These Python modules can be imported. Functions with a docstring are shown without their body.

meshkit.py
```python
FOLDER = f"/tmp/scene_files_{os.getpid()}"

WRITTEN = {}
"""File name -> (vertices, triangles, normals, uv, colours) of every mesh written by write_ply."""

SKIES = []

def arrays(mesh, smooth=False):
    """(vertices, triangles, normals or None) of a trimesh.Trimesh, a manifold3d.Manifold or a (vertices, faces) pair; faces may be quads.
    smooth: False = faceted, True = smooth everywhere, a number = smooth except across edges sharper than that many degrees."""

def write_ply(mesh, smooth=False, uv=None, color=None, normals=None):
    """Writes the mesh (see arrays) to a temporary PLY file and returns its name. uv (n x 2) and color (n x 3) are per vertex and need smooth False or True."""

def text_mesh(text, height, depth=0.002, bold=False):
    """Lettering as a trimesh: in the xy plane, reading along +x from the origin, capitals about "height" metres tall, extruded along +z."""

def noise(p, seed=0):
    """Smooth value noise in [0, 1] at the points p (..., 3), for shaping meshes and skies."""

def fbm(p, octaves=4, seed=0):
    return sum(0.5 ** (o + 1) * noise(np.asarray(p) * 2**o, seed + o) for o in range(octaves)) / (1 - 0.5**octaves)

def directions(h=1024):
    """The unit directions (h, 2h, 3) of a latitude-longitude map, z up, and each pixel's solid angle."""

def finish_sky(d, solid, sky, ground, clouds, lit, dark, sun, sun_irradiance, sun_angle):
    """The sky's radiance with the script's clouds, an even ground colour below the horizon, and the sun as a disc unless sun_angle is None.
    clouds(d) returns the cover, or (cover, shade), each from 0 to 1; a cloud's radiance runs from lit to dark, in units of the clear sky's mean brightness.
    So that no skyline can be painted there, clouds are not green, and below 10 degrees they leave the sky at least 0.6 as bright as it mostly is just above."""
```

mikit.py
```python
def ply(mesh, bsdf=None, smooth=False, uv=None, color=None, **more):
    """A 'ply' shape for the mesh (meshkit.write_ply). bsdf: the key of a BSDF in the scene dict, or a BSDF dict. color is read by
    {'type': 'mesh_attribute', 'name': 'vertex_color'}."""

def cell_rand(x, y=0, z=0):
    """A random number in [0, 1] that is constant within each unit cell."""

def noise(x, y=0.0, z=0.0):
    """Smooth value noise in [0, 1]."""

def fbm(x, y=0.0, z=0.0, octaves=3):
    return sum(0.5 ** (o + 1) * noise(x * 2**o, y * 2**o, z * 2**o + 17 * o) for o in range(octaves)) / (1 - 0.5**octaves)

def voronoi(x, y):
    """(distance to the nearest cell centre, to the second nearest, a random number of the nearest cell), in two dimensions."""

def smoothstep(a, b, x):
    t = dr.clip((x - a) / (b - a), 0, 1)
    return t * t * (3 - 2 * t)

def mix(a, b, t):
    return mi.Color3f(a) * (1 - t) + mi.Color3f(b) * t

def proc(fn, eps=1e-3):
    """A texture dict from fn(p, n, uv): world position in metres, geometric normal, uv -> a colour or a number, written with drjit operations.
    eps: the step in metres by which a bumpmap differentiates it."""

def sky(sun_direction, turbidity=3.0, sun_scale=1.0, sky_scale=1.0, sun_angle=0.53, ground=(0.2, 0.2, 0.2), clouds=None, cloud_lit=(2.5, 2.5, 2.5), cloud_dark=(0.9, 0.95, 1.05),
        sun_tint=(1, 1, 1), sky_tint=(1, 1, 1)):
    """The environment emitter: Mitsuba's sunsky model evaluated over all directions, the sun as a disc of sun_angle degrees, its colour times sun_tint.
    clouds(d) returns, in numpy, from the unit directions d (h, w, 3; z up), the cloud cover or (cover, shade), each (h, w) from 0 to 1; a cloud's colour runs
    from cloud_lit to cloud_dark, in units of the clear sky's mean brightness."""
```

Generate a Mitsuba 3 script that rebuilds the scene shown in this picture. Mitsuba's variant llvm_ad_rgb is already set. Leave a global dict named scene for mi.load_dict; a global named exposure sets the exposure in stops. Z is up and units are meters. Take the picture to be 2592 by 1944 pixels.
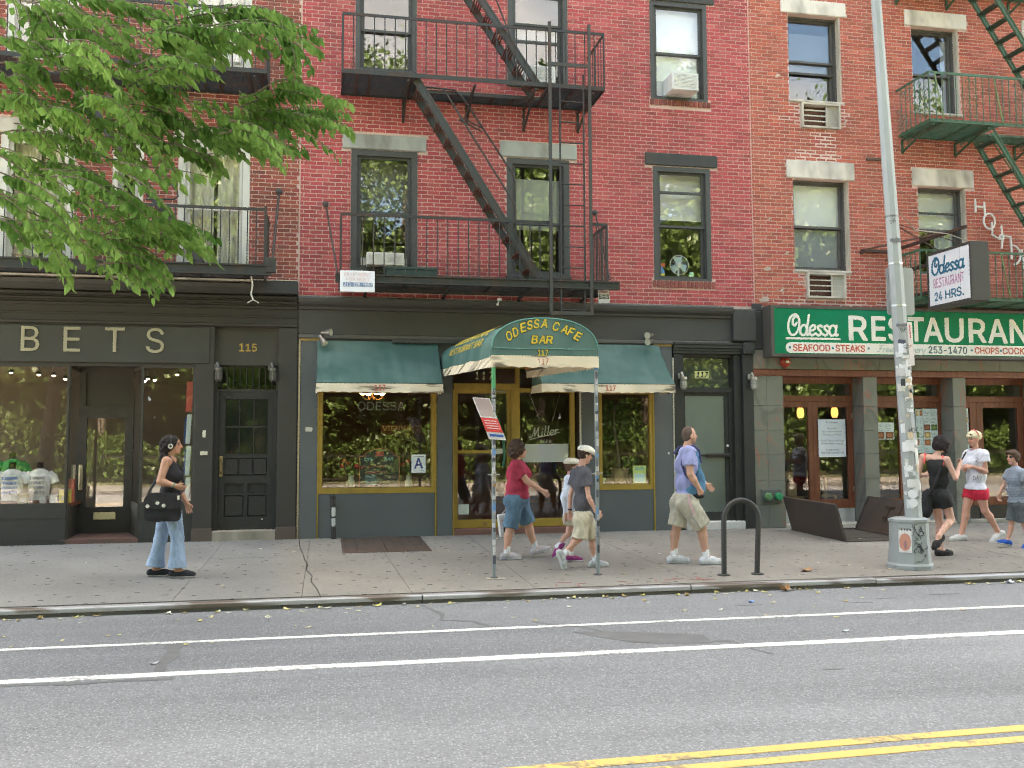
import math, random
import numpy as np
import trimesh
import mitsuba as mi
import drjit as dr
import mikit
import meshkit
from mikit import cell_rand, smoothstep, mix
from meshkit import text_mesh
from shapely import affinity
from shapely.geometry import Polygon, box as sbox, LineString
from shapely.ops import unary_union
from scipy.spatial import ConvexHull

scene, labels, used = {}, {}, set()
rng = np.random.default_rng(7)
random.seed(7)
TF = mi.ScalarTransform4f

# ---------------------------------------------------------------- camera, sky, exposure
# x runs along the street, y into the buildings (their fronts stand on y = 0), z up, sidewalk at the wall z = 0
yaw, pitch, roll = (math.radians(a) for a in (11.156, 4.193, -0.233))
fwd = np.array([math.sin(yaw) * math.cos(pitch), math.cos(yaw) * math.cos(pitch), math.sin(pitch)])
rgt = np.array([math.cos(yaw), -math.sin(yaw), 0.0])
upv = np.cross(rgt, fwd)
upv = -math.sin(roll) * rgt + math.cos(roll) * upv
EYE = np.array([0.0, -15.62, 1.552])
scene['camera'] = {
    'type': 'perspective', 'fov': math.degrees(2 * math.atan(1296 / 2380)), 'fov_axis': 'x',
    'to_world': TF().look_at(origin=EYE.tolist(), target=(EYE + fwd).tolist(), up=upv.tolist()),
    'principal_point_offset_y': 30 / 1944, 'near_clip': 0.05, 'far_clip': 600.0}


def cloud_cover(d):
    e = np.clip(d[..., 2], 0.03, 1)
    p = np.stack([d[..., 0] / (e + 0.25) * 1.3 + 4, d[..., 1] / (e + 0.25) * 1.3, np.zeros_like(e)], -1)
    n = meshkit.fbm(p, 5, 3)
    cov = np.clip((n - 0.44) / 0.16, 0, 1)
    return cov * 0.92, np.clip((n - 0.62) * 2.2, 0, 1)


scene['sky'] = mikit.sky([-0.26, 0.74, 0.79], turbidity=3.2, clouds=cloud_cover, cloud_lit=(2.42, 2.25, 2.02), cloud_dark=(1.15, 1.1, 1.02), sky_tint=(1.17, 1.0, 0.82), sun_scale=1.5)
exposure = 4.5


# ---------------------------------------------------------------- helpers: names, entries
def key_of(name, parent=None):
    base = f'{parent}__{name}' if parent else name
    k, i = base, 0
    while k in used:
        i += 1
        k = f'{base}_{i:03d}'
    used.add(k)
    return k


def say(k, label=None, cat=None, group=None, kind=None):
    d = labels.setdefault(k, {})
    for n, v in (('label', label), ('category', cat), ('group', group), ('kind', kind)):
        if v:
            d[n] = v
    return k


def thing(name, label, cat, group=None):
    return say(key_of(name), label, cat, group)


def obj(name, mesh, mat, parent=None, smooth=False, color=None, at=None, label=None, cat=None, group=None, kind=None, **more):
    k = key_of(name, parent)
    if isinstance(mesh, MB):
        mesh = mesh.mesh()
    if isinstance(mesh, dict):
        d = dict(mesh)
    else:
        if color is not None:
            c = np.asarray(color, float)
            if smooth not in (True, False) and c.ndim == 1:      # split the sharp edges first, then the normals can be smooth
                mesh = meshkit.arrays(mesh, smooth)[:2]
                smooth = True
            v = mesh[0] if isinstance(mesh, tuple) else mesh.vertices
            c = np.clip(np.tile(c, (len(v), 1)) if c.ndim == 1 else c, 0, 1)
            if mat == 'skin':                                     # colours that run across a face
                more['color'] = c
            else:                                                 # one flat colour per piece, carried in its uv
                more['uv'] = np.stack([np.round(c[:, 0] * 1000) + 0.02 + 0.96 * c[:, 1], c[:, 2]], 1)
                smooth = smooth if smooth in (True, False) else False
        d = mikit.ply(mesh, mat, smooth=smooth, **more)
    if at is not None:
        d['to_world'] = at
    scene[k] = d
    if label or cat or group or kind:
        say(k, label, cat, group, kind)
    return k


# ---------------------------------------------------------------- helpers: meshes
_cs = np.array([[sx, sy, sz] for sx in (-1, 1) for sy in (-1, 1) for sz in (-1, 1)], float)
_ch = np.array([[c[j] if j == a else c[j] * 0.8 for j in range(3)] for c in _cs for a in range(3)])
_hull = ConvexHull(_ch)
_CF = []
for s, e in zip(_hull.simplices, _hull.equations):
    a, b, c = _ch[s]
    _CF.append(s if np.dot(np.cross(b - a, c - a), e[:3]) > 0 else s[::-1])
_CF = np.array(_CF)
_AX = np.array([a for c in _cs for a in range(3)])
_BF = np.array([[0, 1, 3], [0, 3, 2], [4, 6, 7], [4, 7, 5], [0, 4, 5], [0, 5, 1], [2, 3, 7], [2, 7, 6], [0, 2, 6], [0, 6, 4], [1, 5, 7], [1, 7, 3]])


def rotm(axis, a):
    c, s = math.cos(a), math.sin(a)
    return np.array({'x': [[1, 0, 0], [0, c, -s], [0, s, c]], 'y': [[c, 0, s], [0, 1, 0], [-s, 0, c]], 'z': [[c, -s, 0], [s, c, 0], [0, 0, 1]]}[axis])


class MB:
    """Collects pieces of one mesh."""

    def __init__(self):
        self.v, self.f, self.c, self.n = [], [], [], 0

    def add(self, v, f=None, col=None):
        if f is None:
            v, f = (v[0], v[1]) if isinstance(v, tuple) else (v.vertices, v.faces)
        v, f = np.asarray(v, float), np.asarray(f, int)
        if f.shape[1] == 4:
            f = np.vstack([f[:, [0, 1, 2]], f[:, [0, 2, 3]]])
        self.v.append(v)
        self.f.append(f + self.n)
        self.n += len(v)
        self.c.append(np.tile(np.asarray((0.5,) * 3 if col is None else col, float), (len(v), 1)))
        return self

    def box(self, x0, x1, y0, y1, z0, z1, b=0.0, col=None, R=None, o=None):
        c = np.array([(x0 + x1) / 2, (y0 + y1) / 2, (z0 + z1) / 2])
        h = np.array([x1 - x0, y1 - y0, z1 - z0]) / 2
        if b <= 0:
            v, f = _cs * h, _BF
        else:
            b = min(b, 0.45 * h.min())
            sg = np.repeat(_cs, 3, axis=0)
            full = sg * h
            v = full - sg * b
            v[np.arange(24), _AX] = full[np.arange(24), _AX]
            f = _CF
        v = v + c
        if R is not None:
            o = c if o is None else np.asarray(o, float)
            v = (v - o) @ np.asarray(R).T + o
        return self.add(v, f, col)

    def bar(self, p0, p1, w, h, up=(0, 0, 1), b=0.0, col=None):
        """A bar from p0 to p1, w wide and h high (h along up)."""
        p0, p1 = np.asarray(p0, float), np.asarray(p1, float)
        d = p1 - p0
        L = np.linalg.norm(d)
        d = d / L
        up = np.asarray(up, float)
        s = np.cross(d, up)
        if np.linalg.norm(s) < 1e-6:
            s = np.cross(d, [0, 1, 0])
        s /= np.linalg.norm(s)
        u = np.cross(s, d)
        m = MB().box(-L / 2, L / 2, -w / 2, w / 2, -h / 2, h / 2, b)
        R = np.stack([d, -s, u], 1)
        return self.add(m.v[0] @ R.T + (p0 + p1) / 2, m.f[0], col)

    def tube(self, pts, r, n=8, col=None, cap=True, closed=False):
        pts = np.asarray(pts, float)
        m = len(pts)
        rs = np.broadcast_to(np.asarray(r, float), (m,))
        t = np.gradient(pts, axis=0) if not closed else np.roll(pts, -1, 0) - np.roll(pts, 1, 0)
        t /= np.linalg.norm(t, axis=1, keepdims=True) + 1e-12
        a = np.array([0, 0, 1.0]) if abs(t[0, 2]) < 0.9 else np.array([0, 1.0, 0])
        u = np.cross(t[0], a)
        u /= np.linalg.norm(u)
        ang = np.arange(n) * 2 * np.pi / n
        rings = []
        for i in range(m):
            u = u - t[i] * (u @ t[i])
            u /= np.linalg.norm(u) + 1e-12
            w = np.cross(t[i], u)
            k = 1.0
            if not closed and 0 < i < m - 1:
                e = pts[i] - pts[i - 1]
                e = e / (np.linalg.norm(e) + 1e-12)
                k = 1 / max(0.5, abs(e @ t[i]))
            rings.append(pts[i] + rs[i] * k ** 0.5 * (np.cos(ang)[:, None] * u + np.sin(ang)[:, None] * w))
        v = np.vstack(rings)
        f = []
        for i in range(m if closed else m - 1):
            j = (i + 1) % m
            for q in range(n):
                q2 = (q + 1) % n
                f.append([i * n + q, i * n + q2, j * n + q2, j * n + q])
        f = np.array(f)
        f = np.vstack([f[:, [0, 1, 2]], f[:, [0, 2, 3]]])
        if cap and not closed:
            v = np.vstack([v, pts[0], pts[-1]])
            k0 = m * n
            f = np.vstack([f, [[k0, (q + 1) % n, q] for q in range(n)], [[k0 + 1, (m - 1) * n + q, (m - 1) * n + (q + 1) % n] for q in range(n)]])
        return self.add(v, f, col)

    def lathe(self, prof, c, n=20, axis='z', col=None):
        """prof: (r, h) points from bottom to top, round the axis through c."""
        prof = np.asarray(prof, float)
        ang = np.arange(n) * 2 * np.pi / n
        m = len(prof)
        v = np.concatenate([np.stack([r * np.cos(ang), r * np.sin(ang), np.full(n, h)], 1) for r, h in prof])
        f = np.array([[i * n + q, i * n + (q + 1) % n, (i + 1) * n + (q + 1) % n, (i + 1) * n + q] for i in range(m - 1) for q in range(n)])
        f = np.vstack([f[:, [0, 1, 2]], f[:, [0, 2, 3]]])
        v = np.vstack([v, [0, 0, prof[0, 1]], [0, 0, prof[-1, 1]]])
        f = np.vstack([f, [[m * n, (q + 1) % n, q] for q in range(n)], [[m * n + 1, (m - 1) * n + q, (m - 1) * n + (q + 1) % n] for q in range(n)]])
        if axis == 'y':      # height runs towards -y
            v = v[:, [0, 2, 1]] * [1, -1, 1]
        if axis == 'x':
            v = v[:, [2, 0, 1]]
        return self.add(v + np.asarray(c, float), f, col)

    def ext(self, poly, y0, y1, col=None):
        """An x-z outline given depth from y0 (front) to y1."""
        for g in getattr(poly, 'geoms', [poly]):
            if g.is_empty or g.area < 1e-8:
                continue
            m = trimesh.creation.extrude_polygon(g, y1 - y0, engine='earcut')
            v = np.asarray(m.vertices)
            self.add(np.stack([v[:, 0], y1 - v[:, 2], v[:, 1]], 1), np.asarray(m.faces), col)
        return self

    def flat(self, poly, z0, z1, col=None):
        """An x-y outline given height."""
        for g in getattr(poly, 'geoms', [poly]):
            if g.is_empty or g.area < 1e-8:
                continue
            m = trimesh.creation.extrude_polygon(g, z1 - z0, engine='earcut')
            self.add(np.asarray(m.vertices) + [0, 0, z0], np.asarray(m.faces), col)
        return self

    def sheet(self, grid, t=0.0, col=None):
        """A sheet over a grid of points (n, m, 3), with thickness t along its normals."""
        g = np.asarray(grid, float)
        n, m = g.shape[:2]
        i, j = np.meshgrid(np.arange(n - 1), np.arange(m - 1), indexing='ij')
        q = (i * m + j).ravel()
        f = np.stack([q, q + m, q + m + 1, q + 1], 1)
        f = np.vstack([f[:, [0, 1, 2]], f[:, [0, 2, 3]]])
        v = g.reshape(-1, 3)
        if t <= 0:
            return self.add(v, f, col)
        nn = np.cross(np.gradient(g, axis=0), np.gradient(g, axis=1)).reshape(-1, 3)
        nn /= np.linalg.norm(nn, axis=1, keepdims=True) + 1e-12
        k = n * m
        ring = [a for a in range(m)] + [a * m + m - 1 for a in range(1, n)] + [(n - 1) * m + a for a in range(m - 2, -1, -1)] + [a * m for a in range(n - 2, 0, -1)]
        r2 = ring[1:] + ring[:1]
        side = np.array([[a, b, b + k, a + k] for a, b in zip(ring, r2)])
        side = np.vstack([side[:, [0, 1, 2]], side[:, [0, 2, 3]]])
        return self.add(np.vstack([v, v - nn * t]), np.vstack([f, f[:, ::-1] + k, side]), col)

    def mesh(self):
        return np.vstack(self.v), np.vstack(self.f)

    def colors(self):
        return np.vstack(self.c)


def wtext(s, h, x, z, y, depth=0.004, bold=False, w=None, slant=0.0, turn=0.0, hs=1.0):
    """Lettering on an upright face that looks towards -y; x, z is its lower left corner; w: the width it is fitted to."""
    m = text_mesh(s, h, depth, bold)
    v = np.array(m.vertices)
    v[:, 0] -= v[:, 0].min()
    if w:
        v[:, 0] *= w / v[:, 0].max()
    v[:, 0] = v[:, 0] * hs + v[:, 1] * slant
    c, s_ = math.cos(turn), math.sin(turn)
    v = np.stack([c * v[:, 0] - s_ * v[:, 1], s_ * v[:, 0] + c * v[:, 1], v[:, 2]], 1)
    return np.stack([v[:, 0] + x, y - v[:, 2], v[:, 1] + z], 1), np.asarray(m.faces)


def stroke(lines, w, x, z, y, depth=0.004, s=1.0, slant=0.0, turn=0.0):
    """Brush lettering: polylines with round ends, given depth."""
    p = unary_union([LineString(l).buffer(w / 2 / s, 6) for l in lines])
    p = affinity.affine_transform(p, [s, slant * s, 0, s, 0, 0])
    p = affinity.translate(affinity.rotate(p, math.degrees(turn), origin=(0, 0)), x, z)
    return MB().ext(p.simplify(w * 0.03), y - depth, y).mesh()


def arc(cx, cy, rx, ry, a0, a1, n=14):
    t = np.radians(np.linspace(a0, a1, n))
    return list(zip(cx + rx * np.cos(t), cy + ry * np.sin(t)))


# ---------------------------------------------------------------- materials
def _hash(x, y):
    h = x * 374761393 + y * 668265263
    h = (h ^ (h >> 13)) * 1274126177
    return mi.Float((h ^ (h >> 16)) & 0xFFFFFF) / 16777215.0


def noise(x, y=0.0, z=0.0):
    """Value noise in [0, 1] on a skewed plane through space: half the work of a solid one."""
    a, b = mi.Float(x + 0.31 * y + 0.17 * z), mi.Float(0.9 * y + 0.95 * z)
    fa, fb = dr.floor(a), dr.floor(b)
    u, v = a - fa, b - fb
    u, v = u * u * (3 - 2 * u), v * v * (3 - 2 * v)
    i, j = mi.UInt32(mi.Int32(fa) + 1000000), mi.UInt32(mi.Int32(fb) + 1000000)
    return dr.lerp(dr.lerp(_hash(i, j), _hash(i + 1, j), u), dr.lerp(_hash(i, j + 1), _hash(i + 1, j + 1), u), v)


def fbm(x, y=0.0, z=0.0, octaves=3):
    octaves = min(octaves, 3)
    return sum(0.5 ** (o + 1) * noise(x * 2**o + 17 * o, y * 2**o, z * 2**o) for o in range(octaves)) / (1 - 0.5**octaves)


def spots(x, y, play=0.4):
    """(distance to the one point of this cell, its random number): sparse dots, kept inside their cells."""
    fx, fy = dr.floor(x), dr.floor(y)
    i, j = mi.UInt32(mi.Int32(fx) + 1000000), mi.UInt32(mi.Int32(fy) + 1000000)
    a, b = _hash(i, j), _hash(i + 7919, j)
    return dr.sqrt(dr.square(x - fx - 0.5 - play * (a - 0.5)) + dr.square(y - fy - 0.5 - play * (b - 0.5))), _hash(i, j + 7919)


def tex(c):
    return mikit.proc(c) if callable(c) else {'type': 'rgb', 'value': [float(a) for a in c]}


def pr(name, base, rough=0.6, metal=0.0, bump=None, scale=0.002, eps=1e-3, two=False, **kw):
    d = {'type': 'principled', 'base_color': base if isinstance(base, dict) else tex(base), 'roughness': mikit.proc(rough) if callable(rough) else float(rough), 'metallic': float(metal), 'specular': 0.5, **kw}
    if bump:
        d = {'type': 'bumpmap', 'texture': mikit.proc(bump, eps=eps), 'scale': scale, 'bsdf': d}
    if two:
        d = {'type': 'twosided', 'bsdf': d}
    scene[name] = d
    return name


def own_colour(p, n, uv):
    r = dr.floor(uv.x)
    return mi.Color3f(r * 0.001, (uv.x - r - 0.02) / 0.96, uv.y)


VC = mikit.proc(own_colour)


def grimed(name, rough, metal=0.0, amount=0.35, scale=2.2, soot=(0.05, 0.045, 0.038), **kw):
    """A material with the mesh's own colour and weathering over it."""
    def w(p, n, uv):
        a = fbm(p.x * scale + 3, p.y * scale, p.z * scale * 0.6, 3)
        b = noise(p.x * 17, p.y * 17, p.z * 9)
        c = noise(p.x * 7, p.y * 7, p.z * 0.5)
        return dr.clip((a - 0.42) * 1.6 + (b - 0.5) * 0.3 + (c - 0.55) * 0.7, 0, 1) * amount
    scene[name] = {'type': 'blendbsdf', 'weight': mikit.proc(w),
                   'a': {'type': 'principled', 'base_color': VC, 'roughness': rough, 'metallic': metal, **kw},
                   'b': {'type': 'principled', 'base_color': tex(soot), 'roughness': 0.9}}
    return name


scene['plain'] = {'type': 'twosided', 'bsdf': {'type': 'principled', 'base_color': VC, 'roughness': 0.75}}
scene['satin'] = {'type': 'principled', 'base_color': VC, 'roughness': 0.42}
scene['gloss'] = {'type': 'principled', 'base_color': VC, 'roughness': 0.22}
scene['metal'] = {'type': 'principled', 'base_color': VC, 'roughness': 0.38, 'metallic': 0.85}
def cloth_colour(p, n, uv):
    a = fbm(p.x * 11, p.y * 11, p.z * 8, 3)
    b = noise(p.x * 55, p.y * 55, p.z * 26)
    return own_colour(p, n, uv) * (0.58 + 0.62 * a + 0.26 * b)


scene['cloth'] = {'type': 'twosided', 'bsdf': {'type': 'principled', 'base_color': mikit.proc(cloth_colour), 'roughness': 0.9, 'sheen': 0.25}}
scene['skin'] = {'type': 'principled', 'base_color': {'type': 'mesh_attribute', 'name': 'vertex_color'}, 'roughness': 0.5, 'specular': 0.35}
grimed('brick', 0.85, amount=0.34, scale=1.1)
grimed('painted', 0.55, amount=0.45)
grimed('iron', 0.5, amount=0.5, scale=5, soot=(0.09, 0.04, 0.022))
grimed('stained', 0.8, amount=0.6, scale=3.5, soot=(0.10, 0.08, 0.055))
scene['pane'] = {'type': 'thindielectric', 'int_ior': 1.75}
scene['shop_pane'] = {'type': 'thindielectric', 'int_ior': 1.55}
scene['lit_lamp'] = {'type': 'principled', 'base_color': tex((0.8, 0.7, 0.5)), 'roughness': 0.5}


def asphalt_c(p, n, uv):
    big = fbm(p.x * 0.35, p.y * 0.9, 0, 3)
    streak = fbm(p.x * 0.5 + 9, p.y * 5, 0, 2)
    d, r = spots(p.x * 44, p.y * 44 + p.x * 9)
    e, q = spots(p.x * 76 + p.y * 31 + 5, p.y * 76)
    chip = smoothstep(0.42, 0.15, d) * smoothstep(0.5, 0.95, r) * 0.13 + smoothstep(0.45, 0.1, e) * smoothstep(0.55, 1.0, q) * 0.08
    lane = 1.0 - 0.16 * smoothstep(-8.2, -7.9, p.y + 0.1 * (big - 0.5)) - 0.07 * smoothstep(0.5, 0.0, dr.abs(p.y + 9.5)) + 0.05 * smoothstep(0.6, 0.0, dr.abs(p.y + 10.2))
    v = (0.195 + (big - 0.5) * 0.07 + (streak - 0.5) * 0.035) * lane + chip - smoothstep(0.35, 0.0, r) * 0.06 * smoothstep(0.5, 0.2, d)
    v = dr.maximum(v, 0.02)
    return mi.Color3f(v * 0.985, v * 1.0, v * 1.035)


def asphalt_b(p, n, uv):
    d, r = spots(p.x * 62, p.y * 62)
    return smoothstep(0.5, 0.1, d) * (0.4 + r)


pr('asphalt', asphalt_c, 0.85, bump=asphalt_b, scale=0.003, eps=2e-3)


def wear(p):
    a = fbm(p.x * 3, p.y * 9, 0, 3)
    b = noise(p.x * 60, p.y * 60, 3)
    return smoothstep(0.5, 0.72, a * 0.75 + b * 0.25)


pr('white_paint', lambda p, n, uv: mix((0.74, 0.73, 0.69), (0.2, 0.2, 0.2), wear(p) * 0.8 * smoothstep(0.2, 0.6, noise(p.x * 40, p.y * 40, 1))), 0.7)
pr('yellow_paint', lambda p, n, uv: mix((0.60, 0.41, 0.13), (0.2, 0.18, 0.13), wear(p) * 0.8 * smoothstep(0.2, 0.6, noise(p.x * 40, p.y * 40, 1))), 0.7)
pr('tar', lambda p, n, uv: mix((0.105, 0.105, 0.106), (0.16, 0.16, 0.16), fbm(p.x * 8, p.y * 20, 0, 3)), 0.65)


def walk_c(p, n, uv):
    a = fbm(p.x * 0.8 + 2, p.y * 0.8, 0, 4)
    g = noise(p.x * 45, p.y * 45)
    d1, r = spots(p.x * 3.1 + p.y * 1.3, p.y * 3.1 - p.x * 0.9, 0.78)
    f1, q = spots(p.x * 8 - p.y * 4, p.y * 8 + p.x * 3, 0.78)
    gum = smoothstep(0.02, 0.0, d1 - 0.03 - 0.07 * r) * smoothstep(0.35, 0.5, r) * 0.6 + smoothstep(0.02, 0.0, f1 - 0.10 * q) * smoothstep(0.6, 0.8, q) * 0.35
    side = smoothstep(-0.55, -0.15, p.x - (-0.42 - p.y * 0.07))
    tone = mix((0.166, 0.162, 0.152), (0.182, 0.168, 0.148), side)
    return tone * (0.72 + 0.5 * a + 0.16 * (g - 0.5)) * (1 - gum)


def walk_b(p, n, uv):
    return fbm(p.x * 30, p.y * 30, 0, 3)


pr('concrete', walk_c, 0.88, bump=walk_b, scale=0.002, eps=2e-3)
pr('joint', (0.05, 0.045, 0.038), 0.95)
pr('earth', lambda p, n, uv: mix((0.12, 0.10, 0.07), (0.10, 0.13, 0.05), fbm(p.x * 0.7, p.y * 0.7, 0, 3)), 0.95)
pr('kerb_steel', lambda p, n, uv: mix((0.40, 0.40, 0.41), (0.16, 0.13, 0.11), smoothstep(0.45, 0.7, fbm(p.x * 2.3, p.y * 9, p.z * 9, 4))), 0.42, metal=0.35)
pr('kerb_stone', lambda p, n, uv: mix((0.19, 0.17, 0.15), (0.10, 0.09, 0.08), fbm(p.x * 5, p.y * 12, p.z * 10, 3)), 0.85)


def mortar_c(p, n, uv):
    m = mix((0.64, 0.46, 0.41), (0.50, 0.38, 0.33), fbm(p.x * 2, p.z * 2, 1, 3))
    # above the part in view the courses are only drawn
    c = dr.floor(p.z / 0.068)
    u = p.x / 0.205 + 0.5 * (c - 2 * dr.floor(c / 2))
    fx, fz = u - dr.floor(u), p.z / 0.068 - c
    bk = smoothstep(0.02, 0.05, fx) * smoothstep(0.98, 0.95, fx) * smoothstep(0.06, 0.14, fz) * smoothstep(0.94, 0.86, fz)
    up = smoothstep(10.44, 10.45, p.z)
    return mix(m, (0.33, 0.075, 0.06), bk * up)


pr('mortar', mortar_c, 0.92)


def pier_c(p, n, uv):
    w = fbm(p.x * 1.4 + p.z * 0.3, p.y * 2, p.z * 0.9, 4)
    v1 = dr.abs(fbm(p.x * 6 + w * 4 + p.z * 1.6, p.y * 6, p.z * 2.2 + w * 5, 3) - 0.5)
    red = smoothstep(0.035, 0.0, v1) * smoothstep(0.45, 0.62, noise(p.x * 2.2 + 7, p.z * 1.5, p.y * 2))
    cl = smoothstep(0.05, 0.0, dr.abs(w - 0.5)) * 0.4
    g = mix((0.135, 0.145, 0.12), (0.20, 0.20, 0.17), w)
    return mix(mix(g, (0.07, 0.07, 0.06), cl), (0.30, 0.12, 0.085), red * 0.8)


pr('veined_stone', pier_c, 0.38)
pr('wood', lambda p, n, uv: mix((0.13, 0.038, 0.02), (0.22, 0.075, 0.035), fbm(p.x * 34, p.y * 34, p.z * 2.2, 3)), 0.45)
pr('stucco', lambda p, n, uv: mix((0.088, 0.098, 0.097), (0.125, 0.133, 0.130), fbm(p.x * 1.7, p.y * 2, p.z * 1.3, 4)), 0.8, bump=lambda p, n, uv: fbm(p.x * 70, p.y * 70, p.z * 70, 2), scale=0.0015, eps=1e-3)


def awning_c(p, n, uv):
    a = fbm(p.x * 1.4, p.y * 2, p.z * 1.6, 4)
    s = fbm(p.x * 9, p.y * 1.2, p.z * 1.0, 3)
    return mix((0.042, 0.105, 0.090), (0.110, 0.185, 0.165), dr.clip((a - 0.35) * 1.5 + (s - 0.5) * 0.5, 0, 1))


pr('awning', awning_c, 0.6, two=True)
pr('valance', lambda p, n, uv: mix((0.66, 0.58, 0.43), (0.10, 0.08, 0.05), smoothstep(0.56, 0.78, fbm(p.x * 3.2, p.y * 3, p.z * 16, 4)) * 0.9), 0.8, two=True)
pr('grate', lambda p, n, uv: mix((0.045, 0.04, 0.036), (0.09, 0.06, 0.045), fbm(p.x * 3, p.y * 3, p.z * 3, 3)), 0.6)


def galv_c(p, n, uv):
    a = fbm(p.x * 5, p.y * 5, p.z * 1.4, 4)
    return mix((0.30, 0.325, 0.325), (0.44, 0.46, 0.455), a)


pr('galvanised', galv_c, 0.55, metal=0.15)
pr('green_face', lambda p, n, uv: mix((0.0, 0.165, 0.075), (0.0, 0.20, 0.10), noise(p.x, p.z)), 0.25)
pr('bark', lambda p, n, uv: mix((0.09, 0.07, 0.05), (0.20, 0.165, 0.125), fbm(p.x * 12, p.y * 12, p.z * 4, 3)), 0.9)
for nm, a, b in (('leaf', (0.062, 0.14, 0.030), (0.27, 0.43, 0.115)), ('park_leaf', (0.06, 0.105, 0.02), (0.115, 0.18, 0.036))):
    def lc(p, n, uv, a=a, b=b):
        return mix(a, b, dr.clip(noise(p.x * 14, p.y * 14, p.z * 14) * 0.7 + (fbm(p.x * 1.6, p.y * 1.6, p.z * 2.2, 2) - 0.5) * 1.2 + 0.1, 0, 1))
    scene[nm] = {'type': 'twosided', 'bsdf': {'type': 'principled', 'base_color': tex(lc), 'roughness': 0.45}} if nm == 'park_leaf' else {
        'type': 'principledthin', 'base_color': tex(lc), 'roughness': 0.42, 'diff_trans': 0.9, 'spec_trans': 0.0}

# ================================================================ the setting: ground, road, kerb, sidewalk
def zs(y):
    return 0.0151 * np.asarray(y)         # the sidewalk falls towards the kerb


def tilt(m):
    v, f = m.mesh() if isinstance(m, MB) else m
    v = v.copy()
    v[:, 2] += zs(v[:, 1])
    return v, f


ROAD = -0.17
obj('ground', MB().box(-300, 300, -300, 300, -2.0, -0.6), 'earth', label='bare ground under and beyond the street', kind='structure')
obj('road', MB().box(-120, 120, -16.0, -5.46, -0.58, ROAD), 'asphalt', label='grey asphalt road with white and yellow lines', kind='structure')


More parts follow.
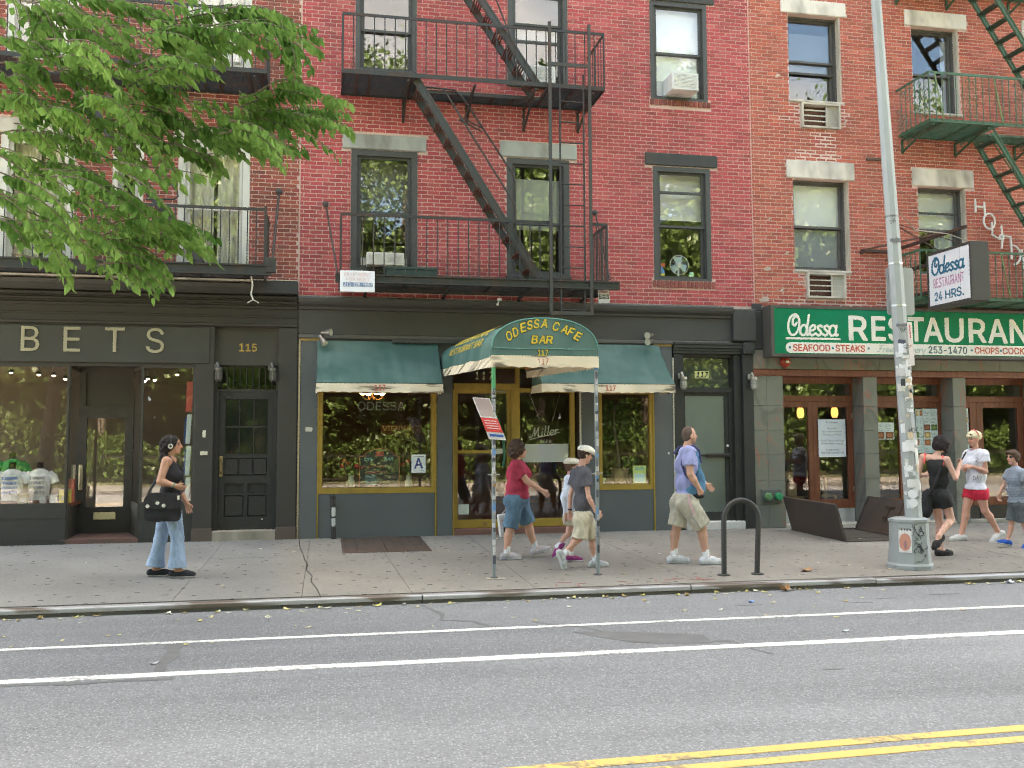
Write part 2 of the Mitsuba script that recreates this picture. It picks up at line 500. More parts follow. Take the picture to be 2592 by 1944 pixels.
def band(name, y0, y1, x0, x1, mat, label, k=0.0):
    xs = np.arange(x0, x1 + 0.01, 0.22)
    w = lambda s: np.array([0.012 * (meshkit.noise([x * 2.1 + s, s, 0]) - 0.5) + 0.008 * (meshkit.noise([x * 9 + s, s, 4]) - 0.5) for x in xs])
    a = list(zip(xs, y0 + k * (xs - 1) + w(3.0)))
    b = list(zip(xs, y1 + k * (xs - 1) + w(8.0)))
    obj(name, MB().flat(Polygon(a + b[::-1]), ROAD, ROAD + 0.004), mat, 'road', label=label)


band('white_line', -6.99, -6.915, -30, 24, 'white_paint', 'narrow white line beside the gutter lane')
band('white_line', -8.17, -8.045, -30, 6.55, 'white_paint', 'wide white line ending at the right')
band('yellow_line', -10.70, -10.60, -30, 24, 'yellow_paint', 'upper of the two yellow centre lines', 0.03)
band('yellow_line', -10.88, -10.78, -30, 24, 'yellow_paint', 'lower of the two yellow centre lines', 0.03)


def smear(pts, w, n=5, s=0):
    p = []
    for (xa, ya), (xb, yb) in zip(pts[:-1], pts[1:]):
        for t in np.linspace(0, 1, n, endpoint=False):
            p.append((xa + (xb - xa) * t, ya + (yb - ya) * t))
    p.append(pts[-1])
    p = [(x + 0.05 * (meshkit.noise([x * 5, y * 5, s]) - 0.5), y + 0.05 * (meshkit.noise([x * 5, y * 5, s + 9]) - 0.5)) for x, y in p]
    segs = [LineString([a, b]).buffer(w * (0.5 + meshkit.noise([a[0] * 7, a[1] * 7, s]))) for a, b in zip(p[:-1], p[1:])]
    return unary_union(segs)


tars = [smear([(1.02, -5.55), (1.15, -6.1), (1.12, -6.45), (1.42, -6.55), (1.5, -6.85), (1.75, -7.0)], 0.022), smear([(2.0, -6.75), (2.35, -7.05), (2.6, -7.5), (2.95, -7.8), (3.4, -7.9), (3.45, -8.2), (3.55, -8.45)], 0.018, s=4),
        smear([(-1.25, -7.05), (-1.2, -7.5), (-1.24, -8.0)], 0.055, s=5), smear([(-3.2, -7.1), (-3.0, -7.6), (-2.9, -8.0)], 0.05, s=8), smear([(-2.3, -8.24), (-1.6, -8.26), (-1.1, -8.24)], 0.03, s=2)]
patch = Polygon([(2.2, -7.25), (2.6, -7.32), (3.05, -7.5), (3.3, -7.62), (3.25, -7.95), (2.9, -7.9), (2.6, -7.8), (2.35, -7.5)])
tars += [smear([(a, b), (a + c, b - 0.02)], 0.008, s=k) for k, (a, b, c) in enumerate([(3.7, -9.0, 0.14), (5.4, -6.4, 0.3), (6.6, -6.1, 0.35), (5.9, -6.2, 0.2), (4.2, -6.3, 0.3)])]
obj('tar_seam', MB().flat(unary_union(tars + [patch]).difference(sbox(-30, -6.995, 30, -6.91)).difference(sbox(-30, -8.18, 6.6, -8.035)), ROAD, ROAD + 0.003), 'tar', 'road')

# kerb stones with a worn steel edge, each a piece
kx = [-13, -10.0, -7.0, -3.9, 1.02, 4.05, 6.35, 9.4, 12.4, 15.4, 18.4]
kerb = obj('kerb', MB().box(-60, 60, -5.40, -5.30, -0.5, -0.10), 'joint', label='steel edged stone kerb along the road', kind='structure')
for a, b in zip(kx[:-1], kx[1:]):
    dz = 0.006 * (rng.random() - 0.5)
    k = obj('kerb_stone', MB().box(a + 0.005, b - 0.005, -5.452, -5.28, -0.45, -0.088 + dz, 0.006), 'kerb_stone', kerb)
    prof = Polygon([(-5.47, -0.128), (-5.47, -0.098), (-5.462, -0.083), (-5.445, -0.076), (-5.40, -0.074), (-5.40, -0.0855), (-5.452, -0.0885), (-5.452, -0.128)])
    m = trimesh.creation.extrude_polygon(prof, b - a - 0.012, engine='earcut')
    v = np.asarray(m.vertices)
    obj('steel_edge', (np.stack([a + 0.006 + v[:, 2], v[:, 0], v[:, 1] + dz], 1), np.asarray(m.faces)), 'kerb_steel', k, smooth=50)
for a, b in ((-60, -13), (18.4, 60)):
    obj('kerb_stone', MB().box(a, b, -5.455, -5.28, -0.45, -0.088), 'kerb_stone', kerb)

# sidewalk slabs
walk = obj('sidewalk', tilt(MB().box(-60, 60, -5.30, 0.6, -0.5, -0.012)), 'joint', label='worn concrete sidewalk with gum spots and a crack', kind='structure')
crack = [(-0.42, 0.0), (-0.40, -0.5), (-0.37, -1.0), (-0.33, -1.5), (-0.29, -2.0), (-0.27, -2.5), (-0.20, -2.9), (-0.22, -3.4), (-0.15, -3.9), (-0.14, -4.3), (-0.08, -4.8), (-0.05, -5.28)]
cr = unary_union([LineString([a, b]).buffer(0.003 + 0.007 * meshkit.noise([a[1] * 3, 0, 1])) for a, b in zip(
    [(x + 0.05 * (meshkit.noise([y * 4, x, 2]) - 0.5), y) for x, y in crack[:-1]], [(x + 0.05 * (meshkit.noise([y * 4, x, 2]) - 0.5), y) for x, y in crack[1:]])])
xb = [-9, -6.2, -4.4, -1.55, -0.24, 0.83, 2.3, 4.25, 5.9, 7.62, 9.35, 11.0, 12.7, 14.4, 17]
yb = [0.0, -2.1, -5.28]
hole = sbox(7.98, -2.12, 9.12, -0.42)
cellar_plate = sbox(0.24, -1.90, 1.52, -0.03)
for i, (a, b) in enumerate(zip(xb[:-1], xb[1:])):
    for j, (c, d) in enumerate(zip(yb[:-1], yb[1:])):
        sk = lambda x, y: x + (0.0 if abs(x + 0.24) > 0.01 else 0.0)
        p = Polygon([(a + 0.003, c - 0.002), (b - 0.003, c - 0.002), (b - 0.003 + (0.10 if b == 0.83 else 0.0) * (-d / 5.28), d + 0.002), (a + 0.003 + (0.10 if a == 0.83 else 0.0) * (-d / 5.28), d + 0.002)])
        p = p.difference(cr).difference(hole).difference(cellar_plate)
        parts = [g for g in getattr(p, 'geoms', [p]) if g.area > 0.01]
        for g in parts:
            t = 0.003 * (rng.random() - 0.5)
            obj('slab', tilt(MB().flat(g, -0.10, t)), 'concrete', walk)
for a, b in ((-60, -9), (17, 60)):
    obj('slab', tilt(MB().box(a, b, -5.28, 0, -0.1, 0.0)), 'concrete', walk)
# red utility marks sprayed at the kerb
marks = MB()
for k in range(26):
    x = 2.55 + rng.random() * 2.0
    if 3.4 < x < 3.75:
        continue
    y = -4.95 - rng.random() * 0.3
    L = 0.06 + rng.random() * 0.12
    a = rng.choice([0.1, -0.2, 1.4, 1.7])
    marks.flat(LineString([(x, y), (x + L * math.cos(a), min(-4.8, y + L * 0.8 * math.sin(a)))]).buffer(0.006), 0.0, 0.0035)
obj('spray_mark', tilt(marks), 'plain', walk, color=(0.24, 0.10, 0.08))

# far side: sidewalk and park ground
obj('far_sidewalk', MB().box(-120, 120, -20.5, -16.0, -0.5, -0.04), 'concrete', label='concrete sidewalk on the far side of the street', kind='structure')
obj('park_ground', MB().box(-120, 120, -120, -20.5, -0.5, 0.02), 'earth', label='planted ground of the park across the street', kind='structure')

# cellar doors in the sidewalk
t = thing('cellar_door', 'flat dark steel cellar door set in the sidewalk under the cafe window', 'cellar door')
obj('frame', tilt(MB().flat(sbox(0.24, -1.90, 1.52, -0.03).difference(sbox(0.28, -1.86, 1.48, -0.07)), -0.1, 0.004)), 'grate', t)
for a, b in ((0.283, 0.876), (0.884, 1.477)):
    lf = obj('leaf', tilt(MB().box(a, b, -1.857, -0.073, -0.05, 0.004)), 'grate', t)
rv = MB()
for i in range(9):
    for j in range(14):
        x, y = 0.32 + i * 0.14, -1.78 + j * 0.128
        if abs(x - 0.88) > 0.03:
            rv.box(x - 0.02, x + 0.02, y - 0.004, y + 0.004, 0.004, 0.0065, R=rotm('z', 0.7 if (i + j) % 2 else -0.7))
obj('tread_pattern', tilt(rv), 'grate', t, kind='stuff')

# open hatch before the restaurant: pit, ladder step, two raised leaves
t = thing('cellar_hatch', 'open cellar hatch with two raised dark steel leaves before the restaurant', 'cellar hatch')
pit = MB()
pit.box(7.93, 7.98, -2.17, -0.37, -1.5, 0.012).box(9.12, 9.17, -2.17, -0.37, -1.5, 0.012).box(7.98, 9.12, -2.17, -2.12, -1.5, 0.012).box(7.98, 9.12, -0.42, -0.37, -1.5, 0.012).box(7.98, 9.12, -2.12, -0.42, -1.5, -1.45)
obj('frame', tilt(pit), 'grate', t)
for c, d in ((-2.1, -1.62), (-1.58, -1.1)):
    g = MB()
    for k in range(16):
        g.box(8.0 + k * 0.07, 8.012 + k * 0.07, c, d, -0.04, -0.012)
    for k in range(6):
        g.box(7.99, 9.11, c + k * (d - c) / 5.5, c + k * (d - c) / 5.5 + 0.01, -0.038, -0.014)
    g.box(7.99, 9.11, c - 0.012, c, -0.06, -0.01).box(7.99, 9.11, d, d + 0.012, -0.06, -0.01)
    obj('grating', tilt(g), 'grate', t)


def leaf(x0, x1, z1, name_label):
    """A hatch leaf standing on the edge x0 and leaning to x1 at height z1."""
    P = lambda y, s, o: np.array([x0 + (x1 - x0) * s + o * z1 / math.hypot(z1, x1 - x0), y, z1 * s - o * (x1 - x0) / math.hypot(z1, x1 - x0)])
    m = MB()
    c = np.array([P(y, s, o) for y in (-2.12, -0.42) for s in (0, 1) for o in (-0.018, 0.018)])
    h = trimesh.convex.convex_hull(c)
    m.add(h.vertices, h.faces)
    k = obj('leaf', tilt(m), 'grate', t, label=name_label)
    return P, k


P, k = leaf(7.95, 7.79, 0.58, 'left leaf of the hatch, leaning back')
m = MB()
for y in (-2.08, -1.27, -0.46):
    m.bar(P(y, 0.03, 0.024), P(y, 0.97, 0.024), 0.03, 0.02, (1, 0, 0))
obj('stiffener', tilt(m), 'grate', k)
P, k = leaf(9.15, 9.42, 0.56, 'right leaf of the hatch, showing its ribbed underside')
for y in (-2.08, -1.5, -0.46):
    obj('stiffener', tilt(MB().bar(P(y, 0.03, -0.03), P(y, 0.97, -0.03), 0.03, 0.03, (1, 0, 0))), 'grate', k)
m = MB().bar(P(-1.2, 0.35, -0.035), P(-1.2, 0.8, -0.035), 0.02, 0.02, (1, 0, 0)).bar(P(-1.32, 0.75, -0.04), P(-1.08, 0.75, -0.04), 0.03, 0.02, (1, 0, 0)).bar(P(-1.3, 0.45, -0.04), P(-1.1, 0.45, -0.04), 0.03, 0.02, (1, 0, 0))
obj('latch', tilt(m), 'grate', k)

# fallen leaves and paper scraps: one mass of litter, and the larger scraps one by one
def scrap(x, y, z, s, col, curl=0.4, a=None, name=None, **kw):
    a = rng.random() * 6 if a is None else a
    g = np.array([[[u * s, w * s * 0.6 * (1 - 0.5 * abs(u) ** 2), curl * s * (u * u + 0.4 * w * w) * (0.5 + rng.random())] for w in (-1, 0, 1)] for u in np.linspace(-1, 1, 5)])
    g = g @ rotm('z', a).T + [x, y, z + 0.004]
    return g


lit, litc = MB(), None
cols = [(0.55, 0.50, 0.18), (0.62, 0.56, 0.28), (0.5, 0.46, 0.30), (0.60, 0.60, 0.52), (0.42, 0.30, 0.12)]
for k in range(70):
    x = -4 + rng.random() * 13
    y = -5.50 - abs(rng.normal()) * 0.05
    lit.sheet(scrap(x, y, ROAD, 0.018 + 0.03 * rng.random(), None), 0, cols[rng.integers(5)])
for k in range(46):
    x, y = -3.5 + rng.random() * 10, -5.6 - rng.random() ** 2 * 1.6
    lit.sheet(scrap(x, y, ROAD, 0.016 + 0.022 * rng.random(), None, 0.2), 0, cols[rng.integers(5)])
for k in range(34):
    x, y = -4 + rng.random() * 13, -0.1 - rng.random() * 5
    lit.sheet(scrap(x, y, float(zs(y)), 0.015 + 0.018 * rng.random(), None, 0.15), 0, cols[rng.integers(5)])
obj('litter', lit, 'plain', color=lit.colors(), label='yellow fallen leaves and paper bits along the gutter and pavement', cat='litter', kind='stuff')
for nm, x, y, z, s, c, lab, cat in (('crumpled_paper', 8.05, -5.56, ROAD, 0.075, (0.5, 0.5, 0.56), 'crumpled white and blue wrapper lying against the kerb at the right', 'paper'),
                                    ('dry_leaf', 5.15, -5.54, ROAD, 0.07, (0.36, 0.19, 0.08), 'big brown dry leaf leaning on the kerb', 'leaf'),
                                    ('paper_scrap', 0.02, -5.56, ROAD, 0.05, (0.5, 0.48, 0.4), 'pale torn paper scrap standing in the gutter left of the kerb joint', 'paper'),
                                    ('paper_scrap', 4.6, -7.75, ROAD, 0.04, (0.45, 0.48, 0.5), 'small grey paper scrap on the road between the white lines', 'paper'),
                                    ('flat_cup', -1.3, -7.75, ROAD, 0.035, (0.5, 0.52, 0.55), 'flattened white scrap on the road between the white lines at left', 'paper'),
                                    ('blue_wrapper', 4.45, -6.15, ROAD, 0.04, (0.2, 0.33, 0.7), 'flat blue wrapper on the asphalt near the gutter', 'wrapper'),
                                    ('cardboard_scrap', 5.85, -4.75, float(zs(-4.75)), 0.09, (0.34, 0.2, 0.11), 'brown cardboard scrap on the sidewalk before the lamp post', 'cardboard')):
    obj(nm, MB().sheet(scrap(x, y, z, s, None, 0.30 if nm != 'dry_leaf' else 0.7, a=0.4), 0.002), 'plain', color=c, label=lab, cat=cat)

# ================================================================ buildings
GLYPH = {
    'O': (1.55, [arc(.75, 1.0, .68, 1.0, 60, 420, 26), [(1.12, 1.72), (.85, 1.9), (.58, 1.5), (.62, 1.05), (.9, .92), (1.08, 1.2)]]),
    'a': (1.12, [arc(.45, .5, .42, .5, 30, 390), [(.88, .98), (.84, .25), (.98, .02), (1.16, .14)]]),
    'd': (1.12, [arc(.45, .5, .42, .5, 30, 390), [(.95, 1.95), (.85, .25), (.98, .02), (1.16, .14)]]),
    'e': (.86, [[(.08, .45), (.55, .52), (.76, .72), (.66, .95), (.42, 1.0), (.16, .78), (.06, .45), (.18, .1), (.48, .0), (.88, .22)]]),
    's': (.82, [[(.74, .84), (.5, 1.0), (.2, .86), (.28, .62), (.62, .4), (.68, .16), (.4, 0), (.04, .16)]]),
    'r': (.64, [[(.1, 1), (.15, 0)], [(.15, .6), (.35, .95), (.6, .95)]]),
    'l': (.5, [[(.28, 2.0), (.2, .2), (.35, 0), (.52, .12)]]),
    'i': (.46, [[(.2, 1.0), (.18, .15), (.35, 0), (.48, .1)], [(.24, 1.42), (.25, 1.5)]]),
    'v': (.82, [[(.05, 1), (.38, 0), (.8, 1)]]),
    'y': (.86, [[(.05, 1), (.4, .08)], [(.85, 1), (.3, -.7), (0, -.72)]]),
    'F': (1.15, [[(1.25, 1.98), (.7, 1.85), (.15, 1.95)], [(.7, 1.86), (.45, .15), (.2, 0), (0, .15)], [(.3, 1.05), (.9, 1.05)]]),
    'D': (1.45, [[(.45, 1.9), (.32, 0)], [(.05, 1.75), (.6, 2.0), (1.2, 1.6), (1.25, .7), (.75, .02), (.1, .03)]]),
    'M': (1.75, [[(-.1, .3), (.1, .05), (.35, .4), (.65, 1.9), (.72, .2), (1.25, 1.9), (1.32, .3), (1.5, .03), (1.75, .15)]]),
    ' ': (.6, [])}


def script(word, w, x, z, y, s, depth=0.006, slant=0.18, turn=0.0, fit=None):
    lines, at = [], 0.0
    for c in word:
        a, ls = GLYPH[c]
        lines += [[(px + at, pz) for px, pz in l] for l in ls]
        at += a
    k = fit / (at * s) if fit else 1.0
    return stroke([[(px * k, pz) for px, pz in l] for l in lines], w, x, z, y, depth, s, slant, turn)


def wall(parent, x0, x1, z0, z1, holes):
    p = sbox(x0, z0, x1, z1).difference(unary_union([sbox(*h) for h in holes]))
    return obj('wall', MB().ext(p, 0.0, 0.30), 'mortar', parent)


def lay_bricks(wk, x0, x1, z0, z1, gaps, pal, seed, sel=300, patched=()):
    """Courses of running bond between the openings; the nearest bricks as pieces of their own."""
    r = np.random.default_rng(seed)
    L, H, J = 0.205, 0.068, 0.0145
    out = []
    z, c = z0, 0
    while z < z1:
        za, zb = z + J / 2, z + H - J / 2
        cut = sorted([(a, b) for a, c0, b, d0 in gaps if c0 < zb and d0 > za])
        free, at = [], x0
        for a, b in cut:
            if a > at:
                free.append((at, a))
            at = max(at, b)
        if at < x1:
            free.append((at, x1))
        for a, b in free:
            k = math.floor(a / L) - 1
            e = k * L + (c % 2) * L / 2 + 0.012 * (r.random() - 0.5)
            while e < b:
                p, q = max(e, a), min(e + L, b)
                if q - p > 0.035:
                    out.append((p + J / 2, q - J / 2, za, zb))
                e += L
        z += H
        c += 1
    out = np.array(out)
    n = len(out)
    jit = (r.random((n, 4)) - 0.5) * [0.004, 0.004, 0.003, 0.003]
    out += jit
    dep = -0.0065 - 0.004 * r.random(n)
    pal = np.array(pal)
    col = pal[r.integers(0, len(pal), n)] * (0.86 + 0.28 * r.random((n, 1)))
    for a, c, b, d in patched:          # relaid brickwork: wide pale joints, mixed bricks
        m = (out[:, 0] > a) & (out[:, 1] < b) & (out[:, 2] > c) & (out[:, 3] < d) & (r.random(n) < 0.8)
        out[m] += (np.array([1, -1, 1, -1]) * 0.011) * (0.4 + 0.9 * r.random((m.sum(), 1)))
        dep[m] = -0.003
        col[m] *= 0.65 + 0.5 * r.random((m.sum(), 1))
    cen = np.stack([(out[:, 0] + out[:, 1]) / 2, np.zeros(n), (out[:, 2] + out[:, 3]) / 2], 1)
    dist = np.linalg.norm(cen - EYE, axis=1) + np.where((out[:, 1] - out[:, 0]) < 0.15, 2.0, 0)
    order = np.argsort(dist)
    rest = MB()
    for i in order[sel:]:
        rest.box(out[i, 0], out[i, 1], dep[i], 0.004, out[i, 2], out[i, 3], col=col[i])
    for i in order[:sel]:
        obj('brick', MB().box(out[i, 0], out[i, 1], dep[i], 0.004, out[i, 2], out[i, 3], 0.003), 'brick', wk, color=col[i])
    obj('bricks', rest, 'brick', wk, color=rest.colors(), kind='stuff')


def ring(x0, x1, z0, z1, w, y0, y1, wb=None, wt=None, mid=()):
    """A rectangular frame with optional bars (z, height) between its sides."""
    wb, wt = wb or w, wt or w
    m = MB().box(x0, x0 + w, y0, y1, z0, z1).box(x1 - w, x1, y0, y1, z0, z1).box(x0 + w, x1 - w, y0, y1, z0, z0 + wb).box(x0 + w, x1 - w, y0, y1, z1 - wt, z1)
    for z, h in mid:
        m.box(x0 + w, x1 - w, y0 + 0.002, y1 - 0.002, z - h / 2, z + h / 2)
    return m


def window(b, x0, x1, z0, z1, rail, col, mould=0.10, deep=0.0, sash=0.05, ior='pane', label=None, lower_up=0.0):
    """A double-hung window: outer frame (the part), two sashes with a pane each."""
    y = deep
    k = obj('window', ring(x0, x1, z0, z1, mould, y - 0.012, y + 0.14, wb=0.05, wt=mould), 'painted', b, color=col, label=label)
    a0, a1, c0, c1 = x0 + mould, x1 - mould, z0 + 0.05, z1 - mould
    m2 = MB().box(a0, a0 + 0.022, y + 0.03, y + 0.13, c0, c1).box(a1 - 0.022, a1, y + 0.03, y + 0.13, c0, c1)
    obj('stop', m2, 'painted', k, color=np.array(col) * 0.7, kind='stuff')
    a0 += 0.022
    a1 -= 0.022
    obj('upper_sash', ring(a0, a1, rail - 0.025, c1, sash * 0.8, y + 0.045, y + 0.08), 'painted', k, color=col)
    obj('pane', MB().add([[a0 + 0.02, y + 0.062, rail], [a1 - 0.02, y + 0.062, rail], [a1 - 0.02, y + 0.064, c1 - 0.02], [a0 + 0.02, y + 0.064, c1 - 0.02]], [[0, 1, 2, 3]]), ior, k)
    lo = c0 + lower_up
    obj('lower_sash', ring(a0, a1, lo, rail + 0.025 + lower_up, sash, y + 0.088, y + 0.123), 'painted', k, color=np.array(col) * 0.9)
    obj('pane', MB().add([[a0 + 0.03, y + 0.107, lo + 0.03], [a1 - 0.03, y + 0.107, lo + 0.03], [a1 - 0.03, y + 0.103, rail + lower_up], [a0 + 0.03, y + 0.103, rail + lower_up]], [[0, 1, 2, 3]]), ior, k)
    return k


def blind(k, x0, x1, z0, z1, y, col, mat='plain', ripple=0.0, name='blind'):
    n = 24 if ripple else 3
    g = np.array([[[x, y + ripple * math.sin((x - x0) * 48 + 0.6 * math.sin(zz * 3)), zz] for zz in np.linspace(z0, z1, 4)] for x in np.linspace(x0, x1, n)])
    return obj(name, MB().sheet(g, 0.002), mat, k, smooth=True if ripple else False, color=col)


def lintel(b, x0, z0, x1, z1, col, y=-0.035):
    m = MB().box(x0, x1, y, 0.02, z0, z1, 0.012)
    v, f = m.mesh()
    v = v + 0.006 * (meshkit.noise(v * 9)[:, None] - 0.5)
    return obj('lintel', (v, f), 'stained', b, color=col)


def sill(b, x0, x1, z0, z1, col, bricks=False):
    if not bricks:
        return obj('sill', MB().box(x0, x1, -0.04, 0.06, z0, z1, 0.008), 'stained', b, color=col)
    k = obj('sill', MB().box(x0, x1, -0.012, 0.02, z0 - 0.004, z1), 'mortar', b)
    n = round((x1 - x0) / 0.082)
    for i in range(n):
        a = x0 + (x1 - x0) * i / n
        obj('brick', MB().box(a + 0.007, a + (x1 - x0) / n - 0.007, -0.03 - 0.008 * rng.random(), 0.01, z0, z1 - 0.004, 0.006), 'brick', k, color=np.array([0.24, 0.07, 0.055]) * (0.7 + 0.5 * rng.random()))
    return k


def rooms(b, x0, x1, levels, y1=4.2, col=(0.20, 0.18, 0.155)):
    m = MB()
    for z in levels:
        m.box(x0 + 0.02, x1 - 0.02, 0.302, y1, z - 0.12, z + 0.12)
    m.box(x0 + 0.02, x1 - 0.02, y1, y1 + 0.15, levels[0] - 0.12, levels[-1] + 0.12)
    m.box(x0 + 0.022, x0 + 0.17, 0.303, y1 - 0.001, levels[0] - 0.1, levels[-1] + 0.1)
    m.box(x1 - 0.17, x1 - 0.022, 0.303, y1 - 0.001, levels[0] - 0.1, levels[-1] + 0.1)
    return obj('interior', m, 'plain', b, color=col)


TOP = 14.2
DARK = (0.062, 0.064, 0.060)
CREAM = (0.66, 0.62, 0.50)

# ---- the cafe's building (middle)
cafe = thing('brick_building', 'red painted brick building with the cafe and its green awnings on the ground floor', 'building')
ops = [(.36, 4.39, 1.465, 6.43), (3.0, 4.38, 4.11, 6.43), (5.645, 4.37, 6.72, 6.42), (.415, 7.79, 1.445, 9.46), (3.03, 7.75, 4.10, 9.46), (5.63, 7.645, 6.71, 9.46)]
lins = [(0.22, 6.44, 1.61, 6.69, (0.34, 0.36, 0.335)), (2.885, 6.445, 4.25, 6.715, (0.34, 0.36, 0.335)), (5.50, 6.44, 6.865, 6.66, (0.045, 0.047, 0.046)), (0.25, 9.47, 1.61, 9.72, (0.34, 0.36, 0.335)), (2.9, 9.47, 4.25, 9.73, (0.34, 0.36, 0.335)), (5.5, 9.47, 6.86, 9.69, (0.045, 0.047, 0.046))]
w = wall(cafe, -0.47, 7.53, 3.90, TOP, ops)
gaps = ops + [l[:4] for l in lins] + [(5.60, 4.235, 6.79, 4.37), (5.605, 7.535, 6.76, 7.645)]
RED = [(0.38, 0.068, 0.074), (0.40, 0.078, 0.083), (0.36, 0.070, 0.070), (0.33, 0.068, 0.068), (0.42, 0.10, 0.10), (0.37, 0.064, 0.074)]
lay_bricks(w, -0.465, 7.525, 3.945, 10.4, gaps, RED, 1)
for l in lins:
    lintel(cafe, *l[:4], l[4])
sill(cafe, 5.60, 6.79, 4.24, 4.37, None, True)
sill(cafe, 5.605, 6.76, 7.54, 7.645, None, True)
for a, z in ((.34, 4.33), (2.98, 4.32), (.40, 7.73), (3.01, 7.69)):
    sill(cafe, a, a + 1.15, z, z + 0.06, DARK)
k = window(cafe, .36, 1.465, 4.39, 6.43, 5.38, DARK)
blind(k, .48, 1.35, 5.3, 6.3, 0.30, (0.12, 0.12, 0.10))
k = window(cafe, 3.0, 4.11, 4.38, 6.43, 5.31, DARK)
blind(k, 3.12, 3.99, 5.22, 6.12, 0.2, (0.34, 0.35, 0.31))
k = window(cafe, 5.645, 6.72, 4.37, 6.42, 5.36, DARK, mould=0.085)
blind(k, 5.74, 6.62, 5.50, 6.34, 0.2, (0.55, 0.55, 0.50))
obj('rail', MB().box(5.75, 6.61, 0.04, 0.075, 5.945, 5.99), 'painted', k, color=DARK)
k = window(cafe, .415, 1.445, 7.79, 9.46, 8.52, DARK, mould=0.075)
k = window(cafe, 3.03, 4.10, 7.75, 9.46, 8.85, DARK, mould=0.085)
obj('rail', MB().box(3.12, 4.0, 0.086, 0.125, 8.53, 8.58), 'painted', k, color=DARK)
blind(k, 3.13, 3.99, 8.58, 8.8, 0.2, (0.25, 0.27, 0.30))
k = window(cafe, 5.63, 6.71, 7.645, 9.46, 8.525, DARK, mould=0.075)
blind(k, 5.72, 6.61, 8.05, 9.40, 0.16, (0.74, 0.75, 0.76))
obj('filler_panel', MB().box(5.73, 6.61, 0.11, 0.13, 7.70, 8.03), 'painted', k, color=(0.55, 0.57, 0.58))
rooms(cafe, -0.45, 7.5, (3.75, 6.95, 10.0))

# ---- its ground floor
obj('party_joint', MB().box(-0.4795, -0.4545, 0.004, 0.3, 0.0, 3.98), 'painted', cafe, color=(0.03, 0.03, 0.03))
GREY, BLACK, GOLD = (0.105, 0.115, 0.114), (0.022, 0.024, 0.022), (0.36, 0.235, 0.035)
shop = obj('shopfront', MB().box(-0.455, 5.95, 0.0, 0.28, 3.24, 3.9).box(5.95, 7.5, 0.002, 0.28, 3.27, 3.9), 'painted', cafe, color=(0.05, 0.052, 0.048), label='dark painted shopfront with grey piers and yellow window frames')


def profile(name, pts, x0, x1, mat, parent, color=None):
    """A moulding: a (y, z) outline run along x."""
    m = trimesh.creation.extrude_polygon(Polygon(pts), x1 - x0, engine='earcut')
    v = np.asarray(m.vertices)
    return obj(name, (np.stack([x0 + v[:, 2], v[:, 0], v[:, 1]], 1), np.asarray(m.faces)), mat, parent, color=color)


CORN = [(0.0, 3.66), (-0.03, 3.66), (-0.035, 3.70), (-0.07, 3.715), (-0.075, 3.75), (-0.13, 3.79), (-0.15, 3.83), (-0.16, 3.885), (-0.15, 3.91), (0.0, 3.935)]
profile('cornice', CORN, -0.462, 7.06, 'painted', shop, (0.055, 0.053, 0.049))
obj('cornice_block', MB().box(7.06, 7.50, -0.14, 0.0, 3.30, 3.88, 0.02), 'painted', shop, color=(0.045, 0.046, 0.043))
obj('fascia', MB().box(-0.46, 7.06, -0.028, 0.0, 3.31, 3.66), 'painted', shop, color=(0.058, 0.056, 0.052))
profile('fascia_rail', [(0, 3.235), (-0.05, 3.235), (-0.06, 3.25), (-0.06, 3.285), (-0.028, 3.305), (0, 3.305)], -0.46, 7.06, 'stained', shop, (0.11, 0.105, 0.095))
obj('roller_box', MB().box(1.05, 4.55, -0.14, -0.03, 3.17, 3.235, 0.01), 'iron', shop, color=(0.05, 0.05, 0.048))
for a, b in ((-0.425, -0.145), (1.80, 2.065), (4.285, 4.60), (5.60, 5.945)):
    obj('pier', MB().box(a, b, -0.012, 0.3, 0.0, 3.235, 0.004), 'stucco', shop)
for a, b in ((-0.462, 4.0), ):
    obj('trim', MB().box(-0.455, -0.428, -0.02, 0.03, 0.0, 3.235), 'painted', shop, color=(0.42, 0.33, 0.2))
for x in (-0.143, 1.772, 2.068, 4.262, 5.575, 5.948):
    obj('trim', MB().box(x, x + 0.022, -0.022, 0.03, 0.0, 3.0 if x > 5 else 2.42), 'painted', shop, color=GOLD if x not in (4.262, 5.948) else (0.5, 0.46, 0.38))
obj('trim', MB().box(-0.425, -0.13, -0.024, -0.012, 3.2, 3.234), 'painted', shop, color=(0.42, 0.27, 0.09))
obj('trim', MB().box(5.6, 5.945, -0.024, -0.012, 3.2, 3.234), 'painted', shop, color=(0.42, 0.27, 0.09))
for a, b in ((-0.12, 1.77), (4.602, 5.573)):
    obj('bulkhead', MB().box(a, b, 0.0, 0.12, 0.0, 0.71), 'stucco', shop)
    obj('window_header', MB().box(a, b, 0.02, 0.15, 2.42, 3.235), 'stucco', shop)
    f = obj('shop_window', ring(a, b, 0.71, 2.42, 0.055, -0.01, 0.09, wb=0.09), 'painted', shop, color=GOLD)
    obj('bead', ring(a + 0.055, b - 0.055, 0.80, 2.365, 0.012, 0.03, 0.06), 'painted', f, color=np.array(GOLD) * 0.5)
    obj('pane', MB().add([[a + 0.05, 0.045, 0.79], [b - 0.05, 0.045, 0.79], [b - 0.05, 0.0455, 2.38], [a + 0.05, 0.0455, 2.38]], [[0, 1, 2, 3]]), 'shop_pane', f)
    obj('inner_sill', MB().box(a, b, 0.12, 0.55, 0.72, 0.765), 'painted', shop, color=(0.25, 0.2, 0.13))
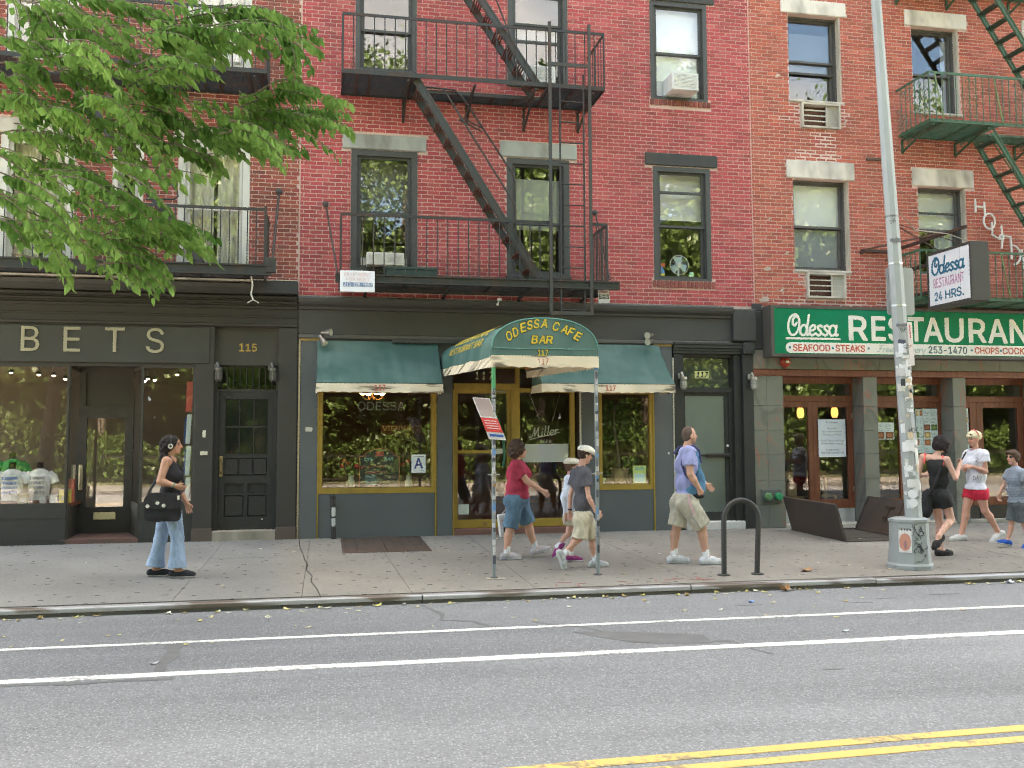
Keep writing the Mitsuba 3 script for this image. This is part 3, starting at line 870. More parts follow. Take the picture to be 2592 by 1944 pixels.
# entrance of the cafe
obj('door_step', MB().box(2.09, 4.26, -0.03, 0.30, -0.02, 0.10, 0.01), 'stained', shop, color=(0.20, 0.095, 0.075))
d = obj('door', ring(2.10, 3.08, 0.105, 2.42, 0.065, 0.10, 0.16, wb=0.135, wt=0.06, mid=((1.375, 0.05),)), 'painted', shop, color=GOLD, label='yellow framed glass door')
for z0, z1 in ((0.24, 1.35), (1.40, 2.36)):
    obj('pane', MB().add([[2.16, 0.13, z0 - .01], [3.02, 0.13, z0 - .01], [3.02, 0.1305, z1 + .01], [2.16, 0.1305, z1 + .01]], [[0, 1, 2, 3]]), 'shop_pane', d)
obj('lock', MB().box(2.60, 2.66, 0.085, 0.10, 0.14, 0.2), 'metal', d, color=(0.3, 0.2, 0.1))
obj('closer', MB().box(2.75, 2.98, 0.05, 0.1, 2.37, 2.41, 0.006), 'metal', d, color=(0.3, 0.28, 0.2))
obj('notice', MB().box(2.18, 2.36, 0.119, 0.127, 0.33, 0.5), 'plain', d, color=(0.55, 0.6, 0.55))
pull = MB().tube([(2.93, 0.06, 1.12), (2.955, 0.04, 1.3), (2.93, 0.03, 1.6), (2.86, 0.035, 1.9), (2.76, 0.06, 2.06)], 0.022, 8)
obj('door_frame', MB().box(2.09, 3.225, 0.06, 0.2, 2.42, 2.53, 0.006).box(3.08, 3.225, 0.06, 0.2, 0.1, 2.42, 0.006).box(2.09, 4.2, 0.06, 0.2, 2.79, 2.86).box(3.17, 3.225, 0.06, 0.2, 2.53, 2.79).box(4.13, 4.19, 0.05, 0.2, 0.1, 2.79, 0.006).box(3.225, 4.13, 0.07, 0.19, 0.105, 0.24, 0.006).box(3.225, 4.13, 0.07, 0.19, 2.38, 2.45), 'painted', shop, color=GOLD, kind=None)
obj('side_pane', MB().add([[3.22, 0.13, .23], [4.14, 0.13, .23], [4.14, 0.1305, 2.39], [3.22, 0.1305, 2.39]], [[0, 1, 2, 3]]), 'shop_pane', shop)
tr = obj('transom_pane', MB().add([[2.09, 0.13, 2.53], [4.14, 0.13, 2.53], [4.14, 0.1305, 2.80], [2.09, 0.1305, 2.80]], [[0, 1, 2, 3]]), 'shop_pane', shop)
for i, s in enumerate('117'):
    obj('house_number', wtext(s, 0.13, 2.47 + 0.115 * i, 2.60, 0.122, 0.004, True, w=0.05 if s == '1' else 0.075, slant=0.1), 'plain', shop, color=(0.62, 0.58, 0.38))
obj('header_panel', MB().box(2.07, 4.28, 0.05, 0.2, 2.86, 3.235), 'painted', shop, color=(0.17, 0.11, 0.03))
obj('header_trim', MB().box(2.07, 4.28, 0.03, 0.05, 2.96, 3.02), 'painted', shop, color=GOLD)
obj('paper_sheet', MB().box(3.28, 4.09, 0.14, 0.144, 1.19, 1.50), 'plain', shop, color=(0.52, 0.54, 0.52))
obj('door_sign', MB().box(2.73, 2.93, 0.09, 0.094, 1.335, 1.42, R=rotm('y', -0.04)), 'plain', shop, color=(0.72, 0.7, 0.62))
obj('door_pull', pull, 'satin', d, smooth=60, color=(0.01, 0.12, 0.06))
# black street door at the right
bd = obj('street_door_bay', MB().box(5.972, 6.15, -0.02, 0.25, 0.0, 3.07, 0.004).box(7.115, 7.25, 0.02, 0.25, 0.0, 3.07, 0.004).box(7.25, 7.45, -0.06, 0.25, 0.0, 3.08, 0.006).box(6.15, 7.115, 0.08, 0.25, 2.40, 2.49).box(6.15, 7.115, 0.08, 0.25, 3.02, 3.08), 'painted', cafe, color=BLACK, label='black street door bay beside the cafe')
profile('door_cornice', [(0.2, 3.08), (-0.03, 3.08), (-0.035, 3.12), (-0.06, 3.13), (-0.06, 3.16), (-0.09, 3.18), (-0.09, 3.22), (-0.11, 3.24), (-0.11, 3.27), (0.2, 3.29)], 5.96, 7.245, 'painted', bd, (0.035, 0.037, 0.035))
obj('cornice_block', MB().box(7.245, 7.46, -0.125, 0.2, 3.08, 3.29, 0.008).box(7.275, 7.43, -0.135, -0.12, 3.12, 3.24, 0.004), 'painted', bd, color=(0.035, 0.037, 0.035))
dr_ = obj('black_door', ring(6.15, 7.04, 0.14, 2.40, 0.075, 0.12, 0.17, wb=0.15, wt=0.06, mid=((1.285, 0.03),)).box(7.04, 7.115, 0.1, 0.2, 0.14, 2.40), 'painted', bd, color=BLACK)
scene['frosted'] = {'type': 'blendbsdf', 'weight': mikit.proc(lambda p, n, uv: dr.clip(0.50 + 0.5 * (fbm(p.x * 1.5, p.y, p.z * 1.3, 3) - 0.5), 0, 1)), 'a': {'type': 'roughconductor', 'material': 'none', 'alpha': 0.22, 'specular_reflectance': {'type': 'rgb', 'value': [0.20, 0.22, 0.21]}}, 'b': {'type': 'principled', 'base_color': tex((0.15, 0.19, 0.18)), 'roughness': 0.4}}
obj('frosted_pane', MB().box(6.215, 6.975, 0.14, 0.15, 0.28, 1.275).box(6.215, 6.975, 0.14, 0.15, 1.295, 2.35), 'frosted', dr_)
obj('push_bar', MB().box(6.6, 7.03, 0.07, 0.12, 1.25, 1.315, 0.008).box(6.58, 7.06, 0.06, 0.07, 1.268, 1.276).box(6.58, 7.06, 0.06, 0.07, 1.29, 1.298), 'iron', dr_, color=(0.03, 0.03, 0.03))
obj('lock', MB().lathe([(0.0, 0.0), (0.024, 0.0), (0.024, 0.02), (0.012, 0.03), (0, 0.03)], (7.01, 0.12, 1.45), 14, 'y'), 'metal', dr_, smooth=40, color=(0.75, 0.75, 0.7))
obj('transom_pane', MB().add([[6.14, 0.16, 2.48], [7.12, 0.16, 2.48], [7.12, 0.161, 3.03], [6.14, 0.161, 3.03]], [[0, 1, 2, 3]]), 'pane', bd)
obj('transom_back', MB().box(6.0, 7.46, 0.262, 0.28, 2.3, 3.2), 'plain', bd, color=(0.09, 0.1, 0.085))
obj('number_plate', MB().box(6.43, 6.70, 0.147, 0.155, 2.655, 2.785), 'plain', bd, color=(0.62, 0.6, 0.25))
obj('house_number', wtext('117', 0.095, 6.455, 2.672, 0.146, 0.003, True, w=0.21, slant=0.2), 'plain', bd, color=(0.02, 0.02, 0.02))
obj('door_step', MB().box(6.16, 7.25, -0.05, 0.26, -0.04, 0.135, 0.008), 'stained', bd, color=(0.58, 0.57, 0.52))
# cafe room
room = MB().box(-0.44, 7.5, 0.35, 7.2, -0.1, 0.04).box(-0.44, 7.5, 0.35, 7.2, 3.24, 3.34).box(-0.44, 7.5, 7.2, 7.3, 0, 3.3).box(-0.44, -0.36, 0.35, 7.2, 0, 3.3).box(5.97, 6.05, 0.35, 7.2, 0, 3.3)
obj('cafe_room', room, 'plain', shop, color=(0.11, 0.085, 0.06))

# ---- things in the cafe's windows
t = thing('grade_card', 'white letter A inspection card in the cafe window', 'sign')
obj('card', MB().box(1.385, 1.62, 0.028, 0.034, 1.035, 1.335), 'plain', t, color=(0.72, 0.75, 0.74))
obj('letter', wtext('A', 0.165, 1.43, 1.11, 0.027, 0.002, True, w=0.145), 'plain', t, color=(0.05, 0.06, 0.22))
obj('small_print', MB().box(1.42, 1.59, 0.0255, 0.0275, 1.30, 1.308).box(1.53, 1.59, 0.0255, 0.0275, 1.066, 1.074), 'plain', t, color=(0.1, 0.1, 0.15))
t = thing('chalkboard', 'arched chalkboard menu with an orange rim standing in the cafe window', 'chalkboard')
sh = Polygon([(0.54, 0.77), (1.21, 0.77), (1.21, 1.31), (1.15, 1.315)] + arc(0.875, 1.29, 0.27, 0.15, 10, 170) + [(0.6, 1.315), (0.54, 1.31)])
obj('board', MB().ext(sh.buffer(-0.012), 0.29, 0.31), 'plain', t, color=(0.02, 0.028, 0.022))
obj('rim', MB().ext(sh.difference(sh.buffer(-0.014)), 0.28, 0.312), 'satin', t, color=(0.32, 0.10, 0.05))
obj('badge', MB().box(0.81, 0.94, 0.272, 0.285, 1.31, 1.39, 0.01), 'satin', t, color=(0.45, 0.06, 0.05))
for s, x, z, h, c in (('BAR', 0.955, 1.235, 0.055, (0.25, 0.6, 0.6)), ('Cafe', 0.62, 1.235, 0.05, (0.25, 0.6, 0.6)), ('Full Drinks', 0.62, 1.12, 0.05, (0.45, 0.12, 0.12)), ('Appetizers', 0.63, 1.02, 0.05, (0.5, 0.15, 0.15)), ('Meals', 0.64, 0.955, 0.045, (0.3, 0.6, 0.6)), ('Burgers', 0.64, 0.895, 0.045, (0.3, 0.6, 0.6)), ('Salads', 0.64, 0.835, 0.045, (0.3, 0.6, 0.6))):
    obj('chalk_line', wtext(s, h, x, z, 0.288, 0.002, slant=0.2), 'plain', t, color=c)


def vase(x, y, z, s, label, flowers):
    t = thing('flower_vase', label, 'vase')
    obj('vase', MB().lathe([(0.05 * s, 0), (0.06 * s, 0.01), (0.075 * s, 0.08 * s), (0.06 * s, 0.15 * s), (0.04 * s, 0.19 * s), (0.06 * s, 0.24 * s)], (x, y, z), 18), 'satin', t, smooth=50, color=(0.42, 0.44, 0.30))
    st, r = MB(), np.random.default_rng(int(x * 100) % 97)
    heads = []
    for i in range(14):
        a, ph = r.random() * 6.3, 0.2 + 0.6 * r.random()
        tip = np.array([x, y, z + 0.24 * s]) + s * np.array([math.cos(a) * ph * 0.28, math.sin(a) * ph * 0.12, 0.10 + 0.18 * r.random()])
        st.tube([(x, y, z + 0.2 * s), (np.array([x, y, z + 0.24 * s]) + tip) / 2 + [0, 0, 0.03], tip], 0.004, 5)
        heads.append(tip)
    obj('stems', st, 'plain', t, color=(0.06, 0.13, 0.04), kind='stuff')
    for h in heads[:flowers]:
        p = MB()
        for i in range(9):
            p.add(trimesh.creation.icosphere(1, 0.022).vertices * [1, 1, 0.6] + h + 0.022 * (r.random(3) - 0.5) * 2, trimesh.creation.icosphere(1, 0.022).faces)
        obj('flower', p, 'plain', t, color=(0.48, 0.035, 0.03), kind='stuff')


vase(0.41, 0.34, 0.765, 0.95, 'pale vase with red flowers at the left of the chalkboard', 5)
vase(1.37, 0.34, 0.765, 0.9, 'pale vase with red flowers at the right of the chalkboard', 3)
t = thing('window_lettering', 'unlit tube lettering hanging across the top of the cafe window', 'neon sign')
obj('letters', wtext('ODESSA', 0.14, 0.50, 2.07, 0.10, 0.006, w=0.78), 'satin', t, color=(0.20, 0.21, 0.18))
t = thing('beer_sign', 'unlit neon beer sign in script hanging in the side window', 'neon sign')
obj('script', script('Miller', 0.016, 3.42, 1.60, 0.16, 0.085, slant=0.25, turn=0.13, fit=0.50), 'satin', t, color=(0.55, 0.56, 0.48))
obj('underline', MB().tube([(3.41, 0.15, 1.575), (3.95, 0.15, 1.70)], 0.008, 6), 'satin', t, color=(0.55, 0.56, 0.48))
obj('word', wtext('BEER', 0.055, 3.60, 1.515, 0.16, 0.006, w=0.2), 'satin', t, color=(0.4, 0.42, 0.35))
obj('chain', MB().tube([(3.42, 0.16, 2.35), (3.6, 0.16, 1.9)], 0.003, 5).tube([(3.95, 0.16, 2.35), (3.82, 0.16, 1.9)], 0.003, 5), 'metal', t, color=(0.5, 0.5, 0.45), kind='stuff')


def chandelier(x, y, z, n, label, r=0.2):
    t = thing('chandelier', label, 'chandelier')
    m = MB().tube([(x, y, z + 0.85), (x, y, z - 0.02)], 0.012, 8)
    for i in range(n):
        a = i * 6.283 / n + 0.35
        c, s = math.cos(a), math.sin(a)
        m.tube([(x, y, z), (x + c * r * 0.5, y + s * r * 0.5, z - 0.07), (x + c * r, y + s * r, z - 0.03), (x + c * r, y + s * r, z + 0.02)], 0.009, 6)
    obj('arms', m, 'metal', t, smooth=60, color=(0.25, 0.15, 0.06))
    for i in range(n):
        a = i * 6.283 / n + 0.35
        g = MB().lathe([(0.03, 0.02), (0.06, 0.06), (0.085, 0.13), (0.08, 0.13), (0.0, 0.035)], (x + math.cos(a) * r, y + math.sin(a) * r, z), 14)
        k = obj('lamp_shade', g, 'lit_lamp', t, smooth=50)
        scene[k]['emitter'] = {'type': 'area', 'radiance': {'type': 'rgb', 'value': [0.95, 0.52, 0.17]}}


chandelier(0.86, 2.6, 2.42, 4, 'lit bronze chandelier deep in the cafe, left of the middle of the window')
chandelier(1.28, 3.4, 2.62, 3, 'lit bronze chandelier further back in the cafe near the valance')
t = thing('bar_sign', 'cream lettered board hanging over the bar inside the cafe', 'sign')
obj('board', MB().box(1.05, 1.85, 3.0, 3.03, 1.70, 1.88), 'plain', t, color=(0.10, 0.07, 0.04))
obj('letters', wtext('VIENNA', 0.1, 1.08, 1.76, 2.998, 0.004, w=0.55), 'plain', t, color=(0.5, 0.45, 0.28))
t = thing('potted_plant', 'tall potted ficus with a pale trunk behind the right cafe window', 'plant')
obj('pot', MB().lathe([(0.12, 0), (0.16, 0.26), (0.165, 0.3), (0.15, 0.3), (0.14, 0.24)], (5.08, 0.36, 0.77), 18), 'stained', t, smooth=40, color=(0.36, 0.24, 0.13))
obj('trunk', MB().tube([(5.08, 0.36, 1.0), (5.05, 0.36, 1.4), (4.98, 0.36, 1.8), (5.0, 0.36, 2.2)], [0.028, 0.024, 0.02, 0.012], 8), 'bark', t, smooth=60)


def leaves(cen, direc, size, r, fold=0.25, wide=0.45):
    """Leaf-shaped faces (six triangles each): centres, directions, lengths."""
    n = len(cen)
    d = direc / (np.linalg.norm(direc, axis=1, keepdims=True) + 1e-9)
    a = r.normal(size=(n, 3))
    s = np.cross(d, a)
    s /= np.linalg.norm(s, axis=1, keepdims=True) + 1e-9
    u = np.cross(s, d)
    L = np.broadcast_to(size, (n,))[:, None]
    W = L * wide * 0.5
    base = cen
    p = [base, base + d * L * 0.3 + s * W + u * W * fold, base + d * L * 0.3 - s * W + u * W * fold, base + d * L * 0.62 + s * W * 0.75 + u * (W * fold - L * 0.05), base + d * L * 0.62 - s * W * 0.75 + u * (W * fold - L * 0.05), base + d * L - u * L * 0.14, base + d * L * 0.35, base + d * L * 0.65 - u * L * 0.05]
    v = np.stack(p, 1).reshape(-1, 3)
    f = np.array([[0, 6, 1], [0, 2, 6], [1, 6, 7], [1, 7, 3], [2, 7, 6], [2, 4, 7], [3, 7, 5], [4, 5, 7]])
    f = (f[None] + 8 * np.arange(n)[:, None, None]).reshape(-1, 3)
    return v, f


r_ = np.random.default_rng(3)
n = 700
c = np.stack([5.05 + 0.42 * r_.normal(size=n) * 0.6, 0.42 + 0.12 * r_.random(n), 1.55 + r_.random(n) * 0.75], 1)
obj('foliage', leaves(c, r_.normal(size=(n, 3)) + [0, 0, -0.8], 0.09, r_), 'park_leaf', t, kind='stuff')
t = thing('potted_plant', 'small leafy plant on the cafe sill beside the yellow flyer', 'plant')
obj('pot', MB().lathe([(0.06, 0), (0.075, 0.13), (0.07, 0.13), (0.0, 0.1)], (5.30, 0.42, 0.77), 14), 'stained', t, smooth=40, color=(0.2, 0.1, 0.06))
n = 90
a = r_.random(n) * 6.3
obj('foliage', leaves(np.array([5.30, 0.42, 0.92]) + np.stack([np.cos(a) * 0.04, np.sin(a) * 0.03, r_.random(n) * 0.25], 1), np.stack([np.cos(a), np.sin(a) * 0.4, 0.5 + r_.random(n)], 1), 0.17, r_, wide=0.3), 'park_leaf', t, kind='stuff')
t = thing('flyer', 'yellow and pale blue flyer standing at the bottom of the right cafe window', 'flyer')
obj('sheet', MB().box(5.22, 5.46, 0.052, 0.056, 0.81, 1.12), 'plain', t, color=(0.55, 0.62, 0.2))
obj('panel', MB().box(5.24, 5.44, 0.049, 0.052, 0.83, 0.98), 'plain', t, color=(0.55, 0.72, 0.68))
obj('headline', wtext('GOOD', 0.05, 5.255, 1.04, 0.0515, 0.002, True, w=0.17), 'plain', t, color=(0.05, 0.35, 0.5))
t = thing('potted_plant', 'pale green potted herb at the left end of the right cafe window', 'plant')
obj('pot', MB().lathe([(0.05, 0), (0.065, 0.14), (0.06, 0.14), (0.0, 0.1)], (4.74, 0.3, 0.77), 14), 'satin', t, smooth=40, color=(0.35, 0.5, 0.25))
obj('foliage', leaves(np.array([4.74, 0.3, 0.9]) + r_.normal(size=(60, 3)) * [0.06, 0.03, 0.04] + [0, 0, 0.08], r_.normal(size=(60, 3)) + [0, 0, 0.5], 0.1, r_), 'park_leaf', t, kind='stuff')

# things in the upper windows of the cafe's building
t = thing('desk_fan', 'white desk fan standing inside the second floor window above the street door', 'fan')
obj('base', MB().lathe([(0.1, 0), (0.1, 0.02), (0.02, 0.03), (0.016, 0.22)], (6.2, 0.27, 4.42), 16), 'satin', t, color=(0.7, 0.72, 0.68))
obj('motor', MB().lathe([(0.0, -0.02), (0.055, 0.0), (0.06, 0.06), (0.04, 0.12), (0.0, 0.13)], (6.2, 0.33, 4.70), 18, 'y'), 'satin', t, smooth=50, color=(0.72, 0.74, 0.7))
bl = MB()
for i in range(3):
    g = np.array([[[q * 0.15, 0.02 * w_ * 1.0, w_ * 0.05 * (0.6 + q)] for w_ in (-1, 0, 1)] for q in np.linspace(0.15, 1, 5)])
    R = rotm('y', i * 2.094 + 0.4)
    obj('blade', MB().sheet(g @ R.T + [6.2, 0.24, 4.70], 0.002), 'satin', t, color=(0.45, 0.6, 0.6))
cage = MB()
for i in range(26):
    a = i * 6.283 / 26
    cage.tube([(6.2 + 0.02 * math.cos(a), 0.18, 4.70 + 0.02 * math.sin(a)), (6.2 + 0.12 * math.cos(a), 0.185, 4.70 + 0.12 * math.sin(a)), (6.2 + 0.175 * math.cos(a), 0.22, 4.70 + 0.175 * math.sin(a))], 0.002, 4)
cage.tube([(6.2 + 0.175 * math.cos(a), 0.22, 4.70 + 0.175 * math.sin(a)) for a in np.linspace(0, 6.283, 33)[:-1]], 0.005, 6, closed=True)
obj('cage', cage, 'satin', t, color=(0.7, 0.72, 0.72), kind='stuff')
t = thing('spray_bottle', 'blue and yellow spray bottle with an orange trigger beside the fan', 'bottle')
obj('bottle', MB().lathe([(0.055, 0), (0.06, 0.02), (0.06, 0.12), (0.03, 0.19), (0.018, 0.22)], (5.86, 0.22, 4.44), 16), 'satin', t, smooth=40, color=(0.12, 0.32, 0.6))
obj('label_band', MB().lathe([(0.0615, 0.03), (0.0615, 0.09)], (5.86, 0.22, 4.44), 16), 'satin', t, smooth=40, color=(0.7, 0.6, 0.1))
obj('trigger', MB().box(5.83, 5.93, 0.2, 0.24, 4.66, 4.72, 0.01).box(5.84, 5.87, 0.2, 0.24, 4.6, 4.66, 0.006), 'satin', t, color=(0.65, 0.16, 0.08))
t = thing('drinking_glass', 'green drinking glass upside down on the sill right of the fan', 'glass')
obj('cup', MB().lathe([(0.05, 0), (0.036, 0.13), (0.0, 0.13)], (6.42, 0.2, 4.44), 16), 'satin', t, smooth=40, color=(0.3, 0.6, 0.5))


def air_con(x0, x1, z0, z1, y0, y1, col, label, group=None):
    t = thing('air_conditioner', label, 'air conditioner', group)
    obj('case', MB().box(x0, x1, y0 + 0.012, y1, z0, z1, 0.012), 'painted', t, color=col)
    obj('front_frame', ring(x0 + 0.01, x1 - 0.01, z0 + 0.01, z1 - 0.01, 0.03, y0, y0 + 0.014), 'painted', t, color=np.array(col) * 0.95)
    n_ = max(5, int((z1 - z0) / 0.03))
    for i in range(n_):
        z = z0 + 0.05 + (z1 - z0 - 0.1) * i / (n_ - 1)
        obj('louvre', MB().box(x0 + 0.04, x1 - 0.04, y0 - 0.001, y0 + 0.012, z - 0.007, z + 0.005), 'painted', t, color=col)
    return t


air_con(5.90, 6.40, 7.71, 8.03, -0.36, 0.12, (0.62, 0.63, 0.6), 'white window air conditioner jutting from the third floor window above the black street door')
air_con(3.33, 3.83, 7.72, 8.02, -0.22, 0.12, (0.66, 0.67, 0.65), 'white window air conditioner behind the upper fire escape stair')
t = air_con(0.62, 1.23, 4.45, 4.665, -0.20, 0.12, (0.60, 0.59, 0.54), 'flat cream air conditioner in the window above the for rent sign')
obj('side_panel', MB().box(0.47, 0.62, 0.09, 0.11, 4.44, 4.62).box(1.23, 1.35, 0.09, 0.11, 4.44, 4.62), 'painted', t, color=(0.5, 0.48, 0.42), kind=None)
t = thing('window_box', 'empty dark green window box under the left second floor window', 'planter')
obj('box', MB().box(0.93, 1.76, -0.33, -0.13, 4.19, 4.395, 0.015).box(0.92, 1.77, -0.34, -0.12, 4.36, 4.41, 0.01), 'painted', t, color=(0.035, 0.06, 0.05))
obj('soil', MB().box(0.95, 1.74, -0.31, -0.15, 4.40, 4.414), 'earth', t)

# ---- the left building
left = thing('brick_building', 'darker brick building with white window frames and the dark lettered shopfront at left', 'building')
ops = [(-5.02, 4.33, -3.93, 6.40), (-3.37, 5.39, -2.91, 6.46), (-2.38, 4.33, -1.27, 6.40), (-5.0, 7.66, -3.95, 9.6), (-2.30, 7.66, -1.28, 9.6)]
lins = [(-5.1, 6.40, -3.85, 6.62, (0.5, 0.48, 0.42)), (-2.46, 6.40, -1.2, 6.62, (0.5, 0.48, 0.42))]
w = wall(left, -8.1, -0.472, 4.0, TOP, ops)
lay_bricks(w, -8.09, -0.478, 4.155, 10.0, ops + [l[:4] for l in lins] + [(-2.45, 4.24, -1.2, 4.33), (-5.1, 4.24, -3.85, 4.33)], [(0.24, 0.065, 0.045), (0.27, 0.075, 0.05), (0.21, 0.06, 0.042), (0.30, 0.085, 0.06), (0.19, 0.06, 0.045), (0.27, 0.06, 0.05)], 2)
for l in lins:
    lintel(left, *l[:4], l[4])
WHITE = (0.60, 0.585, 0.52)
for a, z0, b, z1, ra in ((-5.02, 4.33, -3.93, 6.40, 5.33), (-2.38, 4.33, -1.27, 6.40, 5.33), (-5.0, 7.66, -3.95, 9.6, 8.6), (-2.30, 7.66, -1.28, 9.6, 8.6)):
    k = window(left, a, z0 and b, z0, z1, ra, WHITE, mould=0.105)
    sill(left, a - 0.06, b + 0.06, z0 - 0.08, z0, WHITE)
    blind(k, a + 0.13, (a + b) / 2 - 0.03, z0 + 0.06, z1 - 0.1, 0.28, (0.55, 0.52, 0.42), 'cloth', 0.02, 'curtain')
    blind(k, (a + b) / 2 + 0.03, b - 0.13, z0 + 0.06, z1 - 0.1, 0.28, (0.55, 0.52, 0.42), 'cloth', 0.02, 'curtain')
k = window(left, -3.37, -2.91, 5.39, 6.46, 5.92, WHITE, mould=0.07)
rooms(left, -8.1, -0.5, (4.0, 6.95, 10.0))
air_con(-2.05, -1.6, 7.68, 7.95, -0.2, 0.12, (0.62, 0.62, 0.56), 'pale air conditioner in the third floor window of the left building, half hidden by leaves')
SD = (0.042, 0.038, 0.033)
shop = obj('shopfront', MB().box(-8.1, -0.475, 0.0, 0.28, 3.40, 4.0).box(-8.1, -2.06, 0.0, 0.28, 2.75, 3.4), 'painted', left, color=SD, label='dark shopfront with spaced cream letters')
obj('cornice_block', MB().box(-1.2, -0.478, -0.20, 0.0, 3.93, 4.14, 0.01), 'painted', shop, color=(0.03, 0.032, 0.034))
profile('cornice', [(0, 3.93), (-0.12, 3.93), (-0.16, 3.97), (-0.2, 4.02), (-0.22, 4.08), (0, 4.13)], -8.1, -1.2, 'painted', shop, (0.05, 0.05, 0.045))
obj('flaking_edge', MB().box(-8.1, -1.2, -0.225, 0.0, 4.12, 4.145).box(-1.2, -0.48, -0.205, 0.0, 4.141, 4.155), 'stained', shop, color=(0.48, 0.45, 0.38))
for z, h, d in ((3.86, 0.05, 0.09), (3.79, 0.035, 0.06), (3.70, 0.05, 0.05), (3.56, 0.03, 0.03), (3.41, 0.045, 0.05)):
    obj('moulding', MB().box(-8.1, -0.478, -d, 0.01, z, z + h, 0.012), 'painted', shop, color=SD)
obj('sign_board', MB().box(-8.1, -1.84, -0.05, 0.0, 2.80, 3.38, 0.01), 'painted', shop, color=(0.045, 0.045, 0.036))
for s, x, ww in (('R', -5.22, 0.27), ('B', -4.62, 0.26), ('E', -4.01, 0.24), ('T', -3.41, 0.29), ('S', -2.80, 0.27)):
    obj('letter', wtext(s, 0.385, x, 2.965, -0.052, 0.02, s == 'S' and False, w=ww), 'satin', shop, color=(0.34, 0.31, 0.21), label=f'cream letter {s}')
# bays: pilasters, windows with bulkheads, recessed door
for a, b in ((-2.06, -1.77), (-0.775, -0.478)):
    obj('pilaster', MB().box(a, b, -0.03, 0.3, 0.0, 3.40, 0.006), 'painted', shop, color=SD)
    obj('pilaster_base', MB().box(a - 0.01, b + 0.01, -0.05, -0.03, 0.0, 0.2, 0.006), 'stained', shop, color=(0.10, 0.075, 0.06))
obj('lintel_panel', MB().box(-1.77, -0.775, 0.08, 0.26, 2.79, 3.40), 'painted', shop, color=(0.055, 0.05, 0.04))
obj('house_number', wtext('115', 0.12, -1.40, 3.02, 0.078, 0.004, True, w=0.28), 'satin', shop, color=(0.45, 0.28, 0.06))
tr = obj('transom', ring(-1.77, -0.775, 2.37, 2.81, 0.04, 0.16, 0.22), 'painted', shop, color=SD)
obj('pane', MB().add([[-1.74, 0.19, 2.4], [-0.8, 0.19, 2.4], [-0.8, 0.191, 2.78], [-1.74, 0.191, 2.78]], [[0, 1, 2, 3]]), 'pane', tr)
for i in range(9):
    obj('bar', MB().tube([(-1.68 + i * 0.1, 0.15, 2.4), (-1.68 + i * 0.1, 0.15, 2.78)], 0.008, 6), 'iron', tr, color=(0.03, 0.03, 0.03))
dd = obj('door', ring(-1.70, -0.84, 0.155, 2.37, 0.1, 0.17, 0.23, wb=0.2, wt=0.12, mid=((0.95, 0.12), (0.72, 0.03), (1.33, 0.06))).box(-1.3, -1.24, 0.172, 0.228, 0.35, 0.95).box(-1.77, -1.70, 0.1, 0.26, 0.155, 2.37).box(-0.84, -0.775, 0.1, 0.26, 0.155, 2.37), 'painted', shop, color=(0.028, 0.027, 0.024), label='dark panelled street door')
obj('backing', MB().box(-1.62, -0.92, 0.205, 0.212, 0.3, 2.28), 'painted', dd, color=(0.022, 0.021, 0.019))
for i in range(3):
    x = -1.6 + i * 0.225
    for z0, z1 in ((1.37, 1.78), (1.82, 2.23)):
        obj('pane', MB().box(x, x + 0.2, 0.195, 0.2, z0, z1), 'black_glass', dd)
    obj('panel', MB().box(x, x + 0.2, 0.185, 0.215, 1.03, 1.29, 0.015), 'painted', dd, color=(0.03, 0.028, 0.025))
m = MB()
for i in range(2):
    m.box(-1.39 + i * 0.225, -1.375 + i * 0.225, 0.175, 0.225, 1.36, 2.25)
m.box(-1.6, -0.94, 0.176, 0.224, 1.785, 1.815)
obj('glazing_bars', m, 'painted', dd, color=(0.03, 0.028, 0.025))
obj('panel', MB().box(-1.59, -1.31, 0.185, 0.215, 0.37, 0.69, 0.015), 'painted', dd, color=(0.03, 0.028, 0.025))
obj('panel', MB().box(-1.23, -0.95, 0.185, 0.215, 0.37, 0.69, 0.015), 'painted', dd, color=(0.03, 0.028, 0.025))
obj('handle', MB().tube([(-1.655, 0.17, 1.05), (-1.655, 0.12, 1.08), (-1.655, 0.12, 1.25), (-1.655, 0.17, 1.28)], 0.014, 8).box(-1.68, -1.63, 0.16, 0.172, 1.0, 1.33), 'metal', dd, smooth=40, color=(0.35, 0.28, 0.16))
obj('door_step', MB().box(-1.765, -0.78, -0.04, 0.28, -0.03, 0.15, 0.01), 'stained', shop, color=(0.33, 0.29, 0.23))
scene['black_glass'] = {'type': 'principled', 'base_color': tex((0.015, 0.018, 0.015)), 'roughness': 0.06, 'specular': 0.8}
for a, b in ((-8.1, -3.92), (-2.86, -2.06)):
    obj('bulkhead', MB().box(a, b, 0.0, 0.12, 0.05, 0.60, 0.004).box(a, b, -0.012, 0.0, 0.40, 0.43).box(a, b, -0.02, 0.12, 0.0, 0.05), 'painted', shop, color=(0.035, 0.034, 0.03))
    f = obj('shop_window', ring(max(a, -6.6), b, 0.60, 2.76, 0.03, 0.0, 0.06), 'painted', shop, color=(0.045, 0.04, 0.03))
    a2 = max(a, -6.6)
    obj('pane', MB().add([[a2 + 0.02, 0.03, 0.62], [b - 0.02, 0.03, 0.62], [b - 0.02, 0.0305, 2.74], [a2 + 0.02, 0.0305, 2.74]], [[0, 1, 2, 3]]), 'shop_pane', f)
    obj('display_floor', MB().box(a2, b, 0.12, 0.95, 0.56, 0.61), 'wood', shop)
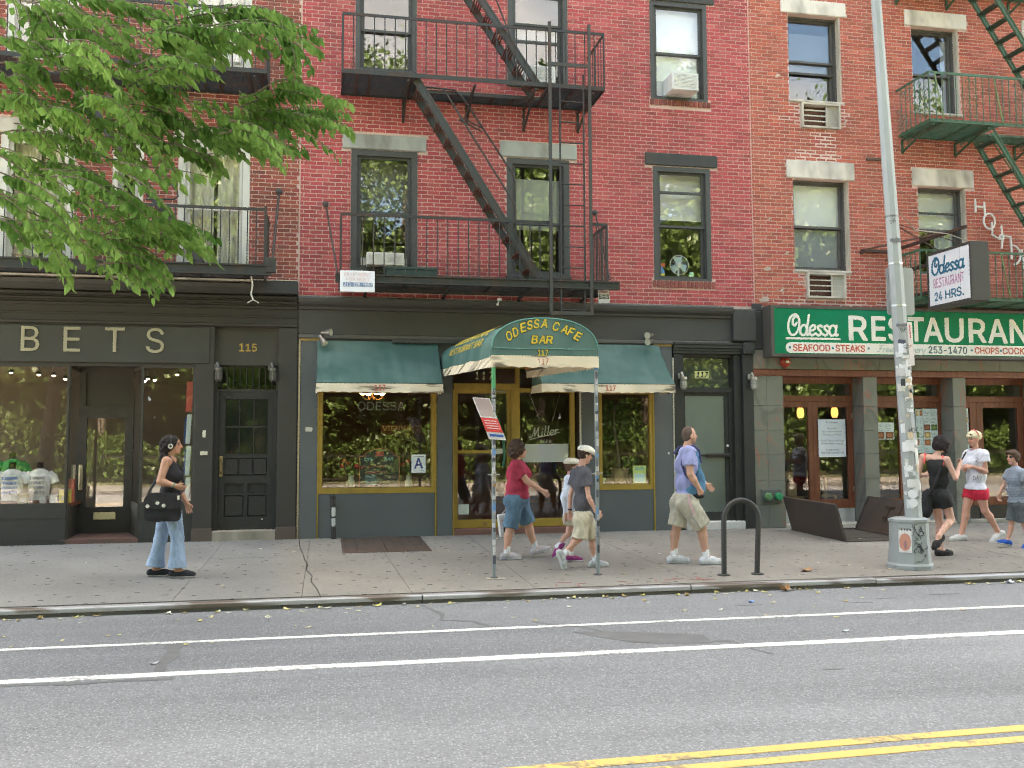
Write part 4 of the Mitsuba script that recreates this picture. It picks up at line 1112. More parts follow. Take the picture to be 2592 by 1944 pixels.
for (xa, ya), (xb_, yb_) in (((-3.92, 0.03), (-3.99, 0.92)), ((-2.86, 0.03), (-3.14, 0.92))):
    f = obj('side_window', MB().bar((xa, ya, 0.3), (xb_, yb_, 0.3), 0.04, 0.6).bar((xa, ya, 2.74), (xb_, yb_, 2.74), 0.04, 0.06).bar((xa, ya, 0.6), (xa, ya, 2.74), 0.03, 0.03, (0, 1, 0)), 'painted', shop, color=(0.045, 0.04, 0.03))
    obj('pane', MB().add([[xa, ya, 0.62], [xb_, yb_, 0.62], [xb_, yb_ + 0.0005, 2.72], [xa, ya + 0.0005, 2.72]], [[0, 1, 2, 3]]), 'shop_pane', f)
sd = obj('shop_door', ring(-3.99, -3.14, 0.08, 2.06, 0.13, 0.90, 0.95, wb=0.42, wt=0.1), 'painted', shop, color=(0.045, 0.038, 0.03), label='recessed dark shop door with a tall pane')
obj('pane', MB().add([[-3.88, 0.925, 0.48], [-3.25, 0.925, 0.48], [-3.25, 0.9255, 1.98], [-3.88, 0.9255, 1.98]], [[0, 1, 2, 3]]), 'pane', sd)
obj('mail_slot', MB().box(-3.72, -3.38, 0.885, 0.9, 0.30, 0.42, 0.004), 'metal', sd, color=(0.6, 0.55, 0.38))
obj('pull', MB().box(-3.96, -3.90, 0.87, 0.9, 0.78, 1.2, 0.008).tube([(-3.93, 0.86, 0.85), (-3.93, 0.83, 0.9), (-3.93, 0.83, 1.08), (-3.93, 0.86, 1.12)], 0.008, 6), 'metal', sd, color=(0.5, 0.45, 0.33))
obj('door_header', ring(-3.99, -3.14, 2.06, 2.80, 0.1, 0.90, 0.96), 'painted', shop, color=(0.045, 0.038, 0.03))
obj('header_panel', MB().box(-3.89, -3.24, 0.93, 0.94, 2.15, 2.72), 'painted', shop, color=(0.05, 0.045, 0.036))
obj('entry_floor', MB().box(-3.99, -2.86, 0.0, 0.95, -0.02, 0.07), 'stained', shop, color=(0.14, 0.075, 0.06))
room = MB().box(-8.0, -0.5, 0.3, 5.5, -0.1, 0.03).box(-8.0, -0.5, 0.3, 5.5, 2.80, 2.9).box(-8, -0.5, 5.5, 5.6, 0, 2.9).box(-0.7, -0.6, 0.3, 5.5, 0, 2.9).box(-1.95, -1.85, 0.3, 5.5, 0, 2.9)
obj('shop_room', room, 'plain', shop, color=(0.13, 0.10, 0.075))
obj('door_mail_flap', MB().box(-1.02, -0.99, 0.16, 0.17, 0.3, 0.33), 'metal', dd, color=(0.4, 0.4, 0.4))
for z, wdt in ((1.66, 0.05), (1.38, 0.11)):
    obj('bell_plate', MB().box(-1.90 - wdt / 2, -1.90 + wdt / 2, -0.045, -0.03, z - 0.03, z + 0.03 + (0.05 if wdt < 0.1 else 0), 0.004), 'metal', shop, color=(0.7, 0.7, 0.66))


def mannequin(x, y, z, s, skin, shirt, lines, label, ink):
    t = thing('display_torso', label, 'mannequin')
    prof = [(0.145, 0.0, .095), (0.15, 0.1, .10), (0.165, 0.25, .11), (0.185, 0.37, .105), (0.17, 0.43, .085), (0.10, 0.475, .06), (0.055, 0.50, .05)]
    def ring_loft(pr_, o):
        m, rows = MB(), []
        for rx, h, ry in pr_:
            a = np.linspace(0, 6.283, 25)[:-1]
            rows.append(np.stack([x + (rx + o) * s * np.cos(a), y + (ry + o) * s * np.sin(a), np.full(24, z + h * s)], 1))
        g = np.concatenate([np.array(rows), np.array(rows)[:, :1]], 1)
        return m.sheet(g)
    nk = ring_loft([(0.055, 0.49, .05), (0.05, 0.56, .048), (0.045, 0.60, .045), (0.001, 0.605, .001)], 0)
    obj('neck_form', nk, 'satin', t, smooth=True, color=skin)
    obj('shirt', ring_loft(prof, 0.0), 'cloth', t, smooth=True, color=shirt)
    for sg in (-1, 1):
        obj('sleeve', MB().tube([(x + sg * 0.13 * s, y, z + 0.41 * s), (x + sg * 0.2 * s, y, z + 0.36 * s), (x + sg * 0.235 * s, y, z + 0.27 * s)], [0.07 * s, 0.07 * s, 0.065 * s], 12), 'cloth', t, smooth=50, color=shirt)
    for i, ln in enumerate(lines):
        obj('print_line', wtext(ln, 0.045 * s, x - 0.115 * s, z + (0.33 - 0.075 * i) * s, y - 0.116 * s, 0.012, True, w=0.23 * s), 'plain', t, color=ink)


GUAC = ['I KNOW', 'THAT', 'GUACAMOLE', 'IS EXTRA']
mannequin(-4.82, 0.42, 0.66, 0.98, (0.5, 0.42, 0.3), (0.58, 0.58, 0.56), GUAC, 'white shirt with blue lettering, left of the pair in the left shop window', (0.10, 0.17, 0.42))
mannequin(-4.43, 0.45, 0.66, 0.98, (0.6, 0.55, 0.45), (0.62, 0.60, 0.55), GUAC, 'white shirt with grey lettering, right of the pair in the left shop window', (0.22, 0.22, 0.24))
mannequin(-4.95, 0.85, 0.80, 1.0, (0.55, 0.42, 0.3), (0.03, 0.22, 0.05), [], 'green shirt on a bust behind the two lettered shirts', (0, 0, 0))
for i, (x, y, wd, h, c, lab) in enumerate(((-4.02, 0.35, 0.16, 0.2, (0.62, 0.5, 0.06), 'yellow boxed toy at the right end of the window display'), (-4.18, 0.30, 0.1, 0.13, (0.6, 0.6, 0.55), 'small white boxed figure at the foot of the right shirt'), (-4.32, 0.28, 0.09, 0.12, (0.55, 0.52, 0.45), 'small cream box between the two shirts'), (-4.6, 0.27, 0.14, 0.16, (0.28, 0.26, 0.15), 'olive tin at the foot of the left shirt'), (-3.99, 0.55, 0.1, 0.36, (0.5, 0.13, 0.08), 'tall red package behind the yellow boxed toy'), (-2.62, 0.35, 0.2, 0.28, (0.42, 0.36, 0.3), 'grey paper parcel in the right shop window'), (-2.55, 0.5, 0.16, 0.62, (0.6, 0.38, 0.05), 'orange yellow chair shaped toy carton in the right shop window'))):
    t = thing('display_box', lab, 'box')
    obj('box', MB().box(x - wd / 2, x + wd / 2, y - 0.05, y + 0.05, 0.61, 0.61 + h, 0.006), 'satin', t, color=c)
    obj('lid', MB().box(x - wd / 2 - 0.003, x + wd / 2 + 0.003, y - 0.053, y + 0.053, 0.61 + h * 0.8, 0.614 + h, 0.004), 'satin', t, color=np.array(c) * 0.75)
    obj('front_label', MB().box(x - wd * 0.3, x + wd * 0.3, y - 0.0535, y - 0.049, 0.61 + h * 0.25, 0.61 + h * 0.6), 'satin', t, color=np.clip(np.array(c) * 0.4 + 0.25, 0, 1))
t = thing('poster_panel', 'upright panel of red and white posters at the right edge of the shop window', 'panel')
obj('red_poster', MB().box(-2.20, -2.10, 0.09, 0.10, 2.04, 2.52, R=rotm('y', 0.03)), 'plain', t, color=(0.4, 0.07, 0.05))
for z0, z1 in ((1.53, 2.0), (1.03, 1.5), (0.62, 1.0)):
    obj('white_poster', MB().box(-2.19, -2.12, 0.09, 0.10, z0, z1, R=rotm('y', 0.04)), 'plain', t, color=(0.5, 0.56, 0.5))
    obj('blue_band', MB().box(-2.22, -2.19, 0.09, 0.10, z0, z1 - 0.05, R=rotm('y', 0.04)), 'plain', t, color=(0.03, 0.05, 0.15))
for i_, (x, z, y) in enumerate(((-5.04, 2.70, 0.9), (-4.62, 2.665, 0.9), (-4.42, 2.665, 1.0), (-4.34, 2.63, 1.4), (-3.05, 2.60, 1.3), (-2.95, 2.62, 1.0), (-2.84, 2.60, 1.0), (-2.48, 2.70, 1.0))):
    t = thing('spot_lamp', ('leftmost', 'second from left', 'third from left', 'fourth from left', 'fifth from left', 'sixth from left', 'seventh from left', 'rightmost')[i_] + ' of the eight small lit ceiling lamps in the left shop', 'lamp', 'lit ceiling lamps in the left shop')
    obj('stem', MB().tube([(x, y, 2.80), (x, y, z + 0.03)], 0.008, 6), 'iron', t, color=(0.1, 0.1, 0.1))
    obj('shade', MB().lathe([(0.03, 0.05), (0.045, 0.0), (0.042, 0.0), (0.02, 0.045)], (x, y, z), 12), 'iron', t, color=(0.15, 0.12, 0.1))
    k = obj('bulb', trimesh.creation.icosphere(1, 0.028), 'lit_lamp', t, smooth=True, at=TF().translate([x, y, z + 0.005]))
    scene[k]['emitter'] = {'type': 'area', 'radiance': {'type': 'rgb', 'value': [2.2, 1.6, 0.9]}}

# ---- the restaurant's building (right)
rest = thing('brick_building', 'orange red brick building with pale lintels above the restaurant sign at right', 'building')
ops = [(8.34, 4.645, 9.455, 6.34), (10.89, 4.645, 11.9, 6.32), (8.32, 7.80, 9.38, 9.46), (10.87, 7.76, 11.87, 9.43), (13.4, 4.645, 14.4, 6.32), (13.4, 7.76, 14.4, 9.43)]
lins = [(8.22, 6.345, 9.58, 6.68), (10.78, 6.325, 12.08, 6.655), (8.18, 9.465, 9.50, 9.74), (10.73, 9.435, 12.06, 9.74), (13.28, 6.325, 14.55, 6.655), (13.28, 9.435, 14.55, 9.74)]
slv = [(8.55, 4.125, 9.33, 4.60), (8.53, 7.295, 9.32, 7.775)]
w = wall(rest, 7.532, 15.4, 3.9, TOP, ops + slv)
lay_bricks(w, 7.536, 14.6, 3.96, 10.8, ops + lins + slv + [(8.32, 4.60, 9.46, 4.645), (8.30, 7.775, 9.40, 7.80), (10.85, 7.70, 11.92, 7.76)], [(0.38, 0.100, 0.062), (0.41, 0.115, 0.074), (0.35, 0.09, 0.058), (0.39, 0.092, 0.068), (0.33, 0.09, 0.06), (0.42, 0.13, 0.09)], 5, patched=((8.22, 7.22, 8.56, 7.78), (9.3, 7.25, 9.52, 7.7), (8.05, 7.3, 8.4, 7.5), (8.35, 6.66, 9.35, 6.92), (8.33, 4.0, 8.6, 4.64), (9.3, 4.0, 9.5, 4.64), (7.6, 3.9, 10.5, 4.13), (8.7, 6.9, 9.3, 7.3)))
PALE = (0.62, 0.575, 0.51)
for l in lins:
    lintel(rest, *l, PALE, -0.03)
for a, b, z in ((8.33, 9.46, 4.602), (8.31, 9.39, 7.777), (10.86, 11.91, 7.71)):
    sill(rest, a, b, z, z + 0.042, (0.5, 0.46, 0.4))
for i, (a, z0, b, z1) in enumerate(ops):
    ra = (5.49, 5.53, 8.63, 8.56, 5.5, 8.56)[i]
    k = window(rest, a + 0.01, b - 0.01, z0 + 0.002, z1 - 0.002, ra, (0.10, 0.095, 0.088), mould=0.035, deep=0.13, sash=0.045)
    jm = obj('reveal', MB().box(b - 0.028, b - 0.006, 0.004, 0.125, z0, z1), 'stained', rest, color=(0.45, 0.40, 0.32))
    if i == 0:
        blind(k, a + 0.06, b - 0.06, 5.48, 6.3, 0.27, (0.72, 0.73, 0.72))
        blind(k, a + 0.06, b - 0.06, 4.68, 5.46, 0.285, (0.27, 0.29, 0.295), name='screen')
    elif i == 1:
        blind(k, a + 0.06, b - 0.06, 5.50, 6.3, 0.27, (0.55, 0.56, 0.53))
        obj('rail', MB().box(a + 0.05, b - 0.05, 0.17, 0.2, 5.83, 5.87), 'painted', k, color=(0.06, 0.06, 0.055))
        blind(k, a + 0.5, b - 0.06, 4.68, 5.5, 0.28, (0.35, 0.37, 0.36), 'cloth', 0.02, 'curtain')
    elif i == 2:
        blind(k, a + 0.06, b - 0.06, 8.45, 9.2, 0.27, (0.12, 0.13, 0.14))
        obj('rail', MB().box(a + 0.05, b - 0.05, 0.17, 0.2, 8.38, 8.42), 'painted', k, color=(0.06, 0.06, 0.055))
    elif i == 3:
        blind(k, b - 0.2, b - 0.06, 7.8, 9.3, 0.27, (0.33, 0.35, 0.38), 'cloth', 0.015, 'curtain')
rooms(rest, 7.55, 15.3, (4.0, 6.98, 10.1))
# through-wall air conditioner sleeves
for i, (a, z0, b, z1) in enumerate(slv):
    t = thing('air_conditioner', ('cream through-wall air conditioner sleeve right above the green sign', 'cream through-wall air conditioner sleeve under the third floor window, with patched mortar around it')[i], 'air conditioner')
    obj('sleeve', ring(a + 0.005, b - 0.005, z0 + 0.005, z1 - 0.005, 0.035, -0.06, 0.25), 'stained', t, color=(0.50, 0.46, 0.38))
    obj('back', MB().box(a + 0.04, b - 0.04, 0.1, 0.13, z0 + 0.04, z1 - 0.04), 'stained', t, color=(0.13, 0.06, 0.04))
    obj('panel', MB().box(b - 0.27, b - 0.04, 0.0, 0.03, z0 + 0.04, z1 - 0.04), 'stained', t, color=(0.42, 0.40, 0.34))
    for q in range(3):
        z = z0 + 0.04 + (z1 - z0 - 0.08) * (q + 1) / 4
        obj('grille_bar', MB().box(a + 0.04, b - 0.27, -0.02, 0.0, z - 0.011, z + 0.011).box(b - 0.27, b - 0.04, -0.006, 0.0, z - 0.004, z + 0.004), 'stained', t, color=(0.50, 0.47, 0.40))
    obj('mullion', MB().box(b - 0.285, b - 0.262, -0.03, 0.0, z0 + 0.04, z1 - 0.04), 'stained', t, color=(0.5, 0.46, 0.38))
# smeared mortar patches on the brickwork
pm = MB()
for x, z, s in ((7.78, 4.62, .06), (8.05, 4.24, .035), (8.16, 4.92, .03), (8.06, 8.22, .04), (7.85, 5.55, .025), (7.7, 4.06, .10), (9.42, 7.45, .03)):
    for q in range(3):
        a = rng.random() * 6.3
        p = Polygon([(x + s * (0.4 + 0.7 * rng.random()) * math.cos(i * 0.7) * 1.2 + 0.02 * q, z + s * (0.35 + 0.6 * rng.random()) * math.sin(i * 0.7) * 0.6 + 0.02 * q) for i in range(9)])
        pm.ext(p.buffer(0), -0.0135 - 0.0006 * q, -0.004)
obj('mortar_smear', pm, 'stained', w, color=(0.52, 0.42, 0.35), kind='stuff')
# ---- ground floor
shop = obj('shopfront', MB().box(7.462, 15.4, 0.02, 0.30, 2.83, 3.95), 'painted', rest, color=(0.05, 0.05, 0.046), label='stone and mahogany restaurant front')
obj('corner_block', MB().box(7.47, 7.66, -0.05, 0.02, 3.17, 3.86, 0.02).box(7.47, 7.66, -0.03, 0.02, 3.86, 4.0, 0.02), 'painted', shop, color=(0.04, 0.041, 0.04))
xs = [7.455, 8.7, 9.95, 11.2, 12.45, 13.7, 15.4]
for a, b in zip(xs[:-1], xs[1:]):
    obj('fascia_stone', MB().box(a + 0.003, b - 0.003, -0.045, 0.02, 2.82, 3.165, 0.004), 'veined_stone', shop)
profile('brown_rail', [(0.36, 2.70), (-0.07, 2.70), (-0.075, 2.73), (-0.06, 2.81), (0.36, 2.815)], 7.45, 15.4, 'wood', shop)
for a, b, y1 in ((7.43, 8.02, 0.6), (9.61, 9.89, 0.6), (11.45, 11.72, 0.6), (13.25, 13.53, 0.6)):
    zc = 0.0
    hs = (0.42, 0.42, 0.46, 0.42, 0.44, 0.54)
    for h in hs:
        if a < 8:
            for c, d in ((a, a + 0.27), (a + 0.27, b)):
                obj('pier_stone', MB().box(c + 0.0015, d - 0.0015, -0.05 - 0.004 * rng.random(), y1, zc + 0.0015, zc + h - 0.0015, 0.004), 'veined_stone', shop)
        else:
            obj('pier_stone', MB().box(a, b, -0.03 - 0.003 * rng.random(), y1, zc + 0.0015, zc + h - 0.0015, 0.004), 'veined_stone', shop)
        zc += h
SILV = (0.42, 0.42, 0.40)


def bay(a, b, leafs, panel, name):
    """A pair of glazed wooden leaves under a transom, set back between the piers."""
    y = 0.34
    obj('head', MB().box(a, b, y - 0.02, y + 0.1, 2.26, 2.34).box(a, b, y - 0.02, y + 0.1, 2.62, 2.70), 'wood', shop)
    tr = obj('transom', ring(a, b, 2.34, 2.62, 0.03, y, y + 0.05), 'wood', shop)
    obj('pane', MB().add([[a + .02, y + .03, 2.35], [b - .02, y + .03, 2.35], [b - .02, y + .0305, 2.61], [a + .02, y + .0305, 2.61]], [[0, 1, 2, 3]]), 'pane', tr)
    for (p, q, sl, sr) in leafs:
        k = obj('door_leaf', MB().box(p, p + sl, y, y + 0.06, 0.30, 2.26, 0.006).box(q - sr, q, y, y + 0.06, 0.30, 2.26, 0.006).box(p + sl, q - sr, y, y + 0.06, 2.15, 2.26, 0.004).box(p + sl, q - sr, y, y + 0.06, 0.30, 0.46, 0.004), 'wood', shop)
        obj('pane', MB().add([[p + sl - .01, y + .03, .45], [q - sr + .01, y + .03, .45], [q - sr + .01, y + .0305, 2.16], [p + sl - .01, y + .0305, 2.16]], [[0, 1, 2, 3]]), 'shop_pane', k)
        obj('kick_panel', MB().box(p + 0.01, q - 0.01, y + 0.004, y + 0.055, 0.05, 0.298, 0.004), 'stained', k, color=panel)
    obj('door_step', MB().box(a, b, -0.02 if panel == SILV else 0.15, 0.6, -0.03, 0.05, 0.006), 'stained', shop, color=(0.42, 0.39, 0.33))


bay(8.02, 9.61, ((8.02, 8.80, 0.05, 0.10), (8.80, 9.61, 0.11, 0.115)), SILV, 'a')
bay(9.89, 11.45, ((9.89, 10.66, 0.03, 0.11), (10.66, 11.45, 0.11, 0.13)), SILV, 'b')
bay(11.72, 13.25, ((11.72, 12.21, 0.03, 0.14), (12.21, 13.25, 0.14, 0.14)), (0.06, 0.05, 0.04), 'c')
bay(13.53, 15.3, ((13.53, 14.4, 0.03, 0.12), (14.4, 15.3, 0.12, 0.12)), (0.06, 0.05, 0.04), 'd')
obj('hinge', MB().box(9.575, 9.59, 0.31, 0.34, 1.95, 2.05).box(9.575, 9.59, 0.31, 0.34, 0.6, 0.7), 'metal', shop, color=(0.5, 0.45, 0.35))
room = MB().box(7.6, 15.3, 0.62, 8.0, -0.1, 0.03).box(7.6, 15.3, 0.45, 8.0, 2.9, 3.0).box(7.6, 15.3, 8, 8.1, 0, 3).box(7.55, 7.65, 0.62, 8.0, 0, 3).box(15.3, 15.4, 0.3, 8.0, -0.1, 3)
obj('dining_room', room, 'plain', shop, color=(0.12, 0.095, 0.065))

# dining furniture behind the glass
def wooden_chair(x, y, turn, label):
    t = thing('dining_chair', label, 'chair', 'wooden chairs inside the restaurant')
    R = rotm('z', turn)
    o = np.array([x, y, 0.03])
    W = (0.42, 0.26, 0.10)

    def put(nm, m):
        v, f = m.mesh()
        obj(nm, (v @ R.T + o, f), 'satin', t, color=W)
    put('seat', MB().box(-.2, .2, -.2, .2, .43, .46, .01))
    for a in (-.18, .18):
        put('leg', MB().box(a - .018, a + .018, -.19, -.155, 0, .43))
        put('rear_post', MB().box(a - .018, a + .018, .165, .2, 0, .9))
    put('top_rail', MB().box(-.2, .2, .165, .2, .82, .92, .01))
    for i in range(5):
        put('slat', MB().box(-.13 + i * .06, -.105 + i * .06, .175, .19, .46, .82))


def dining_table(x, y, label):
    t = thing('dining_table', label, 'table')
    obj('top', MB().box(x - .4, x + .4, y - .35, y + .35, .74, .77, .01), 'satin', t, color=(0.08, 0.05, 0.03))
    obj('column', MB().tube([(x, y, .06), (x, y, .74)], .04, 10), 'iron', t, color=(.03, .03, .03))
    obj('foot', MB().box(x - .3, x + .3, y - .04, y + .04, .03, .07, .01).box(x - .04, x + .04, y - .3, y + .3, .03, .07, .01), 'iron', t, color=(.03, .03, .03))


dining_table(8.75, 1.5, 'dark dining table behind the left pair of restaurant doors')
wooden_chair(8.30, 1.15, 0.1, 'pale wooden slat back chair at the left behind the restaurant doors')
wooden_chair(8.62, 0.98, 0.05, 'pale wooden slat back chair before the dark table behind the restaurant doors')
wooden_chair(9.45, 1.25, 0.0, 'pale wooden slat back chair behind the door with the white notice')
dining_table(9.6, 1.9, 'dark dining table behind the door with the white notice')
t = thing('paper_bag', 'brown paper bag standing on the chair behind the restaurant doors', 'bag')
obj('bag', MB().box(8.53, 8.73, 0.86, 0.98, 0.49, 0.74, 0.02), 'plain', t, color=(0.42, 0.30, 0.17))
obj('handle', MB().tube([(8.58, 0.92, 0.73), (8.6, 0.92, 0.8), (8.66, 0.92, 0.8), (8.68, 0.92, 0.73)], 0.006, 6), 'plain', t, color=(0.4, 0.28, 0.15))
for i, (x, z) in enumerate(((9.98, 2.12), (10.78, 2.13))):
    t = thing('wall_lamp', ('small lit orange lamp seen through the left restaurant door', 'small lit orange lamp above the white notice, inside the restaurant')[i], 'lamp')
    k = obj('shade', MB().lathe([(0.05, 0.0), (0.075, 0.06), (0.075, 0.16), (0.05, 0.22)], (x, 3.0, z - 0.1), 14), 'lit_lamp', t, smooth=40)
    scene[k]['emitter'] = {'type': 'area', 'radiance': {'type': 'rgb', 'value': [0.10, 0.045, 0.01]}}
    obj('bracket', MB().tube([(x, 3.0, z + 0.1), (x, 3.0, 2.9)], 0.008, 6), 'iron', t, color=(.1, .07, .04))
# papers on the doors
t = thing('door_notice', 'big white printed notice taped inside the right leaf of the first restaurant doors', 'notice')
obj('sheet', MB().box(8.89, 9.44, 0.322, 0.326, 1.235, 1.93), 'plain', t, color=(0.74, 0.75, 0.78))
for i, (s, ww) in enumerate((('At Odessa', .24), ('', 0), ('We feature', .2), ('Delicious Homemade', .4), ('Blintzes and Pirogi', .38), ('', 0), ('Greek, Blintzes and Pirogi', .46), ('served daily and evenings', .44), ('', 0), ('We also feature', .26), ('Homemade Challah Bread', .45))):
    if s:
        obj('text_line', wtext(s, 0.03, 9.165 - ww / 2, 1.86 - 0.056 * i, 0.3215, 0.0015, w=ww), 'plain', t, color=(0.25, 0.25, 0.27))


def menu_sheet(x0, x1, z0, z1, label, seed, y=0.325):
    t = thing('menu_sheet', label, 'menu')
    r = np.random.default_rng(seed)
    obj('sheet', MB().box(x0, x1, y, y + 0.004, z0, z1), 'plain', t, color=(0.62, 0.68, 0.64))
    m = MB()
    nx, nz = max(2, int((x1 - x0) / 0.13)), max(2, int((z1 - z0) / 0.13))
    for i in range(nx):
        for j in range(nz):
            a, c = x0 + (x1 - x0) * i / nx + 0.012, z0 + (z1 - z0) * j / nz + 0.012
            wd, h = (x1 - x0) / nx - 0.024, (z1 - z0) / nz - 0.03
            if r.random() < 0.45:
                cc = [(0.20, 0.09, 0.04), (0.45, 0.3, 0.12), (0.3, 0.12, 0.05), (0.12, 0.16, 0.05)][r.integers(4)]
                obj('dish_photo', MB().box(a, a + wd, y - 0.0015, y, c, c + h), 'plain', t, color=cc)
                obj('plate', MB().ext(Polygon(arc(a + wd / 2, c + h / 2, wd * .35, h * .3, 0, 350, 12)), y - 0.003, y - 0.0015), 'plain', t, color=np.clip(np.array(cc) * 1.8, 0, .7))
            else:
                for q in range(4):
                    m.box(a, a + wd * (0.5 + 0.5 * r.random()), y - 0.001, y, c + h * q / 4, c + h * q / 4 + 0.006)
    obj('small_print', m, 'plain', t, color=(0.12, 0.16, 0.15), kind='stuff')


menu_sheet(10.06, 10.44, 1.555, 1.87, 'white picture menu on the left leaf of the middle restaurant doors', 3)
menu_sheet(10.90, 11.05, 1.30, 2.12, 'narrow picture menu partly hidden by the lamp post', 4)
menu_sheet(11.06, 11.36, 1.29, 2.13, 'tall picture menu on the right leaf of the middle restaurant doors', 5)
menu_sheet(11.78, 12.02, 1.3, 2.14, 'narrow picture menu on the far leaf beside the right stone pier', 6)
# siamese connection and fire bell
t = thing('standpipe_inlet', 'grey standpipe plate with two green caps on the stone pier', 'standpipe inlet')
obj('plate', MB().box(7.545, 7.93, -0.085, -0.05, 0.445, 0.68, 0.02), 'painted', t, color=(0.09, 0.10, 0.095))
for x, c in ((7.64, (0.10, 0.22, 0.09)), (7.84, (0.03, 0.25, 0.10))):
    k = obj('cap', MB().lathe([(0.05, 0.0), (0.05, 0.04), (0.066, 0.045), (0.066, 0.10), (0.055, 0.115), (0.0, 0.118)], (x, -0.08, 0.56), 20, 'y'), 'painted', t, smooth=35, color=c)
    obj('lug', MB().box(x - 0.075, x + 0.075, -0.19, -0.17, 0.55, 0.57).box(x - 0.01, x + 0.01, -0.205, -0.18, 0.545, 0.575), 'painted', k, color=c)
t = thing('fire_bell', 'red alarm bell under the left end of the green sign', 'bell')
obj('gong', MB().lathe([(0.10, 0.0), (0.10, 0.02), (0.085, 0.06), (0.05, 0.085), (0.0, 0.09)], (8.06, -0.06, 2.95), 24, 'y'), 'gloss', t, smooth=50, color=(0.40, 0.06, 0.03))
obj('boss', MB().lathe([(0.03, 0.0), (0.03, 0.012), (0.012, 0.016), (0.0, 0.016)], (8.06, -0.15, 2.95), 14, 'y'), 'metal', t, color=(0.6, 0.6, 0.5))
obj('striker', MB().box(8.04, 8.08, -0.1, -0.05, 2.82, 2.86, 0.005), 'iron', t, color=(0.2, 0.05, 0.03))

# the long green sign
t = thing('sign_box', 'long green and white lettered restaurant sign over the doors', 'sign')
obj('case', ring(7.65, 14.6, 3.02, 3.93, 0.06, -0.385, -0.05, wb=0.05, wt=0.05).box(7.70, 14.55, -0.12, -0.06, 3.05, 3.9), 'painted', t, color=(0.085, 0.078, 0.066))
obj('green_panel', MB().box(7.711, 14.54, -0.372, -0.35, 3.071, 3.879), 'green_face', t)
band_ = Polygon([(8.02, 3.085), (14.5, 3.085), (14.5, 3.275), (8.02, 3.275)] + arc(8.02, 3.18, 0.095, 0.095, 90, 270))
WL = (0.74, 0.73, 0.66)
obj('white_band', MB().ext(band_, -0.376, -0.371), 'satin', t, color=WL)
obj('underline', MB().box(7.93, 8.985, -0.377, -0.371, 3.325, 3.362), 'satin', t, color=WL)
obj('script_word', script('Odessa', 0.042, 7.95, 3.40, -0.372, 0.185, slant=0.12, fit=0.98), 'satin', t, color=WL)
for s, a, b in (('R', 9.15, 9.52), ('E', 9.60, 9.88), ('S', 9.93, 10.29), ('T', 10.33, 10.66), ('A', 10.64, 11.04), ('U', 11.08, 11.47), ('R', 11.57, 11.93), ('A', 11.97, 12.38), ('N', 12.43, 12.81), ('T', 12.88, 13.2)):
    x = wtext(s, 0.425, a, 3.335, -0.372, 0.006, True, w=b - a)
    obj('letter', x, 'satin', t, color=WL, label=f'white letter {s} of the long word')
REDP, INK = (0.5, 0.09, 0.05), (0.08, 0.13, 0.15)
for s, a, b in (('SEAFOOD', 8.06, 8.78), ('STEAKS', 8.88, 9.46), ('CHOPS', 11.68, 12.19), ('COCKTAILS', 12.26, 13.2)):
    obj('red_word', wtext(s, 0.115, a, 3.122, -0.377, 0.003, True, w=b - a), 'satin', t, color=REDP, label=f'red word {s}')
for x in (8.0, 8.83, 9.53, 11.62, 12.225):
    obj('dot', MB().ext(Polygon(arc(x, 3.18, 0.022, 0.022, 0, 350, 12)), -0.379, -0.376), 'satin', t, color=(0.05, 0.15, 0.22))
obj('script_word', script('Free Delivery', 0.012, 9.70, 3.125, -0.377, 0.062, slant=0.2, fit=0.96), 'satin', t, color=(0.36, 0.43, 0.42))
obj('phone_number', wtext('253-1470', 0.125, 10.73, 3.115, -0.377, 0.003, True, w=0.79), 'satin', t, color=INK)

# the projecting sign: a lit box at right angles to the wall
t = thing('projecting_sign', 'white projecting restaurant sign in a dark case above the green sign', 'sign')
X0, X1 = 10.29, 10.615
def side(m):       # from the plane that looks to -y to the face that looks to -x; its left end is at the wall
    v, f = m.mesh() if isinstance(m, MB) else m
    return np.stack([v[:, 1], -v[:, 0], v[:, 2]], 1), f
obj('case', side(ring(1.04, 2.19, 3.815, 4.785, 0.045, X0, X1)), 'painted', t, color=(0.055, 0.052, 0.047))
obj('core', MB().box(X0 + 0.012, X1 - 0.012, -2.15, -1.08, 3.855, 4.745), 'painted', t, color=(0.055, 0.052, 0.047))
obj('face', MB().box(X0 + 0.006, X0 + 0.012, -2.146, -1.084, 3.859, 4.741), 'satin', t, color=(0.74, 0.74, 0.76))
yk = X0 + 0.006
TEAL = (0.02, 0.12, 0.20)
obj('script_word', side(script('Odessa', 0.034, 1.15, 4.385, yk, 0.145, slant=0.12, fit=0.86)), 'satin', t, color=TEAL)
obj('word', side(wtext('RESTAURANT', 0.16, 1.20, 4.155, yk, 0.003, False, w=0.80)), 'satin', t, color=(0.40, 0.14, 0.26))
obj('hours', side(wtext('24', 0.145, 1.22, 3.93, yk, 0.003, True, w=0.2)), 'satin', t, color=TEAL)
obj('hours', side(wtext('HRS.', 0.145, 1.50, 3.93, yk, 0.003, True, w=0.48)), 'satin', t, color=TEAL)
obj('seam', side(MB().box(1.90, 1.906, yk - 0.002, yk, 3.86, 4.74)), 'satin', t, color=(0.4, 0.4, 0.4))
obj('hanger', MB().tube([(10.45, -1.25, 4.78), (10.45, -0.05, 5.5)], 0.012, 6).tube([(10.45, -1.9, 4.78), (10.45, -0.05, 5.55)], 0.008, 6), 'iron', t, color=(0.05, 0.04, 0.035))
for z_ in (4.12, 4.62):
    obj('mount', MB().box(10.41, 10.49, -1.04, -0.02, z_, z_ + 0.05), 'iron', t, color=(0.05, 0.04, 0.035))
t = thing('sign_bracket', 'empty rusty angle iron bracket on the wall left of the projecting sign', 'bracket')
